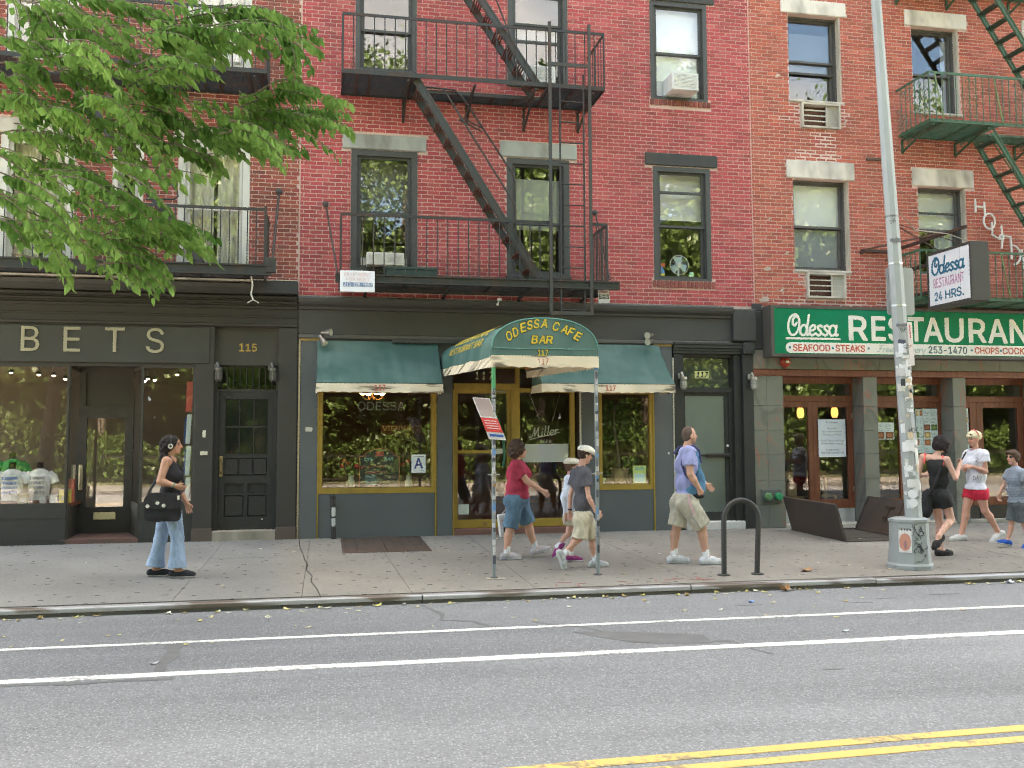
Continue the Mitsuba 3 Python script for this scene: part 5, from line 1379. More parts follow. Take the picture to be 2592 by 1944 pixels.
obj('wall_bar', MB().bar((9.66, -0.05, 5.03), (10.35, -0.05, 5.03), 0.05, 0.05).bar((9.66, -0.03, 5.03), (9.66, -0.05, 4.98), 0.04, 0.04), 'iron', t, color=(0.05, 0.028, 0.022))
obj('arm', MB().bar((10.25, -0.05, 5.03), (10.25, -2.15, 5.03), 0.045, 0.05), 'iron', t, color=(0.045, 0.028, 0.022))
obj('brace', MB().bar((9.70, -0.05, 5.045), (10.2, -1.6, 5.045), 0.025, 0.03), 'iron', t, color=(0.10, 0.05, 0.035))
t = thing('iron_strip', 'short rusty iron strip fixed to the brickwork beside the lamp post', 'strip')
obj('strip', MB().box(9.83, 10.28, -0.05, 0.0, 6.75, 6.80, 0.006), 'iron', t, color=(0.09, 0.05, 0.04))
# old tube letters
t = thing('tube_letters', 'white bent tube letters stepping down the wall at far right', 'lettering')
TW = (0.66, 0.64, 0.6)
yy = -0.10
LT = [('H', [[(11.42, 5.86), (11.42, 5.62)], [(11.42, 5.73), (11.60, 5.72)], [(11.60, 5.82), (11.61, 5.58)]]), ('O', [arc(11.69, 5.47, 0.115, 0.14, 0, 360, 22)]), ('L', [[(11.74, 5.46), (11.74, 5.22), (11.88, 5.15), (11.94, 5.16)]]),
      ('I', [[(11.93, 5.40), (11.95, 5.20), (11.92, 4.98)], arc(11.93, 5.19, 0.04, 0.04, 0, 360, 12)]), ('D', [[(11.97, 5.21), (12.11, 5.2), (12.12, 5.02)], [(12.12, 5.05), (12.12, 4.80)], arc(12.13, 4.87, 0.17, 0.18, 90, -80, 12)]), ('A', [[(12.33, 4.98), (12.36, 4.62)], [(12.40, 4.6), (12.5, 4.9), (12.6, 4.55)]])]
for s, ls in LT:
    m = MB()
    for l in ls:
        m.tube([(x * 1.0535, yy, 1.552 + (z - 1.552) * 1.0535) for x, z in l], 0.019, 7)
    obj('letter', m, 'satin', t, smooth=50, color=TW, label=f'bent tube letter {s}')

# ================================================================ fire escapes
IRON = (0.028, 0.030, 0.029)
RUST = (0.085, 0.032, 0.022)


def platform(t, x0, x1, y0, y1, z, col, opening=None, deep=0.06, channel=False, xb=(), mat='iron'):
    """The deck of a fire escape: frame, cross bars and a grating of slats (one mass: each is a few pixels)."""
    fr = MB().box(x0, x1, y0 - 0.012, y0, z - deep, z + 0.01).box(x0, x0 + 0.012, y0, y1, z - deep, z + 0.01).box(x1 - 0.012, x1, y0, y1, z - deep, z + 0.01).box(x0, x1, y1 - 0.012, y1, z - deep, z)
    if channel:
        fr.box(x0 - 0.06, x1 + 0.12, y0 - 0.06, y0 - 0.013, z - deep - 0.01, z + 0.02, 0.004).box(x0 - 0.06, x1 + 0.12, y0 - 0.09, y0 - 0.06, z - deep - 0.012, z - deep + 0.012).box(x0 - 0.06, x1 + 0.12, y0 - 0.09, y0 - 0.06, z, z + 0.022)
    k = obj('platform', fr, mat, t, color=col)
    g = MB()
    n = int((y1 - y0) / 0.036)
    for i in range(n):
        y = y0 + 0.02 + (y1 - y0 - 0.04) * i / (n - 1)
        if opening and opening[2] < y < opening[3]:
            g.box(x0 + 0.012, opening[0], y - 0.004, y + 0.004, z - 0.03, z).box(opening[1], x1 - 0.012, y - 0.004, y + 0.004, z - 0.03, z)
        else:
            g.box(x0 + 0.012, x1 - 0.012, y - 0.004, y + 0.004, z - 0.03, z)
    obj('grating', g, mat, k, color=col, kind='stuff')
    for x in xb:
        ya = opening[3] if opening and opening[0] < x < opening[1] else y0
        obj('cross_bar', MB().box(x - 0.022, x + 0.022, ya, y1, z - 0.055, z - 0.031), mat, k, color=col)
    return k


def railing(t, x0, x1, y0, y1, z, h, col, step=0.165, gaps=(), left=True, right=True, mat='iron', r=0.009):
    k = obj('railing', MB().box(x0, x1, y0 - 0.008, y0 + 0.008, z + h - 0.045, z + h), mat, t, color=col)
    if left:
        obj('side_rail', MB().box(x0, x0 + 0.016, y0 + 0.008, y1, z + h - 0.045, z + h), mat, k, color=col)
    if right:
        obj('side_rail', MB().box(x1 - 0.016, x1, y0 + 0.008, y1, z + h - 0.045, z + h), mat, k, color=col)
    n = int((x1 - x0) / step)
    for i in range(n + 1):
        x = x0 + 0.01 + (x1 - x0 - 0.02) * i / n
        if not any(a < x < b for a, b in gaps):
            obj('baluster', MB().tube([(x, y0, z - 0.02), (x, y0, z + h - 0.04)], r if 0 < i < n else r * 1.8, 6), mat, k, smooth=True, color=col)
    m = int((y1 - y0) / step)
    for s, x in ((left, x0 + 0.01), (right, x1 - 0.01)):
        if s:
            for j in range(1, m):
                y = y0 + (y1 - y0) * j / m
                obj('baluster', MB().tube([(x, y, z - 0.02), (x, y, z + h - 0.04)], r, 6), mat, k, smooth=True, color=col)
    return k


def bracket(t, x, y0, z, zb, col, mat='iron', scroll=False):
    m = MB().box(x - 0.02, x + 0.02, -0.03, 0.0, zb, z - 0.06).bar((x, -0.02, zb + 0.03), (x, y0 + 0.1, z - 0.06), 0.03, 0.03).bar((x, -0.01, z - 0.075), (x, y0, z - 0.075), 0.03, 0.03)
    k = obj('bracket', m, mat, t, color=col)
    if scroll:
        c = np.array([x, -0.22, (z + zb) / 2 + 0.05])
        obj('scroll', MB().tube([c + [0, 0.09 * (1 - i / 26) * math.cos(i * 0.6), 0.09 * (1 - i / 26) * math.sin(i * 0.6)] for i in range(24)], 0.008, 5), mat, k, color=col)
    return k


def stair(t, pa, pb, ya, yb, n, col, tread, mat='iron', hand=True, width=0.13):
    """Two stringers from pa (x, z) down to pb, slatted treads between."""
    for y in (ya, yb):
        s = obj('stringer', MB().bar((pa[0], y, pa[1]), (pb[0], y, pb[1]), 0.012, width, (0, 0, 1)).bar((pa[0], y, pa[1] + width * 0.55), (pb[0], y, pb[1] + width * 0.55), 0.035, 0.008).bar((pa[0], y, pa[1] - width * 0.62), (pb[0], y, pb[1] - width * 0.62), 0.035, 0.008), mat, t, color=col)
        rv = MB()
        for i in range(2 * n):
            u = (i + 0.5) / (2 * n)
            c = np.array([pa[0] + (pb[0] - pa[0]) * u, y - 0.008, pa[1] + (pb[1] - pa[1]) * u + 0.02 * (-1) ** i])
            rv.box(c[0] - 0.009, c[0] + 0.009, c[1] - 0.006, c[1], c[2] - 0.009, c[2] + 0.009, 0.004)
        obj('rivets', rv, mat, s, color=np.array(col) * 1.3, kind='stuff')
    for i in range(n):
        u = (i + 0.5) / n
        x, z = pa[0] + (pb[0] - pa[0]) * u, pa[1] + (pb[1] - pa[1]) * u
        m = MB()
        for q in range(4):
            m.box(x - 0.085 + q * 0.045, x - 0.06 + q * 0.045, ya + 0.007, yb - 0.007, z - 0.012, z + 0.006)
        m.box(x - 0.09, x + 0.1, ya + 0.006, ya + 0.02, z - 0.035, z - 0.012).box(x - 0.09, x + 0.1, yb - 0.02, yb - 0.006, z - 0.035, z - 0.012)
        obj('tread', m, mat, t, color=tread)


fe = thing('fire_escape', 'black iron fire escape with two balconies and rusty stairs on the red building', 'fire escape')
k = platform(fe, 0.18, 4.47, -1.0, -0.02, 7.39, IRON, opening=(1.38, 3.52, -0.97, -0.38), xb=(0.42, 0.62, 1.28, 1.36, 2.0, 2.35, 2.7, 3.05, 3.53, 3.95, 4.3))
obj('opening_bar', MB().box(1.38, 3.52, -0.385, -0.373, 7.33, 7.39).box(1.38, 1.392, -0.97, -0.385, 7.33, 7.39).box(3.508, 3.52, -0.97, -0.385, 7.33, 7.39), 'iron', k, color=IRON)
railing(fe, 0.18, 4.47, -1.0, -0.01, 7.39, 0.93, IRON)
k = platform(fe, 0.17, 4.56, -0.96, -0.02, 4.12, IRON, deep=0.10, channel=True, xb=(0.5, 1.2, 1.9, 2.6, 3.3, 4.1))
railing(fe, 0.18, 3.53, -1.0, -0.01, 4.12, 0.985, IRON, right=False)
railing(fe, 4.2, 4.49, -1.0, -0.01, 4.12, 0.985, IRON, left=False, step=0.09)
for x, zb in ((1.22, 6.92), (2.30, 6.97), (3.30, 6.90), (4.27, 6.93)):
    bracket(fe, x, -1.0, 7.36, zb, IRON)
for x in (0.6, 1.9, 3.2, 4.3):
    bracket(fe, x, -0.8, 4.06, 3.93, IRON)
stair(fe, (1.36, 7.33), (3.33, 4.22), -0.92, -0.42, 12, (0.045, 0.048, 0.046), RUST)
stair(fe, (1.42, 10.2), (3.36, 7.37), -0.92, -0.42, 11, (0.045, 0.048, 0.046), RUST)
for y, pts in ((-0.42, [(1.43, 7.42), (2.04, 7.40), (2.18, 7.28), (3.02, 6.03), (3.06, 5.9), (3.08, 4.5)]), (-0.92, [(1.79, 7.22), (2.97, 5.35), (2.97, 4.75)])):
    obj('handrail', MB().tube([(x, y, z) for x, z in pts], 0.016, 7), 'iron', fe, smooth=60, color=IRON)
obj('handrail', MB().tube([(x, -0.42, z) for x, z in ((1.6, 10.6), (2.75, 9.02), (3.01, 8.37), (3.15, 7.5))], 0.014, 7), 'iron', fe, smooth=60, color=IRON)
obj('handrail_tie', MB().tube([(2.05, -0.92, 6.78), (2.5, -0.42, 6.78)], 0.012, 6).tube([(2.05, -0.92, 6.72), (2.5, -0.42, 6.72)], 0.012, 6), 'iron', fe, color=IRON)
ld = obj('ladder', MB().box(3.50, 3.55, -1.06, -1.03, 3.58, 8.42).box(4.17, 4.22, -1.06, -1.03, 3.58, 8.42).box(3.55, 4.17, -1.06, -1.045, 7.68, 7.74).box(3.50, 4.22, -1.075, -1.061, 3.57, 3.63), 'iron', fe, color=(0.045, 0.048, 0.046), label='drop ladder between two flat posts')
obj('rail', MB().tube([(3.70, -1.0, 3.6), (3.70, -1.0, 7.58)], 0.016, 7), 'iron', ld, smooth=True, color=IRON)
obj('rail', MB().tube([(4.10, -1.0, 3.6), (4.10, -1.0, 7.58)], 0.016, 7), 'iron', ld, smooth=True, color=IRON)
for i in range(11):
    z = 3.66 + i * 0.345
    obj('rung', MB().tube([(3.69, -1.0, z), (4.11, -1.0, z)], 0.011, 6), 'iron', ld, smooth=True, color=IRON)
for a, b in (((-0.05, -0.05, 5.46), (0.14, -1.0, 4.16)), ((4.56, -0.05, 5.52), (4.52, -1.0, 4.18))):
    k = obj('tie_rod', MB().tube([a, b], 0.014, 7), 'iron', fe, smooth=True, color=IRON)
    s_ = trimesh.creation.icosphere(2, 0.05)
    obj('knob', (s_.vertices + np.array(a), s_.faces), 'iron', k, smooth=True, color=(0.05, 0.05, 0.05))

GREEN = (0.048, 0.108, 0.062)
ge = thing('fire_escape', 'green iron fire escape with ornate railings on the right building', 'fire escape')
for z, h in ((7.27, 0.87), (10.15, 0.9), (4.06, 0.84)):
    op = (12.0, 13.9, -0.92, -0.38) if z > 5 else None
    xl = 10.22 if z < 5 else 10.52
    platform(ge, xl, 14.6, -0.95, -0.02, z, GREEN, opening=op, xb=(10.8, 11.4, 11.78, 12.4, 13.2, 14.0), deep=0.05)
    if z < 10:
        rl = railing(ge, xl - 0.02, 14.6, -0.97, -0.01, z, h, GREEN, step=0.135, right=False)
        for xa in (xl + 0.1, 11.82, 12.9, 13.9):
            obj('stay', MB().bar((xa, -0.985, z + h - 0.02), (xa + 0.16, -0.985, z), 0.014, 0.02, (0, 1, 0)), 'iron', rl, color=(0.16, 0.24, 0.10))
        # a band of scrollwork in the panels, too fine to pick apart
        sc = MB()
        for xa in [xl - 0.014] * 4 + [11.3, 11.45, 12.3, 12.45, 13.2]:
            for q in range(5):
                cz = z + 0.12 + q * 0.15
                yy_ = -0.85 + 0.16 * (len(sc.v) % 6) if xa < xl + .1 else -0.97
                sc.tube([(xa + (0.05 * math.cos(a) if xa > xl + .1 else 0), yy_ + (0.05 * math.cos(a) if xa < xl + .1 else 0), cz + 0.055 * math.sin(a)) for a in np.linspace(0, 5.2, 10)], 0.007, 4)
        obj('scrollwork', sc, 'iron', rl, color=GREEN, kind='stuff')
for x, z, zb in ((10.59, 7.25, 6.92), (11.71, 7.25, 6.91), (10.56, 10.13, 9.81), (11.64, 10.13, 9.8), (13.0, 7.25, 6.9), (13.0, 10.13, 9.8)):
    bracket(ge, x, -0.95, z, zb, (0.03, 0.075, 0.042), scroll=True)
stair(ge, (11.82, 7.12), (13.75, 4.15), -0.92, -0.42, 11, GREEN, (0.028, 0.06, 0.04), hand=False, width=0.11)
stair(ge, (11.80, 9.95), (13.55, 7.32), -0.92, -0.42, 10, GREEN, (0.028, 0.06, 0.04), hand=False, width=0.11)
obj('handrail', MB().tube([(12.1, -0.42, 7.25), (13.2, -0.42, 5.75)], 0.012, 6), 'iron', ge, smooth=60, color=GREEN)

le = thing('fire_escape', 'dark iron fire escape on the left building, mostly hidden by the tree', 'fire escape')
platform(le, -6.2, -0.97, -0.96, -0.02, 4.22, IRON, deep=0.13, channel=True, xb=(-5, -4, -3, -2, -1.3))
railing(le, -6.2, -0.94, -1.0, -0.01, 4.22, 0.90, IRON, step=0.13, left=False)
obj('corner_post', MB().box(-0.965, -0.925, -1.02, -0.98, 4.2, 5.15), 'iron', le, color=IRON)
platform(le, -6.2, -0.96, -1.0, -0.02, 7.29, IRON, opening=(-4.6, -2.1, -0.95, -0.35), xb=(-1.95, -1.72, -1.25, -1.05))
railing(le, -6.2, -0.96, -1.0, -0.01, 7.29, 0.96, IRON, left=False)
for x in (-1.15, -3.4):
    bracket(le, x, -1.0, 7.26, 6.85, IRON)
stair(le, (-4.0, 7.26), (-1.9, 4.26), -0.92, -0.42, 12, (0.045, 0.048, 0.05), RUST)
obj('handrail', MB().tube([(-4.0, -0.92, 7.9), (-2.68, -0.92, 5.87), (-2.25, -0.92, 5.33), (-2.24, -0.92, 5.26), (-2.3, -0.92, 5.22), (-2.7, -0.92, 5.2)], 0.014, 7), 'iron', le, smooth=60, color=IRON)
k = obj('tie_rod', MB().tube([(-0.80, -0.05, 5.62), (-0.84, -0.99, 4.25)], 0.02, 8), 'iron', le, smooth=True, color=IRON)
s_ = trimesh.creation.icosphere(2, 0.055)
obj('knob', (s_.vertices + np.array([-0.80, -0.06, 5.64]), s_.faces), 'iron', k, smooth=True, color=(0.05, 0.05, 0.05))
obj('shoe', MB().box(-0.93, -0.78, -1.04, -0.97, 4.12, 4.36, 0.01), 'iron', k, color=IRON)
t = thing('rope_end', 'frayed pale rope end hanging under the left fire escape', 'rope')
obj('rope', MB().tube([(-1.15, -0.9, 4.08), (-1.13, -0.9, 3.95), (-1.15, -0.9, 3.8), (-1.12, -0.9, 3.72)], 0.012, 6), 'cloth', t, color=(0.5, 0.48, 0.42))
obj('strand', MB().tube([(-1.12, -0.9, 3.72), (-1.03, -0.9, 3.67)], 0.009, 6), 'cloth', t, color=(0.5, 0.48, 0.42))
obj('strand', MB().tube([(-1.12, -0.9, 3.72), (-1.2, -0.9, 3.67)], 0.009, 6), 'cloth', t, color=(0.5, 0.48, 0.42))

# signs hung on the balconies
t = thing('rent_sign', 'white apartment for rent sign hung on the lower fire escape balcony', 'sign')
obj('plate', MB().box(0.18, 0.71, -1.075, -1.062, 3.855, 4.185, 0.004), 'satin', t, color=(0.72, 0.73, 0.78))
obj('line', wtext('APARTMENT', 0.055, 0.235, 4.095, -1.0755, 0.002, False, w=0.42), 'satin', t, color=(0.62, 0.42, 0.42))
obj('line', wtext('FOR RENT', 0.055, 0.27, 4.02, -1.0755, 0.002, False, w=0.36), 'satin', t, color=(0.62, 0.42, 0.42))
obj('bar', MB().box(0.23, 0.675, -1.078, -1.0755, 3.935, 4.0), 'satin', t, color=(0.10, 0.15, 0.30))
obj('line', wtext('212-228-9300', 0.05, 0.245, 3.942, -1.0785, 0.002, True, w=0.415), 'satin', t, color=(0.72, 0.73, 0.78))
t = thing('rent_sign', 'small white and black phone sign hung at the right end of the fire escape', 'sign')
obj('plate', MB().box(4.34, 4.53, -0.93, -0.92, 3.80, 4.04, R=rotm('y', -0.06)), 'satin', t, color=(0.55, 0.54, 0.52))
obj('bar', MB().box(4.35, 4.52, -0.935, -0.931, 3.87, 3.94, R=rotm('y', -0.06)), 'satin', t, color=(0.04, 0.04, 0.04))
obj('line', wtext('FOR RENT', 0.035, 4.365, 3.965, -0.9325, 0.002, True, w=0.14), 'satin', t, color=(0.4, 0.12, 0.12))
obj('line', wtext('228-9300', 0.035, 4.365, 3.888, -0.9365, 0.002, True, w=0.14), 'satin', t, color=(0.6, 0.6, 0.6))
t = thing('camera_unit', 'small white camera under the brickwork over the cafe', 'camera')
obj('body', MB().box(2.80, 2.87, -0.22, -0.12, 3.90, 3.95, 0.008), 'satin', t, color=(0.7, 0.7, 0.68))
obj('arm', MB().tube([(2.83, -0.16, 3.90), (2.81, -0.15, 3.86)], 0.014, 7).box(2.785, 2.83, -0.17, -0.10, 3.83, 3.87, 0.006), 'satin', t, color=(0.7, 0.7, 0.68))


# ================================================================ awnings and canopy
def awning(x0, x1, z1, z0, out, label, number, nx):
    t = thing('window_awning', label, 'awning')
    rows = []
    for s in np.linspace(0, 1, 15):
        y = -0.05 - (out - 0.05) * s
        z = z1 + (z0 - z1) * s - 0.025 * math.sin(math.pi * s)
        rows.append([(x, y, z - math.sin(math.pi * s) * (0.014 * (1 - math.cos((x - x0) / (x1 - x0) * 6.283 * 3)) / 2 + 0.022 * (float(meshkit.noise([x * 5.0, s * 2.2, 3.0])) - 0.5) + 0.012 * (float(meshkit.noise([x * 14.0 + s * 6, s * 4, 5.0])) - 0.5))) for x in np.linspace(x0, x1, 49)])
    obj('cover', MB().sheet(np.array(rows)[::-1], 0.004), 'awning', t, smooth=40)
    for x in (x0, x1):
        e = 0.004 if x == x0 else -0.004
        tri = [(-0.05, z1), (-out, z0), (-out, z0 - 0.01), (-0.05, z0 - 0.01)]
        m = trimesh.creation.extrude_polygon(Polygon(tri), 0.003, engine='earcut')
        v = np.asarray(m.vertices)
        obj('side', (np.stack([x + e - 0.0015 + v[:, 2], v[:, 0], v[:, 1]], 1), np.asarray(m.faces)), 'awning', t)
    valance(t, [(x, -out - 0.006) for x in np.linspace(x0 - 0.005, x1 + 0.005, 90)], z0 - 0.008, 0.15, 3)
    valance(t, [(x0 + 0.0, y) for y in np.linspace(-0.06, -out, 26)], z0 - 0.008, 0.15, 5)
    valance(t, [(x1 - 0.0, y) for y in np.linspace(-out, -0.06, 26)], z0 - 0.008, 0.15, 6)
    obj('number', wtext('117', 0.085, nx, z0 - 0.115, -out - 0.016, 0.003, True, w=0.17), 'plain', t, color=(0.4, 0.08, 0.06))
    obj('frame', MB().tube([(x0, -out + 0.02, z0 - 0.02), (x1, -out + 0.02, z0 - 0.02)], 0.012, 6).tube([(x0 + 0.02, -0.04, z0 - 0.02), (x0 + 0.02, -out + 0.02, z0 - 0.02)], 0.012, 6).tube([(x1 - 0.02, -0.04, z0 - 0.02), (x1 - 0.02, -out + 0.02, z0 - 0.02)], 0.012, 6), 'iron', t, color=(0.05, 0.05, 0.05))
    return t


def valance(t, path, z, h, seed, z_end=None):
    p = np.array(path)
    n = len(p)
    d = np.gradient(p, axis=0)
    nrm = np.stack([d[:, 1], -d[:, 0]], 1)
    nrm /= np.linalg.norm(nrm, axis=1, keepdims=True)
    L = np.concatenate([[0], np.cumsum(np.linalg.norm(np.diff(p, axis=0), axis=1))])
    zz = np.linspace(z, z if z_end is None else z_end, n)
    hem = 0.014 * np.abs(np.sin(L * 3.14159 / 0.17)) + 0.012 * meshkit.noise(np.stack([L * 4, L * 0 + seed, L * 0], 1))
    rows = []
    for s in np.linspace(0, 1, 6):
        off = 0.02 * s * (meshkit.noise(np.stack([L * 7, L * 0 + seed + 0.4 * s, L * 0], 1)) - 0.4) * 2
        rows.append(np.stack([p[:, 0] + nrm[:, 0] * off, p[:, 1] + nrm[:, 1] * off, zz - (h - hem) * s], 1))
    obj('valance', MB().sheet(np.array(rows), 0.0025), 'valance', t, smooth=50)


awning(-0.16, 1.80, 3.20, 2.465, 0.82, 'green awning with cream valance over the left cafe window', '117', 0.73)
awning(3.41, 5.68, 3.21, 2.485, 0.82, 'green awning with cream valance over the right cafe window', '117', 4.48)

cn = thing('entrance_canopy', 'barrel shaped green canopy with yellow lettering over the cafe door, on two street poles', 'canopy')
YF, YB = -4.52, -0.16


def canopy_sec(y, o=0.0):
    u = (y - YF) / (YB - YF)
    xa, xb_ = 1.94 + (1.83 - 1.94) * u, 3.265 + (3.30 - 3.265) * u
    zb, zt = 2.575 + 0.17 * u, 3.045 + 0.19 * u
    xm, hw = (xa + xb_) / 2, (xb_ - xa) / 2
    a = np.linspace(math.pi, 0, 25)
    c, s = np.cos(a), np.sin(a)
    X = xm + (hw - o) * np.sign(c) * np.abs(c) ** 0.85
    Z = zb + 0.10 + (zt - zb - 0.10 - o) * np.abs(s) ** 0.95
    X = np.concatenate([[xa + o], X, [xb_ - o]])
    Z = np.concatenate([[zb], Z, [zb]])
    return np.stack([X, np.full(len(X), y), Z], 1)


ys = np.linspace(YF, YB, 41)
g = np.array([canopy_sec(y) - [0, 0, 0.016 * math.sin(math.pi * ((y - YF) / 1.5 % 1))] for i, y in enumerate(ys)])
wob = (meshkit.noise(g * [6, 5, 6]) - 0.5) * 0.018 + (meshkit.noise(g * [14, 9, 14] + 7) - 0.5) * 0.009
wob[0] = 0
wob[:, 0] *= 0.2
wob[:, -1] *= 0.2
g[..., 2] += wob
obj('cover', MB().sheet(g, 0.004), 'awning', cn, smooth=50)
sec = canopy_sec(YF)
front = Polygon([(p[0], p[2]) for p in sec])
obj('front', MB().ext(front, YF - 0.006, YF), 'awning', cn)
rope = [tuple(p + np.array([0, -0.012, 0])) for p in sec[1:-1]]
obj('piping', MB().tube(rope, 0.008, 6), 'satin', cn, smooth=60, color=(0.10, 0.27, 0.24))
obj('seam', MB().tube([(1.97, YF - 0.012, 2.672), (2.3, YF - 0.012, 2.668), (2.6, YF - 0.014, 2.675), (2.9, YF - 0.012, 2.668), (3.24, YF - 0.012, 2.672)], 0.007, 6), 'satin', cn, smooth=60, color=(0.10, 0.25, 0.22))
obj('lining', MB().add([canopy_sec(y, 0.03)[j] for y in (YF + 0.05, YB - 0.02) for j in (26, 20)], [[0, 1, 3, 2]]), 'plain', cn, color=(0.42, 0.22, 0.07))
yl = YF - 0.009
YEL, DK = (0.60, 0.44, 0.04), (0.015, 0.02, 0.012)


def canopy_letter(ch, cx_, cz, h, ang, w):
    """One brush letter with a dark edge, turned about its foot."""
    for nm, mat_c, k, dy in (('letter_edge', DK, 1.14, 0.0), ('letter', YEL, 1.0, 0.003)):
        v, f = wtext(ch, h * k, 0, 0, 0, 0.003, True, w=w * k, slant=0.18)
        v = v - [(v[:, 0].max() + v[:, 0].min()) / 2, 0, (v[:, 2].max() + v[:, 2].min()) / 2]
        v = v @ rotm('y', -ang).T
        obj(nm, (v + [cx_, yl - dy, cz], f), 'plain', cn, color=mat_c)


SCL, OX, OZ = 1.335 / 925.0, 1.94 - 525 * 1.335 / 925.0, 2.575 + 435 * 1.335 / 925.0
for ch, px, pz, a, ww in (('O', 672, 265, 0.45, .075), ('D', 725, 232, 0.40, .07), ('E', 793, 192, 0.3, .072), ('S', 850, 170, 0.2, .07), ('S', 908, 158, 0.12, .07), ('A', 972, 155, 0.0, .085), ('C', 1078, 178, -0.15, .08), ('A', 1150, 198, -0.3, .08), ('F', 1208, 222, -0.35, .07), ('E', 1268, 258, -0.45, .075)):
    canopy_letter(ch, OX + px * SCL, OZ - pz * SCL, 0.105, a, ww)
for ch, px, ww in (('B', 890, .08), ('A', 955, .09), ('R', 1018, .085)):
    canopy_letter(ch, OX + px * SCL, OZ - 292 * SCL, 0.095, 0.0, ww)
for nm, c, k, dy in (('number_edge', DK, 1.1, 0.0), ('number', YEL, 1.0, 0.003)):
    obj(nm, wtext('117', 0.07 * k, OX + (962 - 45 * k) * SCL, OZ - (403 + 25 * k) * SCL, yl - dy, 0.003, True, w=0.13 * k), 'plain', cn, color=c)
obj('number', wtext('117', 0.075, OX + 915 * SCL, 2.475, YF - 0.022, 0.003, False, w=0.135), 'plain', cn, color=(0.42, 0.10, 0.09))
# the lettering on the canopy's left flank follows its curve
def flank(s, y0, y1, u0, u1):
    m = text_mesh(s, 1.0, 0.001, False)
    m = trimesh.remesh.subdivide_to_size(m.vertices, m.faces, 0.2)
    v = np.array(m[0])
    v[:, 0] = (v[:, 0] - v[:, 0].min()) / np.ptp(v[:, 0])
    v[:, 1] = (v[:, 1] - v[:, 1].min()) / np.ptp(v[:, 1])
    out = []
    for a, b, c in v:
        y = y0 + (y1 - y0) * a
        u = 1 + (u0 + (u1 - u0) * b) * 11
        sec_ = canopy_sec(y, -0.012 - (0.004 if c > 0 else 0))
        i = min(int(u), 25)
        out.append(sec_[i] * (1 - (u - i)) + sec_[i + 1] * (u - i))
    return np.array(out), m[1]


obj('flank_word', flank('ODESSA CAFE', -1.2, -3.9, 0.36, 0.68), 'plain', cn, color=(0.40, 0.30, 0.04))
obj('flank_word', flank('RESTAURANT BAR', -1.2, -3.9, 0.10, 0.28), 'plain', cn, color=(0.40, 0.30, 0.04))
valance(cn, [(x, YF - 0.012) for x in np.linspace(1.93, 3.275, 80)], 2.585, 0.155, 11)
valance(cn, [(1.83 + 0.11 * s, YB + (YF - YB) * s) for s in np.linspace(0, 1, 90)], 2.745, 0.15, 12, 2.575)
valance(cn, [(3.265 + 0.035 * s, YF + (YB - YF) * s) for s in np.linspace(0, 1, 90)], 2.575, 0.15, 13, 2.745)
fr = MB()
for y in (YF + 0.03, -3.0, -1.5):
    fr.tube(canopy_sec(y, 0.02)[::2], 0.011, 6)
for x in (1.95, 3.25):
    fr.tube([(x, YF + 0.03, 2.56), (x + (-0.1 if x < 2 else 0.04), YB, 2.73)], 0.014, 6)
obj('frame', fr, 'iron', cn, color=(0.2, 0.2, 0.2))
STK = [(0.42, 0.42, 0.41), (0.05, 0.05, 0.05), (0.40, 0.39, 0.35), (0.12, 0.13, 0.13), (0.30, 0.30, 0.30), (0.08, 0.08, 0.09), (0.35, 0.36, 0.36), (0.5, 0.5, 0.5), (0.05, 0.05, 0.05), (0.10, 0.22, 0.42), (0.2, 0.2, 0.2), (0.45, 0.2, 0.06)]
for x, sd_ in ((1.965, 4), (3.245, 9)):
    z0 = float(zs(-4.5))
    k = obj('pole', MB().tube([(x, -4.5, z0), (x, -4.5, 2.60)], 0.024, 14), 'painted', cn, smooth=50, color=(0.21, 0.235, 0.24), label='sticker covered pole of the canopy')
    obj('foot', MB().lathe([(0.05, 0), (0.05, 0.012), (0.03, 0.018)], (x, -4.5, z0), 16), 'iron', k, color=(0.1, 0.1, 0.1))
    obj('clamp', MB().tube([(x, -4.5, 1.13), (x, -4.5, 1.17)], 0.034, 12).tube([(x - 0.07, -4.5, 1.15), (x + 0.07, -4.52, 1.155)], 0.009, 6), 'metal', k, color=(0.25, 0.24, 0.22))
    r = np.random.default_rng(sd_)
    z = 0.1
    while z < 2.45:
        h = 0.02 + 0.08 * r.random() ** 1.5
        a0 = -2.6 + 0.6 * r.random()
        a = np.linspace(a0, a0 + 1.2 + 1.2 * r.random(), 7)
        if r.random() < 0.75:
            rr = 0.0245 + 0.0006 * r.random()
            grid = np.array([[(x + rr * math.cos(q), -4.5 + rr * math.sin(q), z + w_ * h + 0.02 * (r.random() - 0.5)) for w_ in (0, 1)] for q in a])
            obj('sticker', MB().sheet(grid, 0.0), 'plain', k, color=STK[r.integers(len(STK))])
        z += h * (0.8 + 0.5 * r.random())
g = np.array([[(1.965 + 0.0258 * math.cos(q), -4.5 + 0.0258 * math.sin(q), z) for z in (2.18, 2.5)] for q in np.linspace(-2.9, -0.3, 8)])
obj('sticker', MB().sheet(g, 0.0), 'plain', cn + '__pole', color=(0.08, 0.30, 0.12), label='green sticker at the top of the pole')
obj('footing_patch', tilt(MB().flat(Polygon([(1.86, -4.58), (2.10, -4.60), (2.09, -4.49), (1.88, -4.47)]), 0.0, 0.006)), 'plain', cn, color=(0.30, 0.27, 0.22))
t = thing('tilted_placard', 'tilted red white and blue paper placard tied to the left canopy pole', 'placard')
R = rotm('y', -0.50)
o = np.array([1.90, -4.48, 1.82])
def pl(x0, x1, z0, z1, y0=0.0, y1=0.004):
    v, f = MB().box(x0, x1, y0, y1, z0, z1).mesh()
    v[:, 1] += 0.03 * np.sin(v[:, 2] * 9)
    return v @ rotm('y', 0.36).T * [1, 1, 1] + o, f
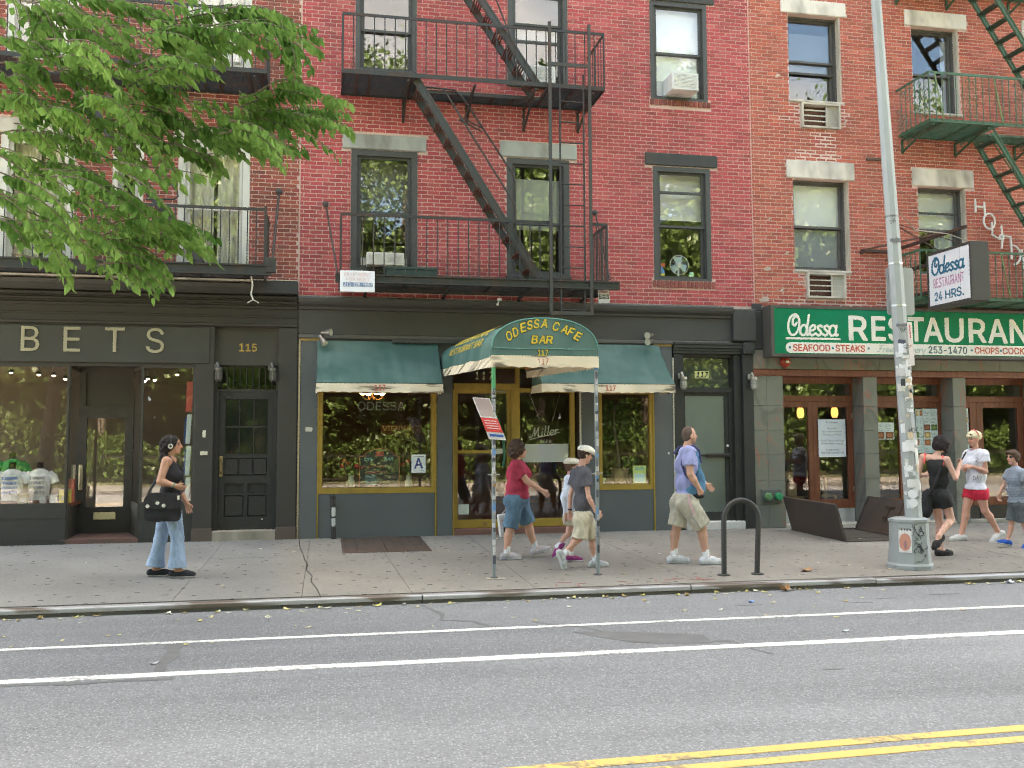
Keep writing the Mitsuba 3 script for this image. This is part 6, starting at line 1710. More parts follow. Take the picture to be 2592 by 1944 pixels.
def shear(m, k=-0.40):
    v, f = m
    v = v.copy()
    return v, f
def plc(x0, x1, z0, z1, y0=0.0, y1=0.003):
    b = MB()
    gx, gz = np.linspace(x0, x1, 4), np.linspace(z0, z1, 6)
    grid = np.array([[(1.895 + 1.3 * x - 0.40 * z, -4.53 + y0 + 0.012 * math.sin(z * 12 + x * 9), 1.82 + z - 0.10 * x) for z in gz] for x in gx])
    return b.sheet(grid, 0.002)
obj('sheet', plc(-0.07, 0.09, -0.25, 0.25), 'plain', t, color=(0.62, 0.6, 0.6))
obj('photo', plc(-0.06, 0.08, 0.03, 0.24, -0.0035), 'plain', t, color=(0.42, 0.33, 0.32))
obj('red_panel', plc(-0.07, 0.09, -0.16, 0.01, -0.004), 'plain', t, color=(0.55, 0.06, 0.05))
obj('blue_band', plc(-0.05, 0.08, -0.215, -0.185, -0.004), 'plain', t, color=(0.06, 0.12, 0.4))
for i in range(4):
    obj('text_line', plc(-0.05, 0.07, -0.03 - 0.03 * i, -0.02 - 0.03 * i, -0.006), 'plain', t, color=(0.65, 0.5, 0.5))

# lamps and small fittings on the fronts
def floodlight(x, z, d, label):
    t = thing('floodlight', label, 'floodlight')
    obj('mount', MB().box(x - 0.03, x + 0.03, -0.09, -0.03, z - 0.03, z + 0.05, 0.01).tube([(x, -0.08, z), (x, -0.2, z)], 0.02, 8), 'iron', t, color=(0.06, 0.06, 0.055))
    for a, b in d:
        a = np.array(a, float)
        a /= np.linalg.norm(a)
        c = np.array([x + b[0], -0.2, z + b[1]])
        obj('lamp_can', MB().tube([c, c + a * 0.05, c + a * 0.10, c + a * 0.17], [0.03, 0.033, 0.05, 0.062], 14), 'metal', t, smooth=40, color=(0.3, 0.28, 0.25))
        obj('reflector', MB().tube([c + a * 0.165, c + a * 0.172], [0.056, 0.056], 14), 'gloss', t, color=(0.6, 0.55, 0.42))


floodlight(-0.09, 3.29, (((0.8, -0.5, 0.0), (0.0, 0.02)), ((0.45, -0.4, -0.75), (-0.03, -0.03))), 'twin bullet floodlight at the left end of the cafe fascia')
floodlight(5.50, 3.32, (((-0.65, -0.55, -0.15), (0.02, 0.06)), ((-0.6, -0.5, -0.2), (0.02, -0.04))), 'twin bullet floodlight at the right end of the cafe fascia')


def cage_lamp(x, z, label, y=-0.02, tone=0.5):
    t = thing('bulkhead_lamp', label, 'lamp')
    obj('mount', MB().box(x - 0.05, x + 0.02, y - 0.06, y, z + 0.02, z + 0.12, 0.01).tube([(x - 0.01, y - 0.05, z + 0.09), (x + 0.0, y - 0.09, z + 0.13), (x + 0.03, y - 0.1, z + 0.06)], 0.02, 8), 'metal', t, smooth=50, color=(tone, tone * .98, tone * .92))
    obj('collar', MB().lathe([(0.05, 0.0), (0.062, 0.02), (0.062, 0.055), (0.04, 0.07)], (x + 0.03, y - 0.1, z), 18), 'metal', t, smooth=40, color=(tone, tone * .98, tone * .92))
    obj('globe', MB().lathe([(0.0, -0.15), (0.03, -0.145), (0.045, -0.11), (0.048, 0.0)], (x + 0.03, y - 0.1, z), 16), 'gloss', t, smooth=50, color=(tone * .7, tone * .72, tone * .68))
    cg = MB()
    for i in range(8):
        a = i * 0.785
        cg.tube([(x + 0.03 + 0.056 * math.cos(a), y - 0.1 + 0.056 * math.sin(a), z), (x + 0.03 + 0.056 * math.cos(a), y - 0.1 + 0.056 * math.sin(a), z - 0.12), (x + 0.03 + 0.02 * math.cos(a), y - 0.1 + 0.02 * math.sin(a), z - 0.165)], 0.005, 5)
    for q in (-0.04, -0.085, -0.125):
        cg.tube([(x + 0.03 + 0.057 * math.cos(a), y - 0.1 + 0.057 * math.sin(a), z + q) for a in np.linspace(0, 6.283, 15)[:-1]], 0.005, 5, closed=True)
    obj('guard', cg, 'metal', t, color=(tone, tone * .98, tone * .92), kind='stuff')


cage_lamp(6.08, 2.60, 'caged grey lamp left of the black street door')
cage_lamp(7.38, 2.60, 'caged grey lamp right of the black street door', -0.06)
cage_lamp(-1.72, 2.68, 'small caged lamp left over the door numbered 115', 0.03, 0.16)
cage_lamp(-0.88, 2.68, 'small caged lamp right over the door numbered 115', 0.03, 0.16)
t = thing('standpipe', 'black standpipe stub with two paper stickers against the grey cafe wall', 'standpipe')
obj('pipe', MB().tube([(0.13, -0.09, -0.01), (0.11, -0.09, 0.66)], 0.04, 14).lathe([(0.045, 0), (0.05, 0.01), (0.05, 0.05), (0.0, 0.06)], (0.11, -0.09, 0.64), 14), 'iron', t, smooth=40, color=(0.03, 0.03, 0.03))
for z0, z1 in ((0.36, 0.50), (0.20, 0.33)):
    obj('sticker', MB().sheet(np.array([[(0.12 + 0.042 * math.cos(q), -0.09 + 0.042 * math.sin(q), z) for z in (z0, z1)] for q in np.linspace(-2.2, -0.5, 7)]), 0), 'plain', t, color=(0.5, 0.52, 0.5))
t = thing('wall_sticker', 'small pale paper sticker on the left grey pier of the cafe', 'sticker')
obj('paper', MB().box(-0.335, -0.225, -0.0165, -0.0125, 1.72, 1.79, R=rotm('y', 0.12)), 'plain', t, color=(0.5, 0.5, 0.42))
t = thing('wall_sticker', 'tiny white sticker on the grey pier left of the black street door', 'sticker')
obj('paper', MB().box(5.84, 5.87, -0.0165, -0.0125, 1.31, 1.35), 'plain', t, color=(0.65, 0.65, 0.62))

# ================================================================ street furniture
t = thing('bike_rack', 'black inverted U bike rack bolted to the sidewalk by the kerb', 'bike rack')
zf = float(zs(-4.84))
pts = [(4.715, -4.86, zf), (4.725, -4.86, 0.58)] + [(4.955 - 0.23 * math.cos(a), -4.86 + 0.02 * (a / 3.14), 0.59 + 0.235 * math.sin(a)) for a in np.linspace(0.12, 3.02, 17)] + [(5.185, -4.84, 0.58), (5.15, -4.84, zf)]
obj('hoop', MB().tube(pts, 0.032, 14), 'iron', t, smooth=50, color=(0.035, 0.036, 0.036))
for x in (4.715, 5.15):
    obj('flange', MB().lathe([(0.075, 0), (0.075, 0.014), (0.045, 0.02)], (x, -4.85, zf), 20), 'iron', t, smooth=30, color=(0.06, 0.06, 0.058))

lp = thing('lamp_post', 'grey leaning street lamp post with stickers on an octagonal base', 'lamp post')
cxp, cyp, zf = 7.30, -4.72, float(zs(-4.72))


def octa(r, z, sx=1.0):
    a = np.pi / 8 + np.arange(8) * np.pi / 4
    return np.stack([cxp + r * 1.08 * np.cos(a), cyp + r * 1.08 * np.sin(a), np.full(8, z)], 1)


secs = [octa(0.265, zf), octa(0.265, zf + 0.045), octa(0.245, zf + 0.07), octa(0.228, zf + 0.30), octa(0.220, 0.50), octa(0.232, 0.515), octa(0.232, 0.545), octa(0.17, 0.565)]
v = np.vstack(secs + [[[cxp, cyp, 0.565]]])
f = [[i * 8 + q, i * 8 + (q + 1) % 8, (i + 1) * 8 + (q + 1) % 8, (i + 1) * 8 + q] for i in range(len(secs) - 1) for q in range(8)]
f = np.array(f)
f = np.vstack([f[:, [0, 1, 2]], f[:, [0, 2, 3]], [[7 * 8 + q, 7 * 8 + (q + 1) % 8, 64] for q in range(8)]])
bs = obj('base', (v, f), 'painted', lp, color=(0.29, 0.315, 0.315), label='octagonal base with graffiti and a peeling poster')
P0, P1 = np.array([7.375, cyp, 0.55]), np.array([6.99, cyp, 9.6])
def pole_at(z):
    u = (z - 0.55) / (9.6 - 0.55)
    return P0 + (P1 - P0) * u, 0.107 + (0.052 - 0.107) * u
pl_ = obj('pole', MB().tube([pole_at(z)[0] for z in np.linspace(0.55, 9.6, 20)], [pole_at(z)[1] for z in np.linspace(0.55, 9.6, 20)], 8), 'galvanised', lp, smooth=25)
for z in (3.28, 3.83, 4.45):
    c, r = pole_at(z)
    obj('strap', MB().tube([c - [0, 0, 0.012], c + [0, 0, 0.012]], r + 0.005, 8), 'metal', pl_, color=(0.6, 0.6, 0.6) if z < 4 else (0.2, 0.2, 0.2))
r = np.random.default_rng(12)
TORN = [(0.58, 0.60, 0.60), (0.66, 0.67, 0.66), (0.50, 0.51, 0.50), (0.72, 0.72, 0.72), (0.04, 0.045, 0.05), (0.55, 0.54, 0.48), (0.30, 0.31, 0.31), (0.62, 0.5, 0.36), (0.66, 0.67, 0.68)]


def on_pole(z0, z1, a0, a1, o=0.003, ragged=0.0, seed=0):
    """A sticker wrapped round the pole's eight sides."""
    rr = np.random.default_rng(seed)
    gr = []
    for a in np.linspace(a0, a1, 9):
        row = []
        for z in np.linspace(z0, z1, 5):
            z_ = z + ragged * (rr.random() - 0.5) * (1 if z in (z0, z1) else 0.2)
            c, rd = pole_at(z_)
            fl = math.cos(math.pi / 8) / math.cos(((a + math.pi / 2) % (math.pi / 4)) - math.pi / 8)
            row.append(c + [(rd + o) * math.cos(a), (rd + o) * math.sin(a), 0])
        gr.append(row)
    return MB().sheet(np.array(gr))


for i in range(64):
    z = 0.62 + 2.0 * r.random() ** 0.9
    h = 0.02 + 0.10 * r.random() ** 2
    a0 = -3.2 + 2.4 * r.random()
    obj('sticker', on_pole(z, z + h, a0, a0 + 0.3 + 0.9 * r.random(), 0.002 + 0.0001 * i, 0.02, i), 'plain', pl_, color=TORN[r.integers(len(TORN))])
for i, (z, h, a0, a1, c) in enumerate(((1.40, 0.12, -2.9, -1.5, (0.7, 0.7, 0.7)), (1.24, 0.2, -1.5, -0.9, (0.7, 0.7, 0.68)), (0.95, 0.1, -2.6, -1.2, (0.62, 0.62, 0.6)), (2.66, 0.13, -2.5, -1.6, (0.7, 0.71, 0.75)), (2.36, 0.06, -1.9, -1.3, (0.66, 0.66, 0.66)), (2.2, 0.05, -1.7, -1.2, (0.6, 0.5, 0.38)), (2.78, 0.05, -2.5, -1.6, (0.06, 0.07, 0.1)), (3.0, 0.04, -2.6, -0.8, (0.16, 0.16, 0.17)), (4.1, 0.05, -2.6, -1.0, (0.16, 0.16, 0.17)))):
    obj('sticker', on_pole(z, z + h, a0, a1, 0.009 + 0.0002 * i, 0.015, 90 + i), 'plain', pl_, color=c)
for z, a in ((2.53, -1.35), (0.86, -2.1), (0.75, -2.1)):
    c, rd = pole_at(z)
    v, f = MB().ext(Polygon(arc(0, 0, 0.055, 0.055, 0, 350, 20)), -0.002, 0).mesh()
    obj('round_sticker', (v @ rotm('z', a + math.pi / 2).T + c + [(rd + 0.004) * math.cos(a), (rd + 0.004) * math.sin(a), 0], f), 'plain', pl_, color=(0.66, 0.67, 0.68))
c, rd = pole_at(1.66)
obj('marker_tag', wtext('HDF', 0.06, c[0] - 0.055, 1.64, c[1] - rd - 0.012, 0.001, w=0.13), 'plain', pl_, color=(0.04, 0.04, 0.05))
for s, z, x in (('SW', 4.33, -0.06), ('RA', 2.92, -0.02), ('SE', 2.70, 0.0)):
    c, rd = pole_at(z)
    obj('marker_tag', wtext(s, 0.05, c[0] + x - 0.03, z, c[1] - rd - 0.011, 0.001, w=0.09, turn=0.4), 'plain', pl_, color=(0.06, 0.06, 0.07))
c, rd = pole_at(2.78)
obj('paper_strip', MB().box(c[0] + 0.04, c[0] + 0.11, c[1] - rd - 0.004, c[1] - rd - 0.001, 2.50, 3.06, R=rotm('y', -0.04)), 'plain', pl_, color=(0.66, 0.62, 0.6))
obj('strip_print', MB().box(c[0] + 0.06, c[0] + 0.075, c[1] - rd - 0.0055, c[1] - rd - 0.004, 2.85, 3.02, R=rotm('y', -0.04)).box(c[0] + 0.06, c[0] + 0.08, c[1] - rd - 0.0055, c[1] - rd - 0.004, 2.74, 2.76), 'plain', pl_, color=(0.5, 0.12, 0.1))
obj('cable', MB().tube([pole_at(4.55)[0] + [.07, -.02, 0], (7.9, -4.2, 4.42), (9.2, -3.1, 4.66), (10.44, -1.9, 4.86)], 0.007, 5), 'iron', pl_, smooth=60, color=(0.25, 0.24, 0.2))
# the base's own poster and graffiti, on its front left and front faces
def on_base(x, z, o):
    """A point on the front face of the base (x from its middle)."""
    hi, lo = (0.220 * 1.08, 0.50), (0.245 * 1.08, zf + 0.07)
    u = (z - lo[1]) / (hi[1] - lo[1])
    ap = (lo[0] + (hi[0] - lo[0]) * u) * math.cos(math.pi / 8)
    return np.array([cxp + x, cyp - ap - o, z])
def base_sheet(x0, x1, z0, z1, o, seed=0):
    return MB().sheet(np.array([[on_base(x, z, o) for z in np.linspace(z0, z1, 4)] for x in np.linspace(x0, x1, 4)]))
def turned(m, a=-math.pi / 4):
    v, f = m.mesh()
    return (v - [cxp, cyp, 0]) @ rotm('z', a).T + [cxp, cyp, 0], f
ps = obj('poster', turned(base_sheet(-0.08, 0.075, 0.14, 0.44, 0.003)), 'plain', bs, color=(0.62, 0.6, 0.58), label='peeling poster of a pink hand shape')
obj('poster_shape', turned(MB().sheet(np.array([[on_base(-0.005 + 0.07 * math.cos(a) * q, 0.27 + 0.11 * math.sin(a) * q, 0.005) for q in (0.02, 1)] for a in np.linspace(0, 6.283, 20)]))), 'plain', bs, color=(0.50, 0.24, 0.17))
obj('poster_core', turned(MB().sheet(np.array([[on_base(0.0 + 0.02 * math.cos(a) * q, 0.235 + 0.06 * math.sin(a) * q, 0.007) for q in (0.02, 1)] for a in np.linspace(0, 6.283, 20)]))), 'plain', bs, color=(0.30, 0.16, 0.16))
obj('poster_dark', turned(base_sheet(-0.075, 0.07, 0.41, 0.438, 0.006)), 'plain', bs, color=(0.05, 0.05, 0.05))
for i in range(4):
    obj('poster_finger', turned(base_sheet(-0.066 + i * 0.035, -0.05 + i * 0.035, 0.37, 0.425, 0.0075)), 'plain', bs, color=(0.68, 0.66, 0.66))
gf = MB()
r = np.random.default_rng(5)
for i in range(26):
    x, z = -0.085 + 0.17 * r.random(), 0.06 + 0.40 * r.random()
    pts_ = [(x, z)]
    for q in range(3):
        pts_.append((pts_[-1][0] + (r.random() - 0.5) * 0.09, pts_[-1][1] + (r.random() - 0.5) * 0.10))
    P3 = [on_base(max(-.10, min(.10, a)), max(0.03, min(.49, b)), 0.0015) for a, b in pts_]
    gf.tube(P3, 0.0035, 4)
obj('graffiti', gf, 'plain', bs, color=(0.05, 0.055, 0.06), kind='stuff')
t = thing('street_sign', 'blank grey back of a street sign plate strapped to the lamp post', 'sign')
pp = sbox(7.18, 3.18, 7.58, 3.81).buffer(-0.04).buffer(0.04, 6)
v, f = MB().ext(pp, -0.003, 0.003).mesh()
obj('plate', (v + [0, cyp + 0.13, 0], f), 'galvanised', t)
obj('clip', MB().box(7.27, 7.4, cyp + 0.06, cyp + 0.125, 3.26, 3.3).box(7.25, 7.38, cyp + 0.06, cyp + 0.125, 3.68, 3.72), 'metal', t, color=(0.4, 0.4, 0.4))

# ================================================================ people
def surface_nets(D, o, h):
    """The zero surface of a distance grid as quads."""
    s = D < 0
    n = s[:-1, :-1, :-1].astype(np.int8)
    for a, b, c in ((0, 0, 1), (0, 1, 0), (0, 1, 1), (1, 0, 0), (1, 0, 1), (1, 1, 0), (1, 1, 1)):
        n = n + s[a:s.shape[0] - 1 + a, b:s.shape[1] - 1 + b, c:s.shape[2] - 1 + c]
    act = (n > 0) & (n < 8)
    idx = np.full(act.shape, -1, np.int64)
    I, J_, K = np.nonzero(act)
    idx[I, J_, K] = np.arange(len(I))
    acc, cnt = np.zeros((len(I), 3)), np.zeros(len(I))
    cor = [(a, b, c) for a in (0, 1) for b in (0, 1) for c in (0, 1)]
    val = {q: D[I + q[0], J_ + q[1], K + q[2]] for q in cor}
    for p in cor:
        for ax in range(3):
            if p[ax] == 0:
                q = tuple(1 if i == ax else p[i] for i in range(3))
                va, vb = val[p], val[q]
                m = (va < 0) != (vb < 0)
                t = np.where(m, va / np.where(m, va - vb, 1), 0)
                pt_ = np.tile(np.array(p, float), (len(I), 1))
                pt_[:, ax] = t
                acc[m] += pt_[m]
                cnt += m
    v = (np.stack([I, J_, K], 1) + acc / np.maximum(cnt, 1)[:, None]) * h + o
    F = []
    for ax in range(3):
        b, c = (ax + 1) % 3, (ax + 2) % 3
        sl0, sl1 = [slice(None)] * 3, [slice(None)] * 3
        sl0[ax], sl1[ax] = slice(0, -1), slice(1, None)
        ch = s[tuple(sl0)] != s[tuple(sl1)]
        e = np.stack(np.nonzero(ch), 1)
        ok = (e[:, b] > 0) & (e[:, c] > 0) & (e[:, b] < D.shape[b] - 1) & (e[:, c] < D.shape[c] - 1)
        e = e[ok]
        ins = s[tuple(e.T)]
        ub, uc = np.zeros(3, int), np.zeros(3, int)
        ub[b], uc[c] = 1, 1
        q = np.stack([idx[tuple((e - ub - uc).T)], idx[tuple((e - uc).T)], idx[tuple(e.T)], idx[tuple((e - ub).T)]], 1)
        q[~ins] = q[~ins][:, ::-1]
        F.append(q)
    q = np.vstack(F)
    q = q[(q >= 0).all(1)]
    return v, np.vstack([q[:, [0, 1, 2]], q[:, [0, 2, 3]]])


def cone(a, b, ra, rb=None, flat=False, k=None, sub=False):
    return dict(t='c', a=np.array(a, float), b=np.array(b, float), ra=ra, rb=ra if rb is None else rb, flat=flat, k=k, sub=sub)


def ell(c, r, R=None, k=None, sub=False):
    return dict(t='e', c=np.array(c, float), r=np.array(r, float), R=np.eye(3) if R is None else np.asarray(R, float), k=k, sub=sub)


def solid(prims, h=0.008, k=0.03, cuts=(), fold=None):
    """One smooth closed surface from cones and ellipsoids. cuts: (normal, point): what lies on the normal's side goes. fold: (depth, frequencies, seed)."""
    lo, hi = np.full(3, 9e9), np.full(3, -9e9)
    bbs = []
    for p in prims:
        if p['t'] == 'c':
            a = np.minimum(p['a'] - p['ra'], p['b'] - p['rb'])
            b = np.maximum(p['a'] + p['ra'], p['b'] + p['rb'])
        else:
            e = np.sqrt(((p['R'] * p['r']) ** 2).sum(1))
            a, b = p['c'] - e, p['c'] + e
        bbs.append((a, b))
        if not p['sub']:
            lo, hi = np.minimum(lo, a), np.maximum(hi, b)
    pad = 0.02 + (fold[0] if fold else 0)
    lo, hi = lo - pad, hi + pad
    n = np.ceil((hi - lo) / h).astype(int) + 2
    ax = [lo[i] + h * np.arange(n[i]) for i in range(3)]
    D = np.full(n, 0.2, np.float32)
    for p, (a, b) in zip(prims, bbs):
        kk = k if p['k'] is None else p['k']
        i0 = np.clip(((a - kk - 2 * h - lo) / h).astype(int), 0, n - 1)
        i1 = np.clip(((b + kk + 2 * h - lo) / h).astype(int) + 2, 1, n)
        if (i1 <= i0).any():
            continue
        X = np.stack(np.meshgrid(*[ax[i][i0[i]:i1[i]] for i in range(3)], indexing='ij'), -1)
        if p['t'] == 'c':
            d = p['b'] - p['a']
            L = np.linalg.norm(d) + 1e-9
            t0 = ((X - p['a']) @ d) / L ** 2
            t = np.clip(t0, 0, 1)
            dd = np.linalg.norm(X - p['a'] - t[..., None] * d, axis=-1) - (p['ra'] + (p['rb'] - p['ra']) * t)
            if p['flat']:
                dd = np.maximum(dd, (t0 - 1) * L)
        else:
            Y = (X - p['c']) @ p['R']
            k0 = np.linalg.norm(Y / p['r'], axis=-1)
            k1 = np.linalg.norm(Y / p['r'] ** 2, axis=-1) + 1e-9
            dd = k0 * (k0 - 1) / k1
        s = tuple(slice(i0[i], i1[i]) for i in range(3))
        E = D[s]
        if p['sub']:
            D[s] = np.maximum(E, -dd)
        elif kk <= 0:
            D[s] = np.minimum(E, dd)
        else:
            u = np.clip(0.5 + 0.5 * (E - dd) / kk, 0, 1)
            D[s] = E * (1 - u) + dd * u - kk * u * (1 - u)
    G = None
    if cuts or fold:
        G = np.stack(np.meshgrid(*ax, indexing='ij'), -1)
    if fold:
        near = np.abs(D) < 0.04
        q = G[near] * np.array(fold[1])
        D[near] += fold[0] * 2 * (meshkit.fbm(q, 2, fold[2]) - 0.5)
    for nrm, pt_ in cuts:
        nrm = np.array(nrm, float) / np.linalg.norm(nrm)
        D = np.maximum(D, ((G - np.array(pt_)) @ nrm).astype(np.float32))
    D[[0, -1]] = 0.2
    D[:, [0, -1]] = 0.2
    D[:, :, [0, -1]] = 0.2
    return surface_nets(D, lo, h)


def unit(v):
    v = np.asarray(v, float)
    return v / (np.linalg.norm(v) + 1e-9)


class Figure:
    """A person: joints (x, y, z from the foot point), facing f; the body is one surface, clothes and hair are its children."""

    def __init__(self, label, J, f, size=1.0, gd=1.0, gw=1.0, arm=1.0, leg=1.0, look=None, tilt=0.0, skin=(0.52, 0.29, 0.20), female=False):
        o = np.array([J['x0'], J['y0'], float(zs(J['y0']))])
        self.J = {k: o + np.array(v) for k, v in J.items() if not k.endswith('0')}
        self.o, self.f, self.s, self.gd, self.gw, self.arm, self.leg = o, unit(list(f) + [0]), size, gd, gw, arm, leg
        self.t = thing('person', label, 'person')
        self.flat = {}
        for q in 'nf':
            a, t = self.J['an' + q], self.J['to' + q]
            za, zt, dx = a[2] - o[2], t[2] - o[2], np.hypot(*(t - a)[:2])
            self.flat[q] = zt < .035 and za < .18 and (za - zt) < .85 * dx
            if self.flat[q]:
                a[2] = o[2] + .102 * size
        self.sd = np.array([-self.f[1], self.f[0], 0])            # the side: left of the facing
        J = self.J
        self.axis = unit(J['neck'] - J['pel'])
        self.R = np.stack([unit(self.f - self.axis * (self.f @ self.axis)), self.sd, self.axis], 1)
        lf = unit(list(look or f) + [0])
        lu = unit(np.array([0, 0, 1.0]) + lf * tilt)
        lf = unit(lf - lu * (lf @ lu))
        self.hf, self.hu, self.hs = lf, lu, np.cross(lu, lf)
        self.HR = np.stack([self.hf, self.hs, self.hu], 1)
        self.hc = J['head']
        self.hsz = 0.97 * (0.5 + 0.5 * size)
        self.skin = np.array(skin)
        self.female = female

    def H(self, f=0, s=0, u=0):
        return self.hc + self.hsz * (self.hf * f + self.hs * s + self.hu * u)

    def along(self, t):
        return self.J['pel'] + (self.J['neck'] - self.J['pel']) * t

    def torso(self, o=0.0, hips=True):
        s, gd, gw, R = self.s, self.gd, self.gw, self.R
        p = []
        if hips:
            p.append(ell(self.along(-0.02), np.array([.118 * gd, .165 * gw, .125]) * s + o, R))
        p.append(ell(self.along(.30), np.array([.108 * gd, .142 * gw, .15]) * s + o, R))
        p.append(ell(self.along(.64) , np.array([.112 * gd, .158 * gw, .17]) * s + o, R))
        if self.female:
            for q in (-1, 1):
                p.append(ell(self.along(.62) + self.R[:, 0] * .085 * s * gd + self.sd * q * .065 * s, np.array([.065, .062, .065]) * s + o, R))
        for q in ('shn', 'shf'):
            p.append(cone(self.along(.86), self.J[q], .075 * s + o, .055 * s * self.arm + o))
        return p

    def arms(self, o=0.0, upto=2.0, sides='nf'):
        p = []
        for q in sides:
            sh, e, w = self.J['sh' + q], self.J['el' + q], self.J['wr' + q]
            a = self.arm * self.s
            if upto >= 1:
                p.append(cone(sh, e, .053 * a + o, .040 * a + o, k=.015))
                p.append(cone(e, e + (w - e) * .35, .040 * a + o, .042 * a + o, k=.015))
                p.append(cone(e + (w - e) * .3, w, .042 * a + o, .027 * a + o, k=.015))
            else:
                p.append(cone(sh, sh + (e - sh) * upto, .056 * a + o, .050 * a + o + .012, flat=True, k=.02))
        return p

    def hand(self, q, curl=0.5, side=None):
        w, h = self.J['wr' + q], self.J['h' + q]
        d = unit(h - w)
        s = .92 * (0.45 + 0.55 * self.s)
        lat = self.f - d * (self.f @ d) if side is None else np.array(side, float)
        lat = unit(lat - d * (lat @ d))
        nrm = np.cross(d, lat)
        if nrm @ (self.J['pel'] - w) < 0:
            nrm = -nrm
        p = []
        for i, (oo, ln) in enumerate(((.031, .92), (.0105, 1.0), (-.0105, .95), (-.030, .78))):
            b = w + d * .082 * s + lat * oo * s
            p.append(cone(w + lat * oo * .45 * s, b, .017 * s, .0125 * s, k=.012))
            c1 = curl * 0.8
            d1 = unit(d * math.cos(c1) + nrm * math.sin(c1) + lat * oo * 1.5)
            m = b + d1 * .042 * ln * s
            d2 = unit(d * math.cos(c1 * 2.2) + nrm * math.sin(c1 * 2.2) + lat * oo)
            p.append(cone(b, m, .0098 * s, .009 * s, k=.004))
            p.append(cone(m, m + d2 * .04 * ln * s, .009 * s, .0075 * s, k=.004))
        t0 = w + d * .025 * s + lat * .022 * s
        t1 = t0 + unit(d * .75 + lat * .75 + nrm * .25) * .045 * s
        p.append(cone(t0, t1, .0145 * s, .011 * s, k=.01))
        p.append(cone(t1, t1 + unit(d * 1.0 + lat * .25 + nrm * .35) * .034 * s, .0105 * s, .0085 * s, k=.004))
        return p

    def legs(self, o=0.0):
        p = []
        for q in 'nf':
            hp, kn, an = self.J['hip' + q], self.J['kn' + q], self.J['an' + q]
            l = self.leg * self.s
            bk = -unit(np.cross(np.cross(an - kn, self.f), an - kn)) if abs(unit(an - kn) @ self.f) < .99 else np.array([0, 0, 1.0])
            if bk @ self.f > 0:
                bk = -bk
            p.append(cone(hp, kn, .088 * l + o, .056 * l + o, k=.03))
            p.append(cone(kn, kn + (an - kn) * .3 + bk * .012, .054 * l + o, .057 * l + o, k=.02))
            p.append(cone(kn + (an - kn) * .3 + bk * .012, an, .056 * l + o, .036 * l + o, k=.02))
        return p

    def foot_frame(self, q):
        a, t = self.J['an' + q], self.J['to' + q]
        d = unit(t - a)
        hz = unit([d[0], d[1], 0]) if np.hypot(d[0], d[1]) > 0.35 else self.f
        ax = np.cross(hz, [0, 0, 1.0])
        ang = 0.0 if self.flat[q] else math.atan2(d[2], d @ hz) + 0.32
        e1 = hz * math.cos(ang) + np.array([0, 0, 1.0]) * math.sin(ang)
        return a, e1, unit(np.cross(ax, e1)) if np.cross(ax, e1)[2] > 0 or abs(ang) > 1.3 else -unit(np.cross(ax, e1))

    def body(self, curl=(0.5, 0.5), h=0.007, stubble=0.0, hands=(None, None)):
        z, s = self.hsz, self.s
        H = self.H
        p = self.torso(-0.004) + self.arms() + self.legs()
        p += self.hand('n', curl[0], hands[0]) + self.hand('f', curl[1], hands[1])
        for q in 'nf':
            a, e1, e2 = self.foot_frame(q)
            p += [cone(a, a + e1 * .10 * s - e2 * .055 * s, .038 * s, .028 * s, k=.02), cone(a - e2 * .04 * s, a - e1 * .045 * s - e2 * .06 * s, .034 * s, .03 * s, k=.02)]
        nk = self.J['neck']
        p += [cone(nk - self.axis * .02, H(-.018, 0, -.06), .055 * z * (0.85 if self.female else 1.0), .050 * z * (0.85 if self.female else 1.0), k=.025),
              ell(H(-.012, 0, .022), np.array([.094, .074, .098]) * z, self.HR, k=.02), ell(H(.028, 0, -.045), np.array([.060, .056, .072]) * z, self.HR, k=.025),
              ell(H(.066, 0, -.092), np.array([.021, .024, .018]) * z, self.HR, k=.02), ell(H(.070, 0, .034), np.array([.016, .05, .012]) * z, self.HR, k=.012),
              cone(H(.082, 0, .018), H(.104, 0, -.022), .009 * z, .0145 * z, k=.01), ell(H(.083, 0, -.060), np.array([.011, .023, .010]) * z, self.HR, k=.008)]
        for q in (-1, 1):
            p += [ell(H(-.008, q * .076, -.012), np.array([.019, .010, .032]) * z, self.HR, k=.008), ell(H(.062, q * .035, -.018), np.array([.022, .02, .018]) * z, self.HR, k=.015)]
        v, f = solid(p, h, .03)
        L = (v - self.hc) @ self.HR / z
        c = np.tile(self.skin, (len(v), 1))
        c *= (0.92 + 0.16 * meshkit.noise(v * 14))[:, None]
        head = np.linalg.norm(L, axis=1) < .16
        lips = head & (L[:, 0] > .078) & (np.abs(L[:, 2] + .061) < .009) & (np.abs(L[:, 1]) < .024)
        c[lips] = self.skin * [0.8, 0.5, 0.5]
        eye = head & (L[:, 0] > .055) & (np.abs(L[:, 2] - .008) < .007) & (np.abs(np.abs(L[:, 1]) - .033) < .014)
        c[eye] = (0.12, 0.09, 0.07)
        brow = head & (L[:, 0] > .055) & (np.abs(L[:, 2] - .034) < .006) & (np.abs(np.abs(L[:, 1]) - .033) < .02)
        c[brow] = self.skin * 0.3
        if stubble:
            b = head & (L[:, 2] < -.035) & (L[:, 0] > 0.0)
            c[b] = c[b] * (1 - stubble) + np.array([0.1, 0.07, 0.06]) * stubble
        red = head & (L[:, 0] > .03) & (np.abs(L[:, 2] + .02) < .025)
        c[red & ~lips & ~eye] *= [1.06, 0.95, 0.93]
        obj('body', (v, f), 'skin', self.t, smooth=True, color=c)
        return self

    def wear(self, name, prims, col, h=0.009, k=.03, cuts=(), fold=(0.005, (9, 9, 5), 1), mat='cloth', label=None, holder=None):
        return obj(name, solid(prims, h, k, cuts, fold), mat, holder or self.t, smooth=True, color=col, label=label)

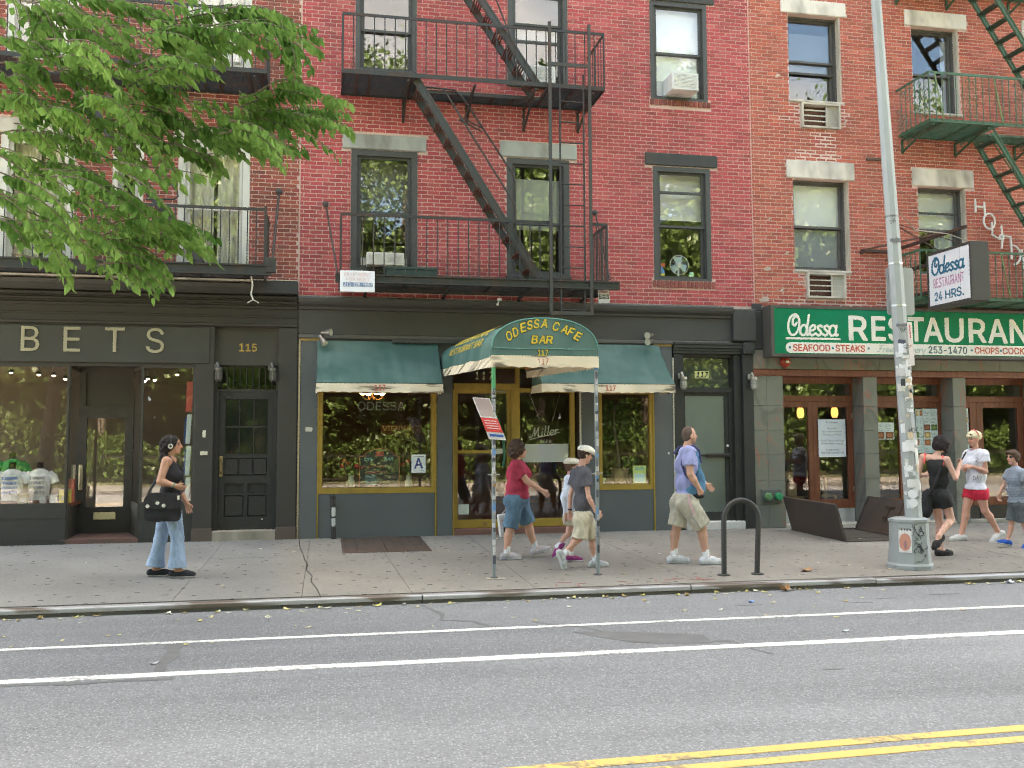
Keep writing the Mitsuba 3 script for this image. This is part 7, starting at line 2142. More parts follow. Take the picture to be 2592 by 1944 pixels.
    def shirt(self, col, sleeve=0.55, hem=-0.12, o=0.02, neck=.066, label=None, name='shirt', fold=(0.016, (10, 10, 6), 2), extra=(), low=0.0):
        nk = self.J['neck']
        p = self.torso(o) + list(extra)
        if sleeve == 0:
            p = [x for x in p if x['t'] == 'e']
            for sg, q in ((-1, 'shn'), (1, 'shf')):
                sx = self.sd * (.085 * self.s * self.gw) * (1 if (self.J[q] - self.along(.86)) @ self.sd > 0 else -1)
                fx = self.R[:, 0]
                top = self.along(.93) + sx + self.axis * .015
                p += [cone(self.along(.72) + sx + fx * .075 * self.gd, top, .026, .022, k=.02), cone(top, self.along(.70) + sx - fx * .085 * self.gd, .022, .028, k=.02)]
                p.append(ell(self.J[q] + sx * .25 - self.axis * .035, (.075, .062, .085), self.R, sub=True))
        elif sleeve <= 1:
            p += self.arms(o + .004, sleeve)
        else:
            for q in 'nf':
                sh, e, w = self.J['sh' + q], self.J['el' + q], self.J['wr' + q]
                p += [cone(sh, e, .062 * self.s, .055 * self.s, k=.02), cone(e, e + (w - e) * .97, .055 * self.s, .042 * self.s, flat=True, k=.02)]
        p.append(cone(nk - self.axis * (.012 + low) + self.f * .012, nk + self.axis * .14, neck, neck * 1.1, sub=True))
        return self.wear(name, p, col, cuts=[(-self.axis, self.along(hem))], fold=fold, label=label)

    def trousers(self, col, to=0.95, top=0.16, o=.018, r1=None, name='shorts', flare=None, label=None, fold=(0.016, (11, 11, 7), 3)):
        s = self.s * self.leg
        p = [ell(self.along(-0.02), np.array([.122 * self.gd, .168 * self.gw, .13]) * self.s + o, self.R)]
        ends = []
        for q in 'nf':
            hp, kn, an = self.J['hip' + q], self.J['kn' + q], self.J['an' + q]
            p.append(ell(hp - self.f * .02, np.array([.11 * self.gd, .088, .11]) * self.s + o, self.R))
            if to <= 1.02:
                e = hp + (kn - hp) * to
                rr = r1 or (.062 * s + o + .018)
                p.append(cone(hp, e, .092 * s + o, rr, flat=True, k=.03))
            else:
                p.append(cone(hp, kn, .09 * s + o, flare[0], k=.03))
                e = kn + (an - kn) * (to - 1)
                p.append(cone(kn, kn + (e - kn) * .45, flare[0], flare[0] * 1.06, k=.02))
                p.append(cone(kn + (e - kn) * .4, e, flare[0] * 1.05, flare[1], flat=True, k=.02))
        return self.wear(name, p, col, cuts=[(self.axis, self.along(top))], fold=fold, label=label)

    def shoes(self, col, sole=(0.6, 0.6, 0.6), sock=None, low=False, accent=None, sock_h=0.1):
        s = self.s
        for q in 'nf':
            a, e1, e2 = self.foot_frame(q)
            heel, ball, toe = a - e1 * .055 * s - e2 * .052 * s, a + e1 * .115 * s - e2 * .062 * s, a + e1 * .185 * s - e2 * .066 * s
            w = np.cross(e1, e2)
            base = a - e2 * .098 * s
            p = [cone(heel, ball, .048 * s, .050 * s, k=.02), cone(ball, toe, .050 * s, .040 * s, k=.02), ell(a + e1 * .04 * s - e2 * .04 * s, np.array([.10, .046, .052]) * s, np.stack([e1, w, e2], 1), k=.02)]
            if not low:
                p.append(cone(a - e2 * .03 * s - e1 * .012, a + e2 * .002 - e1 * .014, .05 * s, .047 * s, flat=True, k=.02))
            else:
                p[2] = ell(a + e1 * .02 * s - e2 * .06 * s, np.array([.09, .043, .035]) * s, np.stack([e1, w, e2], 1), k=.02)
                p.append(cone(a - e2 * .04 * s, a + e2 * .05, .034 * s, .036 * s, sub=True))
            sh = self.wear('shoe', p, col, h=.006, k=.02, cuts=[(-e2, base + e2 * .014)], fold=None, mat='cloth')
            p2 = [dict(x, ra=x['ra'] + .005, rb=x['rb'] + .005) for x in p[:2] if x['t'] == 'c']
            self.wear('sole', p2, sole, h=.006, k=.02, cuts=[(-e2, base - e2 * .004), (e2, base + e2 * .018)], fold=None, mat='satin', holder=sh)
            if accent is not None:
                for i in range(3):
                    c = a + e1 * (.035 + .022 * i) * s - e2 * .055 * s
                    for sg in (-1, 1):
                        b = c + w * sg * .046 * s
                        obj('stripe', MB().bar(b + e2 * .03 * s - e1 * .008, b - e2 * .022 * s + e1 * .008, .008, .006, w), 'cloth', sh, color=accent)
                lc = MB()
                for i in range(4):
                    c = a + e1 * (.045 + .02 * i) * s + e2 * (-.002 - .011 * i) * s
                    lc.bar(c - w * .022, c + w * .022, .006, .006)
                obj('laces', lc, 'cloth', sh, color=(0.7, 0.7, 0.7), kind='stuff')
            if sock is not None:
                kn = self.J['kn' + q]
                d = unit(kn - a)
                self.wear('sock', [cone(a - d * .03, a + d * sock_h * s, .043 * s, .044 * s * self.leg, flat=True)], sock, h=.006, k=.01, fold=(0.002, (20, 20, 30), 4))

    def eye_glasses(self, dark=True, u=.008, lens=(0.015, 0.015, 0.018), rim=(0.02, 0.02, 0.02), f=.082):
        z = self.hsz
        m = MB()
        k = None
        for q in (-1, 1):
            a = np.linspace(0, 6.283, 15)[:-1]
            pts = np.array([self.H(f - .016 * abs(math.cos(t)) * (1 if math.cos(t) > 0 else .2), q * (.034 + .027 * math.cos(t)), u + .02 * math.sin(t)) for t in a])
            m.tube(pts, .0028, 5, closed=True)
            m.tube([self.H(f - .012, q * .061, u + .008), self.H(.02, q * .079, u + .008), self.H(-.005, q * .079, u + .004)], .0028, 5)
        m.tube([self.H(f, -.008, u + .004), self.H(f + .004, 0, u + .007), self.H(f, .008, u + .004)], .0025, 5)
        k = obj('glasses', m, 'gloss', self.t, smooth=60, color=rim)
        if dark:
            for q in (-1, 1):
                v, fa = trimesh.creation.icosphere(2, 1.0).vertices, trimesh.creation.icosphere(2, 1.0).faces
                obj('lens', ((v * np.array([.006, .027, .021]) * z) @ self.HR.T + self.H(f - .004, q * .034, u), fa), 'gloss', k, smooth=True, color=lens)
        return k

    def hair(self, prims, col, fold=(0.008, (28, 28, 12), 5), cuts=(), h=.006, k=.02, label=None, name='hair'):
        return obj(name, solid(prims, h, k, cuts, fold), 'cloth', self.t, smooth=True, color=col, label=label)

    def cap_hair(self, o=.012, low=-.045, back=.02):
        """Short hair: the skull's shell above a hairline that rises towards the brow."""
        z = self.hsz
        pr_ = [ell(self.H(-.014, 0, .024), np.array([.094 + o, .074 + o, .098 + o]) * z, self.HR), cone(self.H(-.05, 0, -.02), self.H(-.055, 0, low), .055 * z, .045 * z, k=.02)]
        return pr_, [(self.hf * .80 - self.hu * .55, self.H(.045, 0, .03)), (-self.hu, self.H(0, 0, low - .03))]


def lying(v):
    return v


def J_(**k):
    return k


W1 = J_(x0=-1.836,y0=-3.64,head=(0.02,0.00,1.573), neck=(-0.02,0.00,1.448), shn=(-0.03,-0.15,1.388), eln=(-0.09,-0.20,1.148), wrn=(0.08,-0.17,1.092), hn=(0.18,-0.15,1.052), shf=(-0.01,0.15,1.381), elf=(0.03,0.20,1.101), wrf=(0.16,0.20,0.867), hf=(0.21,0.20,0.715), pel=(-0.00,0.00,0.825), hipn=(0.04,-0.09,0.774), knn=(0.11,-0.09,0.469), ann=(0.11,-0.09,0.087), ton=(0.26,-0.09,0.021), hipf=(-0.05,0.09,0.763), knf=(-0.12,0.09,0.445), anf=(-0.17,0.09,0.083), tof=(-0.05,0.09,0.012))
W2 = J_(x0=2.551,y0=-2.93,head=(0.05,0.00,1.470), neck=(0.02,0.00,1.336), shn=(-0.03,-0.16,1.258), eln=(0.12,-0.20,1.050), wrn=(0.32,-0.20,0.927), hn=(0.39,-0.20,0.868), shf=(0.06,0.16,1.249), elf=(-0.08,0.20,0.989), wrf=(-0.09,0.20,0.730), hf=(-0.08,0.20,0.682), pel=(0.02,0.00,0.822), hipn=(-0.02,-0.09,0.782), knn=(-0.10,-0.09,0.415), ann=(-0.15,-0.09,0.107), ton=(0.01,-0.09,0.016), hipf=(0.07,0.09,0.769), knf=(0.19,0.09,0.462), anf=(0.29,0.09,0.133), tof=(0.49,0.09,0.116))
KID = J_(x0=3.226,y0=-3.42,head=(-0.01,0.00,1.265), neck=(-0.04,0.00,1.152), shn=(-0.09,-0.12,1.100), eln=(-0.16,-0.16,0.868), wrn=(-0.14,-0.15,0.655), hn=(-0.13,-0.15,0.599), shf=(0.01,0.12,1.090), elf=(0.05,0.15,0.881), wrf=(0.09,0.15,0.674), hf=(0.12,0.15,0.617), pel=(-0.03,0.00,0.619), hipn=(-0.05,-0.07,0.580), knn=(-0.09,-0.07,0.374), ann=(-0.22,-0.07,0.237), ton=(-0.29,-0.07,0.095), hipf=(0.01,0.07,0.568), knf=(0.04,0.07,0.329), anf=(-0.02,0.07,0.093), tof=(0.12,0.07,0.010))
BOY = J_(x0=3.270,y0=-3.97,head=(-0.02,0.00,1.434), neck=(-0.08,0.00,1.298), shn=(-0.07,-0.14,1.205), eln=(-0.04,-0.20,0.907), wrn=(0.05,-0.19,0.735), hn=(0.11,-0.19,0.680), shf=(-0.11,0.14,1.196), elf=(-0.18,0.17,0.899), wrf=(-0.19,0.17,0.713), hf=(-0.19,0.17,0.637), pel=(-0.06,0.00,0.648), hipn=(-0.09,-0.08,0.611), knn=(-0.13,-0.08,0.382), ann=(-0.34,-0.08,0.196), ton=(-0.33,-0.08,0.020), hipf=(0.01,0.08,0.596), knf=(0.08,0.08,0.367), anf=(0.11,0.08,0.105), tof=(0.27,0.08,0.014))
MAN = J_(x0=4.708,y0=-3.88,head=(-0.01,0.00,1.674), neck=(-0.05,0.00,1.532), shn=(-0.11,-0.20,1.451), eln=(-0.11,-0.25,1.179), wrn=(0.02,-0.22,0.985), hn=(0.05,-0.20,0.908), shf=(0.07,0.20,1.446), elf=(0.16,0.25,1.160), wrf=(0.30,0.25,1.025), hf=(0.43,0.25,0.914), pel=(-0.08,0.00,0.852), hipn=(-0.09,-0.10,0.800), knn=(0.10,-0.10,0.492), ann=(0.15,-0.10,0.165), ton=(0.35,-0.10,0.026), hipf=(-0.10,0.10,0.787), knf=(-0.17,0.10,0.481), anf=(-0.22,0.10,0.152), tof=(-0.02,0.10,0.006))
BLK = J_(x0=8.359,y0=-3.90,head=(0.04,0.00,1.535), neck=(-0.04,0.00,1.414), shn=(0.02,-0.06,1.334), eln=(0.12,-0.08,1.076), wrn=(0.29,0.00,1.262), hn=(0.36,0.02,1.330), shf=(-0.17,0.06,1.368), elf=(-0.23,0.10,1.102), wrf=(-0.05,0.25,1.118), hf=(0.03,0.30,1.139), pel=(-0.02,0.00,0.862), hipn=(0.00,-0.06,0.808), knn=(0.10,-0.04,0.497), ann=(-0.23,-0.20,0.292), ton=(-0.31,-0.25,0.188), hipf=(-0.03,0.06,0.801), knf=(0.03,0.10,0.452), anf=(0.02,0.08,0.076), tof=(0.18,0.10,0.001))
WHT = J_(x0=9.953,y0=-2.44,head=(0.06,0.00,1.593), neck=(0.09,0.00,1.442), shn=(0.10,-0.15,1.339), eln=(0.11,-0.18,1.087), wrn=(-0.16,-0.22,1.168), hn=(-0.26,-0.20,1.181), shf=(0.06,0.12,1.335), elf=(-0.00,0.15,1.111), wrf=(-0.10,0.02,1.155), hf=(-0.19,-0.05,1.171), pel=(0.07,0.00,0.815), hipn=(0.08,-0.09,0.754), knn=(0.14,-0.09,0.482), ann=(0.36,-0.09,0.142), ton=(0.25,-0.09,0.016), hipf=(0.02,0.08,0.746), knf=(-0.06,0.08,0.500), anf=(-0.16,0.08,0.099), tof=(-0.39,0.08,0.027))
BOY3 = J_(x0=9.971,y0=-3.27,head=(0.06,0.00,1.324), neck=(0.09,0.00,1.200), shn=(0.09,-0.13,1.106), eln=(0.14,-0.17,0.911), wrn=(0.21,-0.15,0.763), hn=(0.22,-0.15,0.702), shf=(0.10,0.13,1.097), elf=(0.02,0.15,0.923), wrf=(-0.07,0.15,0.788), hf=(-0.08,0.15,0.726), pel=(0.09,0.00,0.671), hipn=(0.07,-0.07,0.627), knn=(0.14,-0.07,0.369), ann=(0.20,-0.07,0.100), ton=(0.13,-0.07,0.017), hipf=(0.09,0.07,0.617), knf=(0.05,0.07,0.371), anf=(-0.03,0.07,0.103), tof=(-0.25,0.07,0.072))

# --- woman with headphones and a messenger bag, at left
F = Figure('woman in black tank top, flared jeans and headphones walking past the left shop', W1, (1, 0.05), 0.95, 1.0, .95, 1.05, 1.0, skin=(0.46, 0.25, 0.165), female=True)
F.body((0.6, 0.4))
F.shirt((0.018, 0.017, 0.020), sleeve=0.0, hem=-.05, o=.012, neck=.075, name='tank_top', low=.05)
F.trousers((0.25, 0.33, 0.45), to=1.93, flare=(.074, .116), name='jeans', top=.2, fold=(0.010, (9, 9, 5), 7))
F.shoes((0.02, 0.02, 0.025), (0.45, 0.42, 0.4), low=True)
F.hair([ell(F.H(-.03, 0, .03), (.105, .088, .1), F.HR), ell(F.H(-.085, 0, .0), (.075, .09, .10), F.HR), ell(F.H(-.10, 0, -.06), (.06, .075, .07), F.HR), ell(F.H(-.115, 0, -.15), (.045, .07, .10), F.HR)], (0.014, 0.011, 0.010), fold=(0.02, (22, 22, 22), 8), cuts=[(F.hf * .9 - F.hu * .3, F.H(.045, 0, .02))])
F.eye_glasses(False)
hp = obj('headphones', MB().tube([F.H(-.02 - .0 * abs(math.cos(a)), .096 * math.cos(a), .012 + .115 * math.sin(a)) for a in np.linspace(0.05, 3.09, 17)], .010, 8), 'satin', F.t, smooth=50, color=(0.02, 0.02, 0.022))
for q in (-1, 1):
    c = F.H(-.02, q * .088, -.012)
    obj('ear_cup', MB().tube([c, c + F.hs * q * .034], [.043, .038], 18), 'satin', hp, smooth=40, color=(0.02, 0.02, 0.022))
    obj('cup_ring', MB().tube([c + F.hs * q * .033, c + F.hs * q * .037], [.030, .028], 18), 'metal', hp, smooth=40, color=(0.65, 0.65, 0.66))
    obj('cup_badge', MB().tube([c + F.hs * q * .036, c + F.hs * q * .039], [.016, .016], 14), 'satin', hp, color=(0.03, 0.03, 0.03))
w_ = F.J['wrn']
for q, cc in ((0, (0.12, 0.2, 0.14)), (1, (0.5, 0.5, 0.42))):
    d = unit(F.J['eln'] - w_)
    obj('bracelet', MB().tube([w_ + d * (.012 + .022 * q), w_ + d * (.03 + .022 * q)], .032, 12), 'satin', F.t, smooth=40, color=cc)
b = thing('messenger_bag', 'black messenger bag with three pale buttons on the hip of the woman with headphones', 'bag')
c = F.o + [-.005, -.235, .865]
P_ = Polygon([(-.235, -.165), (-.1, -.19), (.15, -.18), (.17, -.03), (.16, .10), (.12, .145), (-.19, .15), (-.235, .08)]).buffer(-.04).buffer(.04, 6)
v, f = MB().ext(P_, -.055, .055).mesh()
v, f = trimesh.remesh.subdivide_to_size(v, f, .05)
v = v + [0, 0, 0] + (meshkit.noise(v * 9)[:, None] - .5) * [.02, .05, .02]
obj('body', (v + c, f), 'cloth', b, smooth=45, color=(0.017, 0.017, 0.019))
P_ = Polygon([(-.236, -.02), (-.05, -.04), (.172, -.02), (.165, .10), (.125, .152), (-.19, .157), (-.24, .08)]).buffer(-.02).buffer(.02, 6)
v, f = MB().ext(P_, -.075, -.062).mesh()
obj('flap', (v + c, f), 'cloth', b, color=(0.022, 0.022, 0.024))
for x, z in ((-.20, .0), (-.09, .035), (-.02, .005)):
    obj('button', MB().tube([c + [x, -.078, z], c + [x, -.084, z]], [.022, .019], 14), 'satin', b, color=(0.55, 0.55, 0.5))
obj('buckle', MB().box(c[0] + .13, c[0] + .155, c[1] - .085, c[1] - .07, c[2] + .07, c[2] + .12, .004), 'metal', b, color=(0.6, 0.6, 0.58))
st = [c + [-.2, -.03, .15], F.J['eln'] + [-.02, .06, .08], F.J['shn'] + [-.03, .06, .07], F.J['neck'] + [.02, .08, -.02], F.J['shf'] + [.12, .0, -.12], F.J['pel'] + [.16, -.02, .22], c + [.15, -.02, .14]]
obj('strap', MB().tube(st, .016, 6), 'cloth', b, smooth=60, color=(0.02, 0.02, 0.022))

# --- woman in maroon
F = Figure('woman in maroon t-shirt and denim shorts with curly brown hair carrying a paper bag', W2, (1, 0.0), 0.92, 1.30, 1.10, 1.10, 1.12, skin=(0.56, 0.32, 0.225), female=True)
F.body((0.35, 0.9))
F.shirt((0.33, 0.030, 0.060), sleeve=.62, hem=-.02, o=.024)
F.trousers((0.095, 0.165, 0.235), to=.98, r1=.105, top=.1, name='denim_shorts')
F.shoes((0.42, 0.39, 0.40), (0.58, 0.58, 0.62), (0.72, 0.72, 0.74), accent=(0.45, 0.36, 0.38))
F.hair([ell(F.H(-.035, 0, .035), (.12, .115, .118), F.HR), ell(F.H(-.085, 0, -.03), (.08, .105, .085), F.HR)], (0.060, 0.036, 0.026), fold=(0.030, (26, 26, 26), 3), cuts=[(F.hf * .95 - F.hu * .25, F.H(.058, 0, .02))])
F.eye_glasses(True)
b = thing('paper_bag', 'white printed paper carrier bag held by the woman in maroon', 'bag')
c = F.J['hf'] + [-.03, -.02, -.24]
v, f = MB().box(-.10, .10, -.06, .06, -.155, .155, .01).mesh()
v, f = trimesh.remesh.subdivide_to_size(v, f, .06)
v = (v + (meshkit.noise(v * 11)[:, None] - .5) * [.012, .02, .0]) @ rotm('y', -.12).T
obj('bag', (v + c, f), 'plain', b, smooth=30, color=(0.60, 0.585, 0.57))
v, f = wtext('NY', .11, -.045, -.125, -.067, .003, True, w=.13)
obj('print', (v @ rotm('y', -.12).T + c, f), 'plain', b, color=(0.03, 0.03, 0.03))
v, f = wtext('GOTHAM', .035, -.06, .045, -.067, .003, True, w=.14)
obj('print', (v @ rotm('y', -.12).T + c, f), 'plain', b, color=(0.5, 0.06, 0.06))
v, f = wtext('BAG', .035, -.06, .0, -.067, .003, True, w=.12)
obj('print', (v @ rotm('y', -.12).T + c, f), 'plain', b, color=(0.5, 0.06, 0.06))
obj('handle', MB().tube([c + [-.05, 0, .15], F.J['hf'] + [-.03, 0, -.03], F.J['hf'] + [.02, 0, -.03], c + [.05, 0, .15]], .005, 6), 'plain', b, color=(0.6, 0.58, 0.55))


def flat_cap(F, col, name='cap'):
    z = F.hsz
    k = obj(name, solid([ell(F.H(-.005, 0, .066), np.array([.132, .106, .068]) * z, F.HR), ell(F.H(.06, 0, .055), np.array([.088, .094, .05]) * z, F.HR, k=.02)], .006, .02, [(-F.hu, F.H(0, 0, .038))], (.004, (16, 16, 16), 2)), 'cloth', F.t, smooth=True, color=col)
    obj('peak', solid([ell(F.H(.122, 0, .046), np.array([.062, .075, .012]) * z, F.HR @ rotm('y', .22))], .005, .01), 'cloth', k, smooth=True, color=np.array(col) * .96)
    obj('band', solid([ell(F.H(-.008, 0, .042), np.array([.108, .088, .014]) * z, F.HR)], .005, .01), 'cloth', k, smooth=True, color=np.array(col) * .72)
    sm = MB()
    for a in (-.5, 0, .5):
        sm.tube([F.H(-.005 + .122 * math.cos(t), .098 * math.sin(a) * abs(math.sin(t)) , .068 + .066 * math.sin(t)) for t in np.linspace(.5, 2.6, 9)], .0025, 4)
    obj('seams', sm, 'cloth', k, color=np.array(col) * .7, kind='stuff')


# --- kid in a long sleeved white shirt and boy in a grey tee, both in flat caps
F = Figure('child in white long sleeves and purple shoes behind the boy in grey', KID, (1, 0.12), 0.74, .95, .95, .85, .82, skin=(0.55, 0.31, 0.23))
F.body((0.5, 0.5), h=.0065)
F.shirt((0.58, 0.61, 0.70), sleeve=2, hem=-.05, o=.02, neck=.055)
F.trousers((0.42, 0.37, 0.28), to=.42, top=.2, r1=.085)
F.shoes((0.22, 0.03, 0.15), (0.66, 0.66, 0.68), (0.70, 0.70, 0.74), accent=(0.66, 0.66, 0.66), sock_h=.09)
F.hair(*[F.cap_hair()[0], (0.09, 0.05, 0.03)], cuts=F.cap_hair()[1])
flat_cap(F, (0.60, 0.56, 0.45))
F = Figure('boy in charcoal tee, khaki shorts and white flat cap', BOY, (1, 0.18), 0.84, .95, 1.0, .85, .85, look=(1, .1), tilt=.30, skin=(0.58, 0.33, 0.25))
F.body((0.45, 0.5), h=.0065)
F.shirt((0.085, 0.083, 0.095), sleeve=.55, hem=.0, o=.026, neck=.058)
F.trousers((0.50, 0.45, 0.34), to=.99, top=.12, r1=.105, o=.024, fold=(0.014, (13, 13, 8), 3))
F.shoes((0.40, 0.41, 0.42), (0.5, 0.5, 0.48), (0.70, 0.71, 0.76), accent=(0.10, 0.2, 0.5))
F.hair(F.cap_hair()[0], (0.045, 0.026, 0.018), cuts=F.cap_hair()[1])
flat_cap(F, (0.66, 0.63, 0.54))
w_, e_ = F.J['wrf'], F.J['elf']
obj('wristband', MB().tube([w_ + unit(e_ - w_) * .01, w_ + unit(e_ - w_) * .028], .030, 12), 'cloth', F.t, smooth=40, color=(0.02, 0.025, 0.06))

# --- man with the blue sling
F = Figure('balding man in lavender tee and cargo shorts walking past the black street door', MAN, (1, 0.08), 1.0, 1.10, 1.05, 1.12, 1.08, skin=(0.57, 0.33, 0.235))
F.body((0.55, 0.3), stubble=.35)
F.shirt((0.30, 0.32, 0.56), sleeve=.62, hem=-.06, o=.022)
F.trousers((0.46, 0.43, 0.35), to=1.0, top=.1, r1=.125, o=.026, name='cargo_shorts', fold=(0.013, (11, 11, 7), 3))
for q, sg in (('n', -1), ('f', 1)):
    hp_, kn_ = F.J['hip' + q], F.J['kn' + q]
    c = hp_ + (kn_ - hp_) * .66 + F.sd * sg * .108 + F.f * .01
    d = unit(kn_ - hp_)
    v, f = MB().box(-.085, .085, -.016, .016, -.085, .075, .012).box(-.09, .09, -.022, .012, .065, .105, .008).mesh()
    Rp = np.stack([unit(F.f - d * (F.f @ d)), F.sd * -1, -d], 1)
    obj('cargo_pocket', (v * [1, sg * -1 if False else 1, 1] @ Rp.T + c, f), 'cloth', F.t, color=(0.45, 0.42, 0.34))
F.shoes((0.52, 0.53, 0.56), (0.56, 0.57, 0.62), (0.72, 0.73, 0.76), accent=(0.2, 0.22, 0.3))
pr_, ct = F.cap_hair(.006, -.05)
F.hair(pr_, (0.10, 0.07, 0.055), fold=(0.003, (60, 60, 60), 5), cuts=[(F.hf * .93 - F.hu * .12 , F.H(-.002, 0, .02)), (-F.hu, F.H(0, 0, -.075))])
w_, e_ = F.J['wrf'], F.J['elf']
obj('wrist_watch', MB().tube([w_ + unit(e_ - w_) * .01, w_ + unit(e_ - w_) * .032], .034, 12), 'metal', F.t, smooth=40, color=(0.65, 0.65, 0.66))
b = thing('sling_bag', 'blue sling carrier with a black base worn across the chest of the man in lavender', 'bag')
cb = F.along(.30) + F.f * .15 + [0, -.03, 0]
obj('pouch', solid([ell(cb + [0, 0, .0], (.085, .15, .19), F.R), ell(F.along(.66) + F.f * .125, (.05, .12, .17), F.R, k=.05), ell(cb + [-.07, -.10, -.09], (.13, .08, .10), F.R, k=.05)], .009, .04, (), (.008, (9, 9, 7), 4)), 'cloth', b, smooth=True, color=(0.075, 0.19, 0.31))
obj('base_pad', solid([ell(cb + [-.055, -.12, -.165], (.10, .075, .038), F.R)], .008, .02), 'cloth', b, smooth=True, color=(0.015, 0.015, 0.018))
rf = F.R[:, 0]
for off in (-.13, .12):
    pts = [F.along(.70) + rf * .165 + F.sd * off * .7, F.along(.92) + rf * .115 + F.sd * off, F.along(1.0) + rf * .03 + F.sd * off + [0, 0, .012], F.along(.98) - rf * .06 + F.sd * off, F.along(.85) - rf * .125 + F.sd * off]
    if off < 0:
        pts += [F.along(.65) - rf * .135 + F.sd * off * 1.1, F.along(.45) - rf * .10 + F.sd * off * 1.45, F.along(.32) + rf * .0 + F.sd * off * 1.6, F.along(.25) + rf * .08 + F.sd * off * 1.3]
    obj('strap', MB().tube(pts, .014, 8), 'cloth', b, smooth=60, color=(0.05, 0.055, 0.14))
obj('hanging_strap', MB().sheet(np.array([[F.o + [-.145 + x + t_ * .05 + (.06 * max(0, t_ - .5)), -.255 - .0 * t_, .93 - .27 * t_] for x in (-.018, .018)] for t_ in np.linspace(0, 1, 9)]), .004), 'cloth', b, smooth=40, color=(0.52, 0.36, 0.37))

# --- woman in black with a phone, woman in white and boy, at right
BLK.update(shn=(0.02, -0.13, 1.334), shf=(-0.17, 0.13, 1.368), eln=(0.12, -0.16, 1.076), wrn=(0.28, -0.04, 1.255), hn=(0.36, 0.0, 1.330), elf=(-0.23, 0.17, 1.102), hipn=(0.0, -0.07, 0.808), hipf=(-0.06, 0.07, 0.801), knn=(0.10, -0.06, 0.497), knf=(0.03, 0.09, 0.452), ann=(-0.20, -0.20, 0.30), ton=(-0.30, -0.24, 0.17))
F = Figure('dark haired woman in black top and shorts looking at a phone behind the lamp post', BLK, (0.82, 0.57), 0.92, .90, .90, .88, .98, look=(.95, .3), tilt=.3, skin=(0.60, 0.36, 0.275), female=True)
F.body((0.9, 0.6))
F.shirt((0.016, 0.016, 0.017), sleeve=0.0, hem=-.02, o=.012, neck=.07, name='tank_top', low=.03)
for q in ('shn', 'shf'):
    s_ = F.J[q]
    obj('undertop_strap', MB().tube([s_ - F.f * .05 + F.sd * (.035 if q == 'shn' else -.035) + [0, 0, -.09], s_ - F.f * .02 + F.sd * (.045 if q == 'shn' else -.045) + [0, 0, .045], s_ + F.f * .05 + F.sd * (.04 if q == 'shn' else -.04) + [0, 0, -.05]], .012, 7), 'cloth', F.t, smooth=60, color=(0.62, 0.10, 0.09))
F.trousers((0.02, 0.02, 0.021), to=.38, top=.12, r1=.098, o=.010)
F.shoes((0.018, 0.018, 0.018), (0.03, 0.03, 0.03), low=True)
F.hair([ell(F.H(-.02, 0, .035), (.112, .095, .10), F.HR), ell(F.H(-.06, 0, -.02), (.08, .09, .085), F.HR), ell(F.H(.03, .06, -.02), (.05, .03, .09), F.HR), ell(F.H(.03, -.06, -.02), (.05, .03, .09), F.HR)], (0.017, 0.012, 0.012), fold=(0.014, (26, 26, 14), 9), cuts=[(F.hf, F.H(.072, 0, 0))])
t = thing('mobile_phone', 'black phone held up by the woman in black', 'phone')
hn_ = F.J['hn']
Rp = rotm('z', -.5) @ rotm('y', .5)
v, f = MB().box(-.006, .006, -.035, .035, -.065, .065, .004).mesh()
obj('case', (v @ Rp.T + hn_ + [.035, .02, .045], f), 'gloss', t, color=(0.015, 0.015, 0.016))
obj('lens_ring', (MB().box(.0062, .0072, -.012, .012, .035, .055).mesh()[0] @ Rp.T + hn_ + [.035, .02, .045], _BF), 'gloss', t, color=(0.05, 0.05, 0.05))
b = thing('shoulder_bag', 'black slouchy shoulder bag on the left hip of the woman in black', 'bag')
c = F.o + [-.215, .02, .70]
obj('bag', solid([ell(c, (.088, .07, .15)), ell(c + [.02, 0, .10], (.07, .045, .12), k=.05), ell(c + [-.02, 0, -.09], (.085, .06, .075), k=.05)], .009, .04, (), (.02, (8, 8, 6), 6)), 'cloth', b, smooth=True, color=(0.015, 0.015, 0.017))
obj('strap', MB().tube([c + [.0, -.06, .15], F.o + [-.16, -.10, 1.0], F.o + [-.10, -.115, 1.15], F.o + [-.03, -.11, 1.32], F.J['shn'] + [.0, .06, .07], F.o + [.1, .05, 1.2], F.o + [-.02, .16, .95], c + [.03, .06, .12]], .02, 7), 'cloth', b, smooth=60, color=(0.018, 0.018, 0.02))

F = Figure('woman in white lettered tee, red shorts and cream headscarf', WHT, (-1, 0.08), 0.95, 1.05, 1.0, .98, 1.05, look=(-1, -.05), tilt=.22, skin=(0.56, 0.30, 0.215), female=True)
F.body((0.8, 0.8))
F.shirt((0.66, 0.66, 0.72), sleeve=.42, hem=-.02, o=.034, neck=.082, low=.03, fold=(0.011, (8, 8, 5), 6))
F.trousers((0.52, 0.022, 0.05), to=.36, top=.15, r1=.096, o=.011)
F.shoes((0.54, 0.54, 0.52), (0.6, 0.6, 0.6), accent=(0.5, 0.5, 0.5))
for ln, x, z, ww in (('2', -.04, 1.235, .035), ('ND', -.06, 1.06, .085), ('DAY', -.115, .955, .125)):
    v, f = wtext(ln, .068, 0, 0, 0, .004, False, w=ww)
    obj('print_line', (v @ rotm('z', -.62).T + F.o + [x, -.185 if ln != '2' else -.155, z], f), 'plain', F.t, color=(0.08, 0.08, 0.09))
sc = F.hair([ell(F.H(-.02, 0, .045), (.118, .098, .092), F.HR), ell(F.H(-.085, 0, .03), (.06, .07, .07), F.HR)], (0.62, 0.55, 0.36), fold=(0.009, (22, 22, 30), 3), cuts=[(-F.hu * .93 + F.hf * .36, F.H(.05, 0, .030))], name='headscarf')
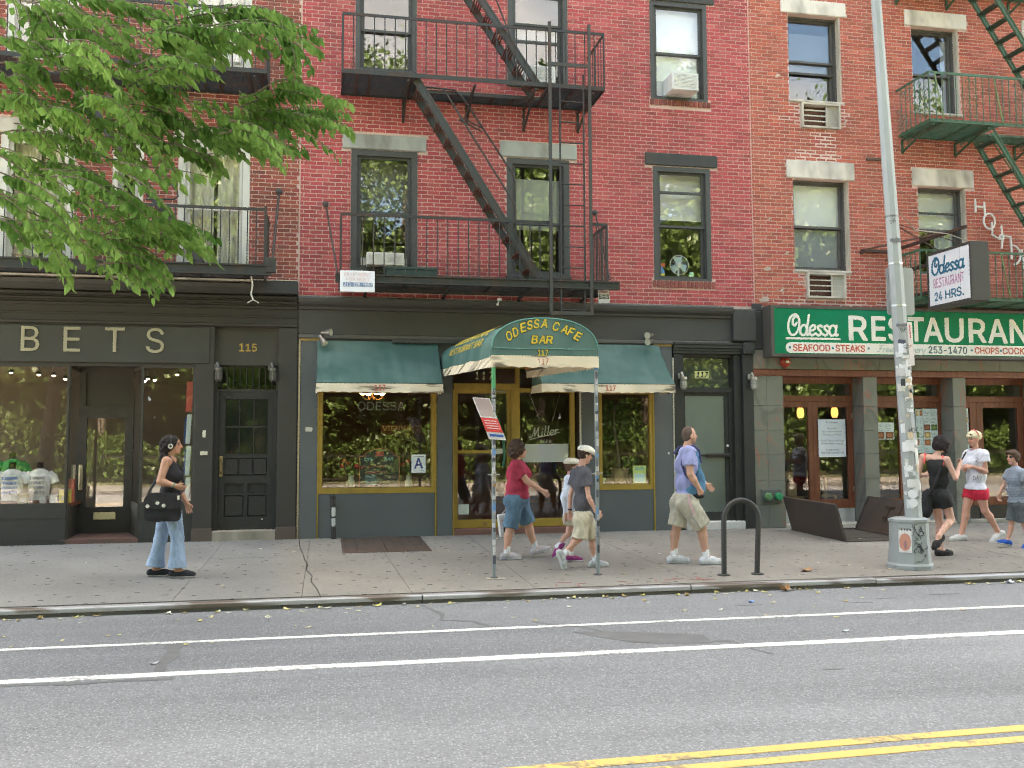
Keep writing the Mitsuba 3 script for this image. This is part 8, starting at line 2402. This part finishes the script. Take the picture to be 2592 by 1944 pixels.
obj('red_band', MB().tube([F.H(-.03 + .004 * math.cos(a), .105 * math.cos(a), .05 + .098 * math.sin(a)) for a in np.linspace(.0, 3.14, 13)], .010, 6), 'cloth', sc, smooth=60, color=(0.5, 0.12, 0.12))
F.eye_glasses(True, u=.085, f=.078)
F = Figure('boy in striped blue grey tee, grey shorts and blue shoes at the right edge', BOY3, (-1, -0.05), 0.78, .95, .98, .85, .85, skin=(0.55, 0.31, 0.23))
F.body((0.4, 0.5), h=.0065)
F.shirt((0.27, 0.31, 0.37), sleeve=.6, hem=-.02, o=.024, neck=.058)
for i in range(9):
    z = .72 + .038 * i
    a = np.linspace(2.2, 5.6, 22)
    rx, ry = .155, .168
    obj('shirt_stripe', MB().tube([F.o + [.09 + rx * math.cos(q) , ry * math.sin(q), z + .006 * math.sin(q * 3)] for q in a], .004, 5), 'cloth', F.t, smooth=60, color=(0.16, 0.19, 0.24))
F.trousers((0.10, 0.115, 0.125), to=.92, top=.12, r1=.080, o=.012)
F.shoes((0.025, 0.09, 0.42), (0.6, 0.6, 0.58))
pr_, ct = F.cap_hair(.022, -.03)
F.hair(pr_ + [ell(F.H(.045, 0, .08), (.06, .075, .03), F.HR)], (0.085, 0.05, 0.032), fold=(0.010, (30, 30, 14), 5), cuts=[(F.hf * .80 - F.hu * .62, F.H(.062, 0, .035))])
F.eye_glasses(True)

# ================================================================ trees
def limb(pts, r0, r1, m, n=9, jitter=0.0, r=None):
    pts = np.array(pts, float)
    t = np.linspace(0, len(pts) - 1, max(len(pts) * 3, 5))
    i = np.minimum(t.astype(int), len(pts) - 2)
    u = (t - i)[:, None]
    p0, p1 = pts[np.maximum(i - 1, 0)], pts[i]
    p2, p3 = pts[i + 1], pts[np.minimum(i + 2, len(pts) - 1)]
    c = 0.5 * (2 * p1 + (p2 - p0) * u + (2 * p0 - 5 * p1 + 4 * p2 - p3) * u**2 + (3 * p1 - p0 - 3 * p2 + p3) * u**3)
    m.tube(c, np.linspace(r0, r1, len(c)), n)
    return c


st = thing('street_tree', 'leafy street tree at the kerb reaching in from the left with drooping sprays of leaves', 'tree')
tr = np.random.default_rng(21)
# the trunk stands on the sidewalk left of the view; main limbs reach right over the road
trunk = MB()
base = np.array([-5.6, -4.75, float(zs(-4.75)) - 0.05])
limb([base, base + [0.05, -0.03, 1.2], base + [0.15, -0.1, 2.6], base + [0.3, -0.3, 3.9]], 0.17, 0.115, trunk, 14)
obj('trunk', trunk, 'bark', st, smooth=60)
fork = base + [0.3, -0.3, 3.85]
limbs = [[fork, (-4.6, -5.8, 4.6), (-3.7, -6.7, 5.0), (-2.9, -7.4, 5.35), (-2.1, -7.9, 5.6)],
         [fork, (-4.7, -6.0, 5.2), (-3.8, -7.0, 5.9), (-3.0, -7.7, 6.2)],
         [fork, (-4.9, -5.9, 5.4), (-4.2, -6.8, 6.6), (-3.4, -7.4, 7.5)],
         [fork, (-5.0, -6.2, 4.3), (-4.0, -7.4, 4.4), (-3.1, -8.2, 4.25), (-2.4, -8.6, 3.9)],
         [fork, (-5.6, -5.0, 6.0), (-6.0, -5.2, 8.0), (-5.8, -5.6, 9.8)],
         [fork, (-6.5, -5.5, 5.5), (-7.6, -6.2, 6.8)]]
lm = []
for i, l in enumerate(limbs):
    m = MB()
    lm.append(limb(l, 0.075, 0.018, m, 9))
    obj('limb', m, 'bark', st, smooth=60)
# sprays: long shoots with leaves in two ranks, arching and drooping at the tip.  (start, tip, droop, leaf length)
twigs = MB()
LC, LD, LS = [], [], []


def spray(a, b, sag, n, size, wide=0.10, rise=0.0):
    a, b = np.array(a, float), np.array(b, float)
    t = np.linspace(0, 1, 12)[:, None]
    c = a + (b - a) * t + np.array([0, 0, 1.0]) * (rise * np.sin(np.pi * t) - sag * t ** 3)
    twigs.tube(c, np.linspace(0.007, 0.0025, 12), 5)
    d = np.gradient(c, axis=0)
    d /= np.linalg.norm(d, axis=1, keepdims=True)
    for i in range(n):
        u = 0.08 + 0.92 * (i + 0.5 * tr.random()) / n
        j = u * 11
        k = min(int(j), 10)
        p = c[k] + (c[k + 1] - c[k]) * (j - k)
        dd = d[k]
        s = np.cross(dd, [0, 0, 1.0])
        s /= np.linalg.norm(s) + 1e-9
        sg = 1 if i % 2 else -1
        out = dd * (0.45 + 0.2 * tr.random()) + s * sg * (0.55 + 0.3 * tr.random()) + np.array([0, 0, -0.75 - 0.5 * tr.random()])
        LC.append(p + s * sg * 0.012)
        LD.append(out / np.linalg.norm(out))
        LS.append(size * (0.7 + 0.5 * tr.random()) * (1.0 if u < 0.85 else 0.8))


def cluster(c, ext, n, size, tip=(0.5, -0.1, -0.1), leafs=16):
    """n short shoots round a point, leaning to one side."""
    for _ in range(n):
        a = np.array(c) + (tr.random(3) - 0.5) * np.array(ext) * 2
        b = a + np.array(tip) * (0.5 + 0.8 * tr.random()) + (tr.random(3) - 0.5) * np.array([0.3, 0.4, 0.25])
        spray(a, b, 0.05 + 0.08 * tr.random(), leafs, size)


SP = [((-1.08,-8.09,4.75),(-0.05,-8.47,4.77)), ((-0.82,-8.46,4.67),(-0.06,-8.84,4.52)), ((-0.69,-8.29,4.12),(0.18,-8.52,4.24)), ((-0.66,-7.77,4.18),(0.18,-8.00,4.33)), ((-0.78,-8.05,4.08),(0.18,-8.16,4.13)), ((-0.88,-7.85,4.13),(0.19,-8.11,4.20)), ((-0.90,-8.27,3.94),(-0.29,-8.61,3.83)), ((-0.90,-8.30,4.02),(-0.32,-8.53,3.77)), ((-0.81,-8.47,3.85),(-0.31,-8.69,3.66)), ((-0.54,-8.40,4.21),(-0.09,-8.58,4.28)), ((-0.36,-7.85,4.83),(-0.14,-8.03,4.66)), ((-0.39,-8.11,4.66),(-0.26,-8.51,4.40)), ((-1.29,-7.64,4.74),(-0.84,-7.96,4.77)), ((-1.34,-8.06,4.53),(-0.82,-8.24,4.59)), ((-1.32,-8.44,4.26),(-0.76,-8.83,4.25)), ((-1.41,-8.08,4.35),(-1.06,-8.22,4.40)), ((-1.47,-7.98,4.25),(-1.10,-8.31,4.22)), ((-2.01,-7.99,4.57),(-1.65,-8.36,4.47)), ((-1.92,-8.56,4.31),(-1.43,-8.82,4.13)), ((-1.99,-8.14,4.39),(-1.54,-8.26,4.26)), ((-1.11,-7.96,3.81),(-0.83,-8.31,3.66)), ((-1.50,-8.01,3.87),(-0.89,-8.19,3.76)), ((-1.48,-7.76,4.13),(-0.86,-8.01,3.99)), ((-1.49,-8.09,3.93),(-1.08,-8.42,3.60)), ((-1.35,-8.45,4.54),(-0.56,-8.80,4.58)), ((-1.25,-7.92,4.96),(-0.30,-8.25,4.99)), ((-1.33,-8.41,4.52),(-0.59,-8.75,4.48)), ((-1.59,-8.41,3.14),(-0.79,-8.53,3.16)), ((-1.53,-7.74,3.18),(-0.85,-8.10,3.10)), ((-1.82,-7.72,3.10),(-1.07,-7.97,3.17)), ((-1.60,-8.33,2.94),(-1.10,-8.43,2.81)), ((-1.63,-7.95,2.94),(-1.25,-8.27,2.75)), ((-1.93,-7.76,3.15),(-1.21,-7.95,2.99)), ((-1.99,-8.38,3.07),(-1.43,-8.68,3.00)), ((-1.67,-7.79,3.40),(-1.18,-8.18,3.33)), ((-2.20,-8.45,3.35),(-1.66,-8.69,2.98)), ((-2.53,-7.71,3.31),(-1.98,-7.93,3.05)), ((-2.45,-8.01,3.60),(-2.00,-8.12,3.23)), ((-2.30,-7.93,3.15),(-1.91,-8.30,2.99)), ((-2.36,-7.77,4.97),(-2.04,-8.14,4.59)), ((-2.13,-7.94,4.87),(-1.88,-8.11,4.86)), ((-2.41,-7.83,5.00),(-2.25,-7.99,4.76)), ((-2.56,-7.77,4.74),(-2.17,-7.89,4.49)), ((-2.55,-7.77,4.54),(-2.05,-7.92,4.38)), ((-2.37,-8.22,4.12),(-1.95,-8.42,3.99)), ((-2.36,-7.91,4.09),(-1.88,-8.06,4.01)), ((-2.39,-8.20,3.84),(-1.97,-8.31,3.77)), ((-2.04,-8.34,4.02),(-1.57,-8.56,3.77)), ((-1.78,-8.49,4.04),(-1.35,-8.78,3.90)), ((-2.02,-8.22,4.77),(-1.42,-8.54,4.57)), ((-1.96,-7.95,5.02),(-1.21,-8.18,4.87)), ((-1.73,-7.73,5.11),(-1.09,-8.02,4.89)), ((-1.90,-7.79,4.01),(-1.29,-7.99,3.98)), ((-1.70,-8.06,3.90),(-1.35,-8.22,3.69)), ((-2.51,-7.60,3.80),(-2.11,-7.78,3.69)), ((-1.96,-8.34,3.54),(-1.40,-8.47,3.39)), ((-1.85,-8.34,3.40),(-1.23,-8.67,3.23))]
CP = [(-2.54,-7.49,4.99), (-2.33,-8.23,4.47), (-2.30,-7.91,4.36), (-2.43,-7.85,4.23), (-2.31,-7.54,4.35), (-2.41,-7.81,4.00), (-2.32,-7.64,3.94), (-2.20,-7.31,4.28), (-2.14,-7.46,4.49), (-1.84,-7.93,4.45), (-1.75,-7.82,4.32), (-1.61,-7.92,4.19), (-1.47,-8.26,4.47), (-1.63,-8.14,4.66), (-1.35,-8.03,4.79), (-1.81,-7.99,4.87), (-2.08,-7.99,4.73), (-2.34,-7.65,3.71), (-2.63,-7.14,3.60), (-2.35,-7.39,3.53), (-2.16,-7.37,3.45), (-1.93,-7.41,3.35), (-1.65,-7.62,3.28), (-2.08,-7.21,3.89), (-2.19,-7.50,3.92), (-1.75,-7.75,3.84), (-1.44,-8.30,3.60), (-1.38,-7.77,4.27), (-1.16,-8.12,4.00), (-0.96,-8.23,4.04), (-1.98,-7.74,5.05), (-1.34,-7.38,4.94), (-0.82,-8.02,4.12), (-0.77,-7.40,4.23), (-0.55,-7.72,4.34), (-2.37,-8.21,4.83), (-1.93,-7.15,3.25), (-2.27,-7.88,3.13), (-2.09,-8.02,3.03)]
for i, (a, b) in enumerate(SP):
    L = np.linalg.norm(np.subtract(b, a))
    spray(a, b, 0.10 + 0.05 * tr.random(), int(L / 0.026), 0.128, rise=0.06)
    for q in range(2):
        o = (tr.random(3) - 0.5) * [0.3, 0.5, 0.14]
        spray(np.add(a, o), np.add(a, np.subtract(b, a) * (0.6 + 0.3 * tr.random())) + o * 0.8, 0.09, int(L * 0.7 / 0.031), 0.118, rise=0.04)
for c in CP:
    cluster(c, (0.24, 0.4, 0.17), 4, 0.115, (0.34, -0.1, -0.10), 10)
# the rest of the crown, up and to the left of the view
for q in range(150):
    a = np.array([-6.2 + 3.0 * tr.random(), -7.8 + 3.6 * tr.random(), 5.2 + 4.6 * tr.random()])
    if a[0] > -4.3 + 0.1 * (a[2] - 5) and a[2] < 8.2:
        a[0] -= 2.2
    cluster(a, (0.25, 0.4, 0.2), 3, 0.09, (0.3, -0.1, -0.1), 12)
obj('twig', twigs, 'bark', st, smooth=60, kind='stuff')
LC, LD, LS = np.array(LC), np.array(LD), np.array(LS)
dist = np.linalg.norm(LC - EYE, axis=1)
near = np.argsort(dist / LS)[:300]
mask = np.ones(len(LC), bool)
# the 300 leaves that show largest are pieces of their own, cut from a few patterns
P0 = LC - EYE
front = (P0 @ fwd)
inview = (np.abs(P0 @ rgt / front) < 0.54) & (np.abs(P0 @ upv / front + 0.01) < 0.40)
order = np.argsort(np.where(inview, dist / LS, 9e9))[:300]
mask[order] = False
shapes_ = [mikit.ply(leaves(np.zeros((1, 3)), np.array([[1.0, 0, 0]]), 1.0, np.random.default_rng(k), 0.3, 0.44 + 0.03 * k), 'leaf') for k in range(6)]
for i in order:
    d = LD[i]
    s = np.cross(d, [0.1, 0.2, 1.0])
    s /= np.linalg.norm(s)
    s = s * math.cos(a_ := tr.random() * 1.4 - 0.7) + np.cross(s, d) * math.sin(a_)
    u = np.cross(d, s)
    M = np.eye(4)
    M[:3, 0], M[:3, 1], M[:3, 2], M[:3, 3] = d * LS[i], s * LS[i], u * LS[i], LC[i]
    obj('leaf', shapes_[i % 6], None, st, at=mi.ScalarTransform4f(M.tolist()))
LL = LC[mask], LD[mask], LS[mask][:, None]
v, f = leaves(LL[0], LL[1], LS[mask], tr, 0.3, 0.52)
obj('crown', (v, f), 'leaf', st, kind='stuff')

# the park's trees across the street: they show in the window panes
pk = np.random.default_rng(5)


def flakes(c, size, r):
    """Far leaves: two triangles each."""
    n = len(c)
    d = r.normal(size=(n, 3)) + [0, 0, -0.5]
    d /= np.linalg.norm(d, axis=1, keepdims=True)
    s = np.cross(d, r.normal(size=(n, 3)))
    s /= np.linalg.norm(s, axis=1, keepdims=True)
    L = np.broadcast_to(size, (n,))[:, None]
    v = np.stack([c, c + d * L * 0.45 + s * L * 0.3, c + d * L, c + d * L * 0.45 - s * L * 0.3], 1).reshape(-1, 3)
    return v, (np.array([[0, 1, 2], [0, 2, 3]])[None] + 4 * np.arange(n)[:, None, None]).reshape(-1, 3)


def crown_leaves(c, rad, n, size, r, clumps=46):
    """Leaves in clumps through the crown's volume, thin in places."""
    cc = r.normal(size=(clumps, 3))
    cc = cc / np.linalg.norm(cc, axis=1, keepdims=True) * (0.45 + 0.55 * r.random((clumps, 1)) ** 0.5) * rad + c
    k = r.integers(0, clumps, n)
    p = cc[k] + r.normal(size=(n, 3)) * np.array(rad) * 0.15
    return flakes(p, size * (0.6 + 0.8 * r.random(n)), r)


for i, (x, y, h, rad, lean) in enumerate(((-9, -23, 15.5, 4.6, .4), (-2.5, -21.8, 13.0, 3.8, -.3), (3.0, -24.5, 17.5, 5.0, .2), (8.5, -22, 13.5, 4.0, .5), (14, -24, 18, 5.2, -.4), (20, -22.5, 14, 4.4, .3), (26, -24.5, 17, 5, .2), (33, -23, 15, 5, -.2), (41, -25, 17, 5.5, .2), (-16, -25, 17, 5.4, .1))):
    t = thing('park_tree', 'park tree across the street, reflected in the shop windows', 'tree', 'park trees across the street')
    m = MB()
    limb([(x, y, -0.1), (x + lean * .4, y, h * .25), (x + lean, y + .1, h * .55), (x + lean * 1.3, y, h * .8)], 0.24, 0.06, m, 10)
    for q in range(6):
        a = q * 1.05 + i
        z = h * (0.25 + 0.07 * q)
        limb([(x + lean * .6, y, z), (x + lean + math.cos(a) * rad * .4, y + math.sin(a) * rad * .4, z + 1.2), (x + lean + math.cos(a) * rad * .8, y + math.sin(a) * rad * .8, z + 2.0)], 0.09, 0.02, m, 7)
    obj('trunk', m, 'bark', t, smooth=60)
    n = 40000
    v, f = crown_leaves(np.array([x + lean, y, h * .62]), np.array([rad, rad, h * .40]), n, 0.25, pk)
    obj('crown', (v, f), 'park_leaf', t, kind='stuff')
n = 60000
p = np.stack([-40 + 95 * pk.random(n), -21.3 - 1.6 * pk.random(n), 0.1 + 2.1 * pk.random(n) ** 0.8], 1)
p[:, 2] *= 0.6 + 0.7 * meshkit.noise(p * [0.5, 0, 0] + [3, 0, 0])
obj('shrubbery', flakes(p, 0.16 + 0.1 * pk.random(n), pk), 'park_leaf', label='dense shrubs along the park edge across the street', cat='shrub', kind='stuff')
t = thing('park_fence', 'low iron fence along the park across the street', 'fence')
m = MB().box(-40, 55, -20.7, -20.66, 1.0, 1.05).box(-40, 55, -20.7, -20.66, 0.15, 0.2)
for i in range(430):
    m.box(-40 + i * .22, -39.98 + i * .22, -20.69, -20.67, 0, 1.15)
obj('bars', m, 'iron', t, color=(0.02, 0.02, 0.02), kind='stuff')
back = pk.random((52000, 3)) * [130, 9, 1.0] + [-50, -42, 0.0]
back[:, 2] = 0.5 + back[:, 2] ** 0.9 * (9.0 + 9.0 * meshkit.fbm(back * [0.09, 0, 0] + [2, 0, 0], 3))
obj('far_foliage', flakes(back, 0.9 + 0.3 * pk.random(52000), pk), 'park_leaf', label='mass of park foliage far across the street', cat='foliage', kind='stuff')
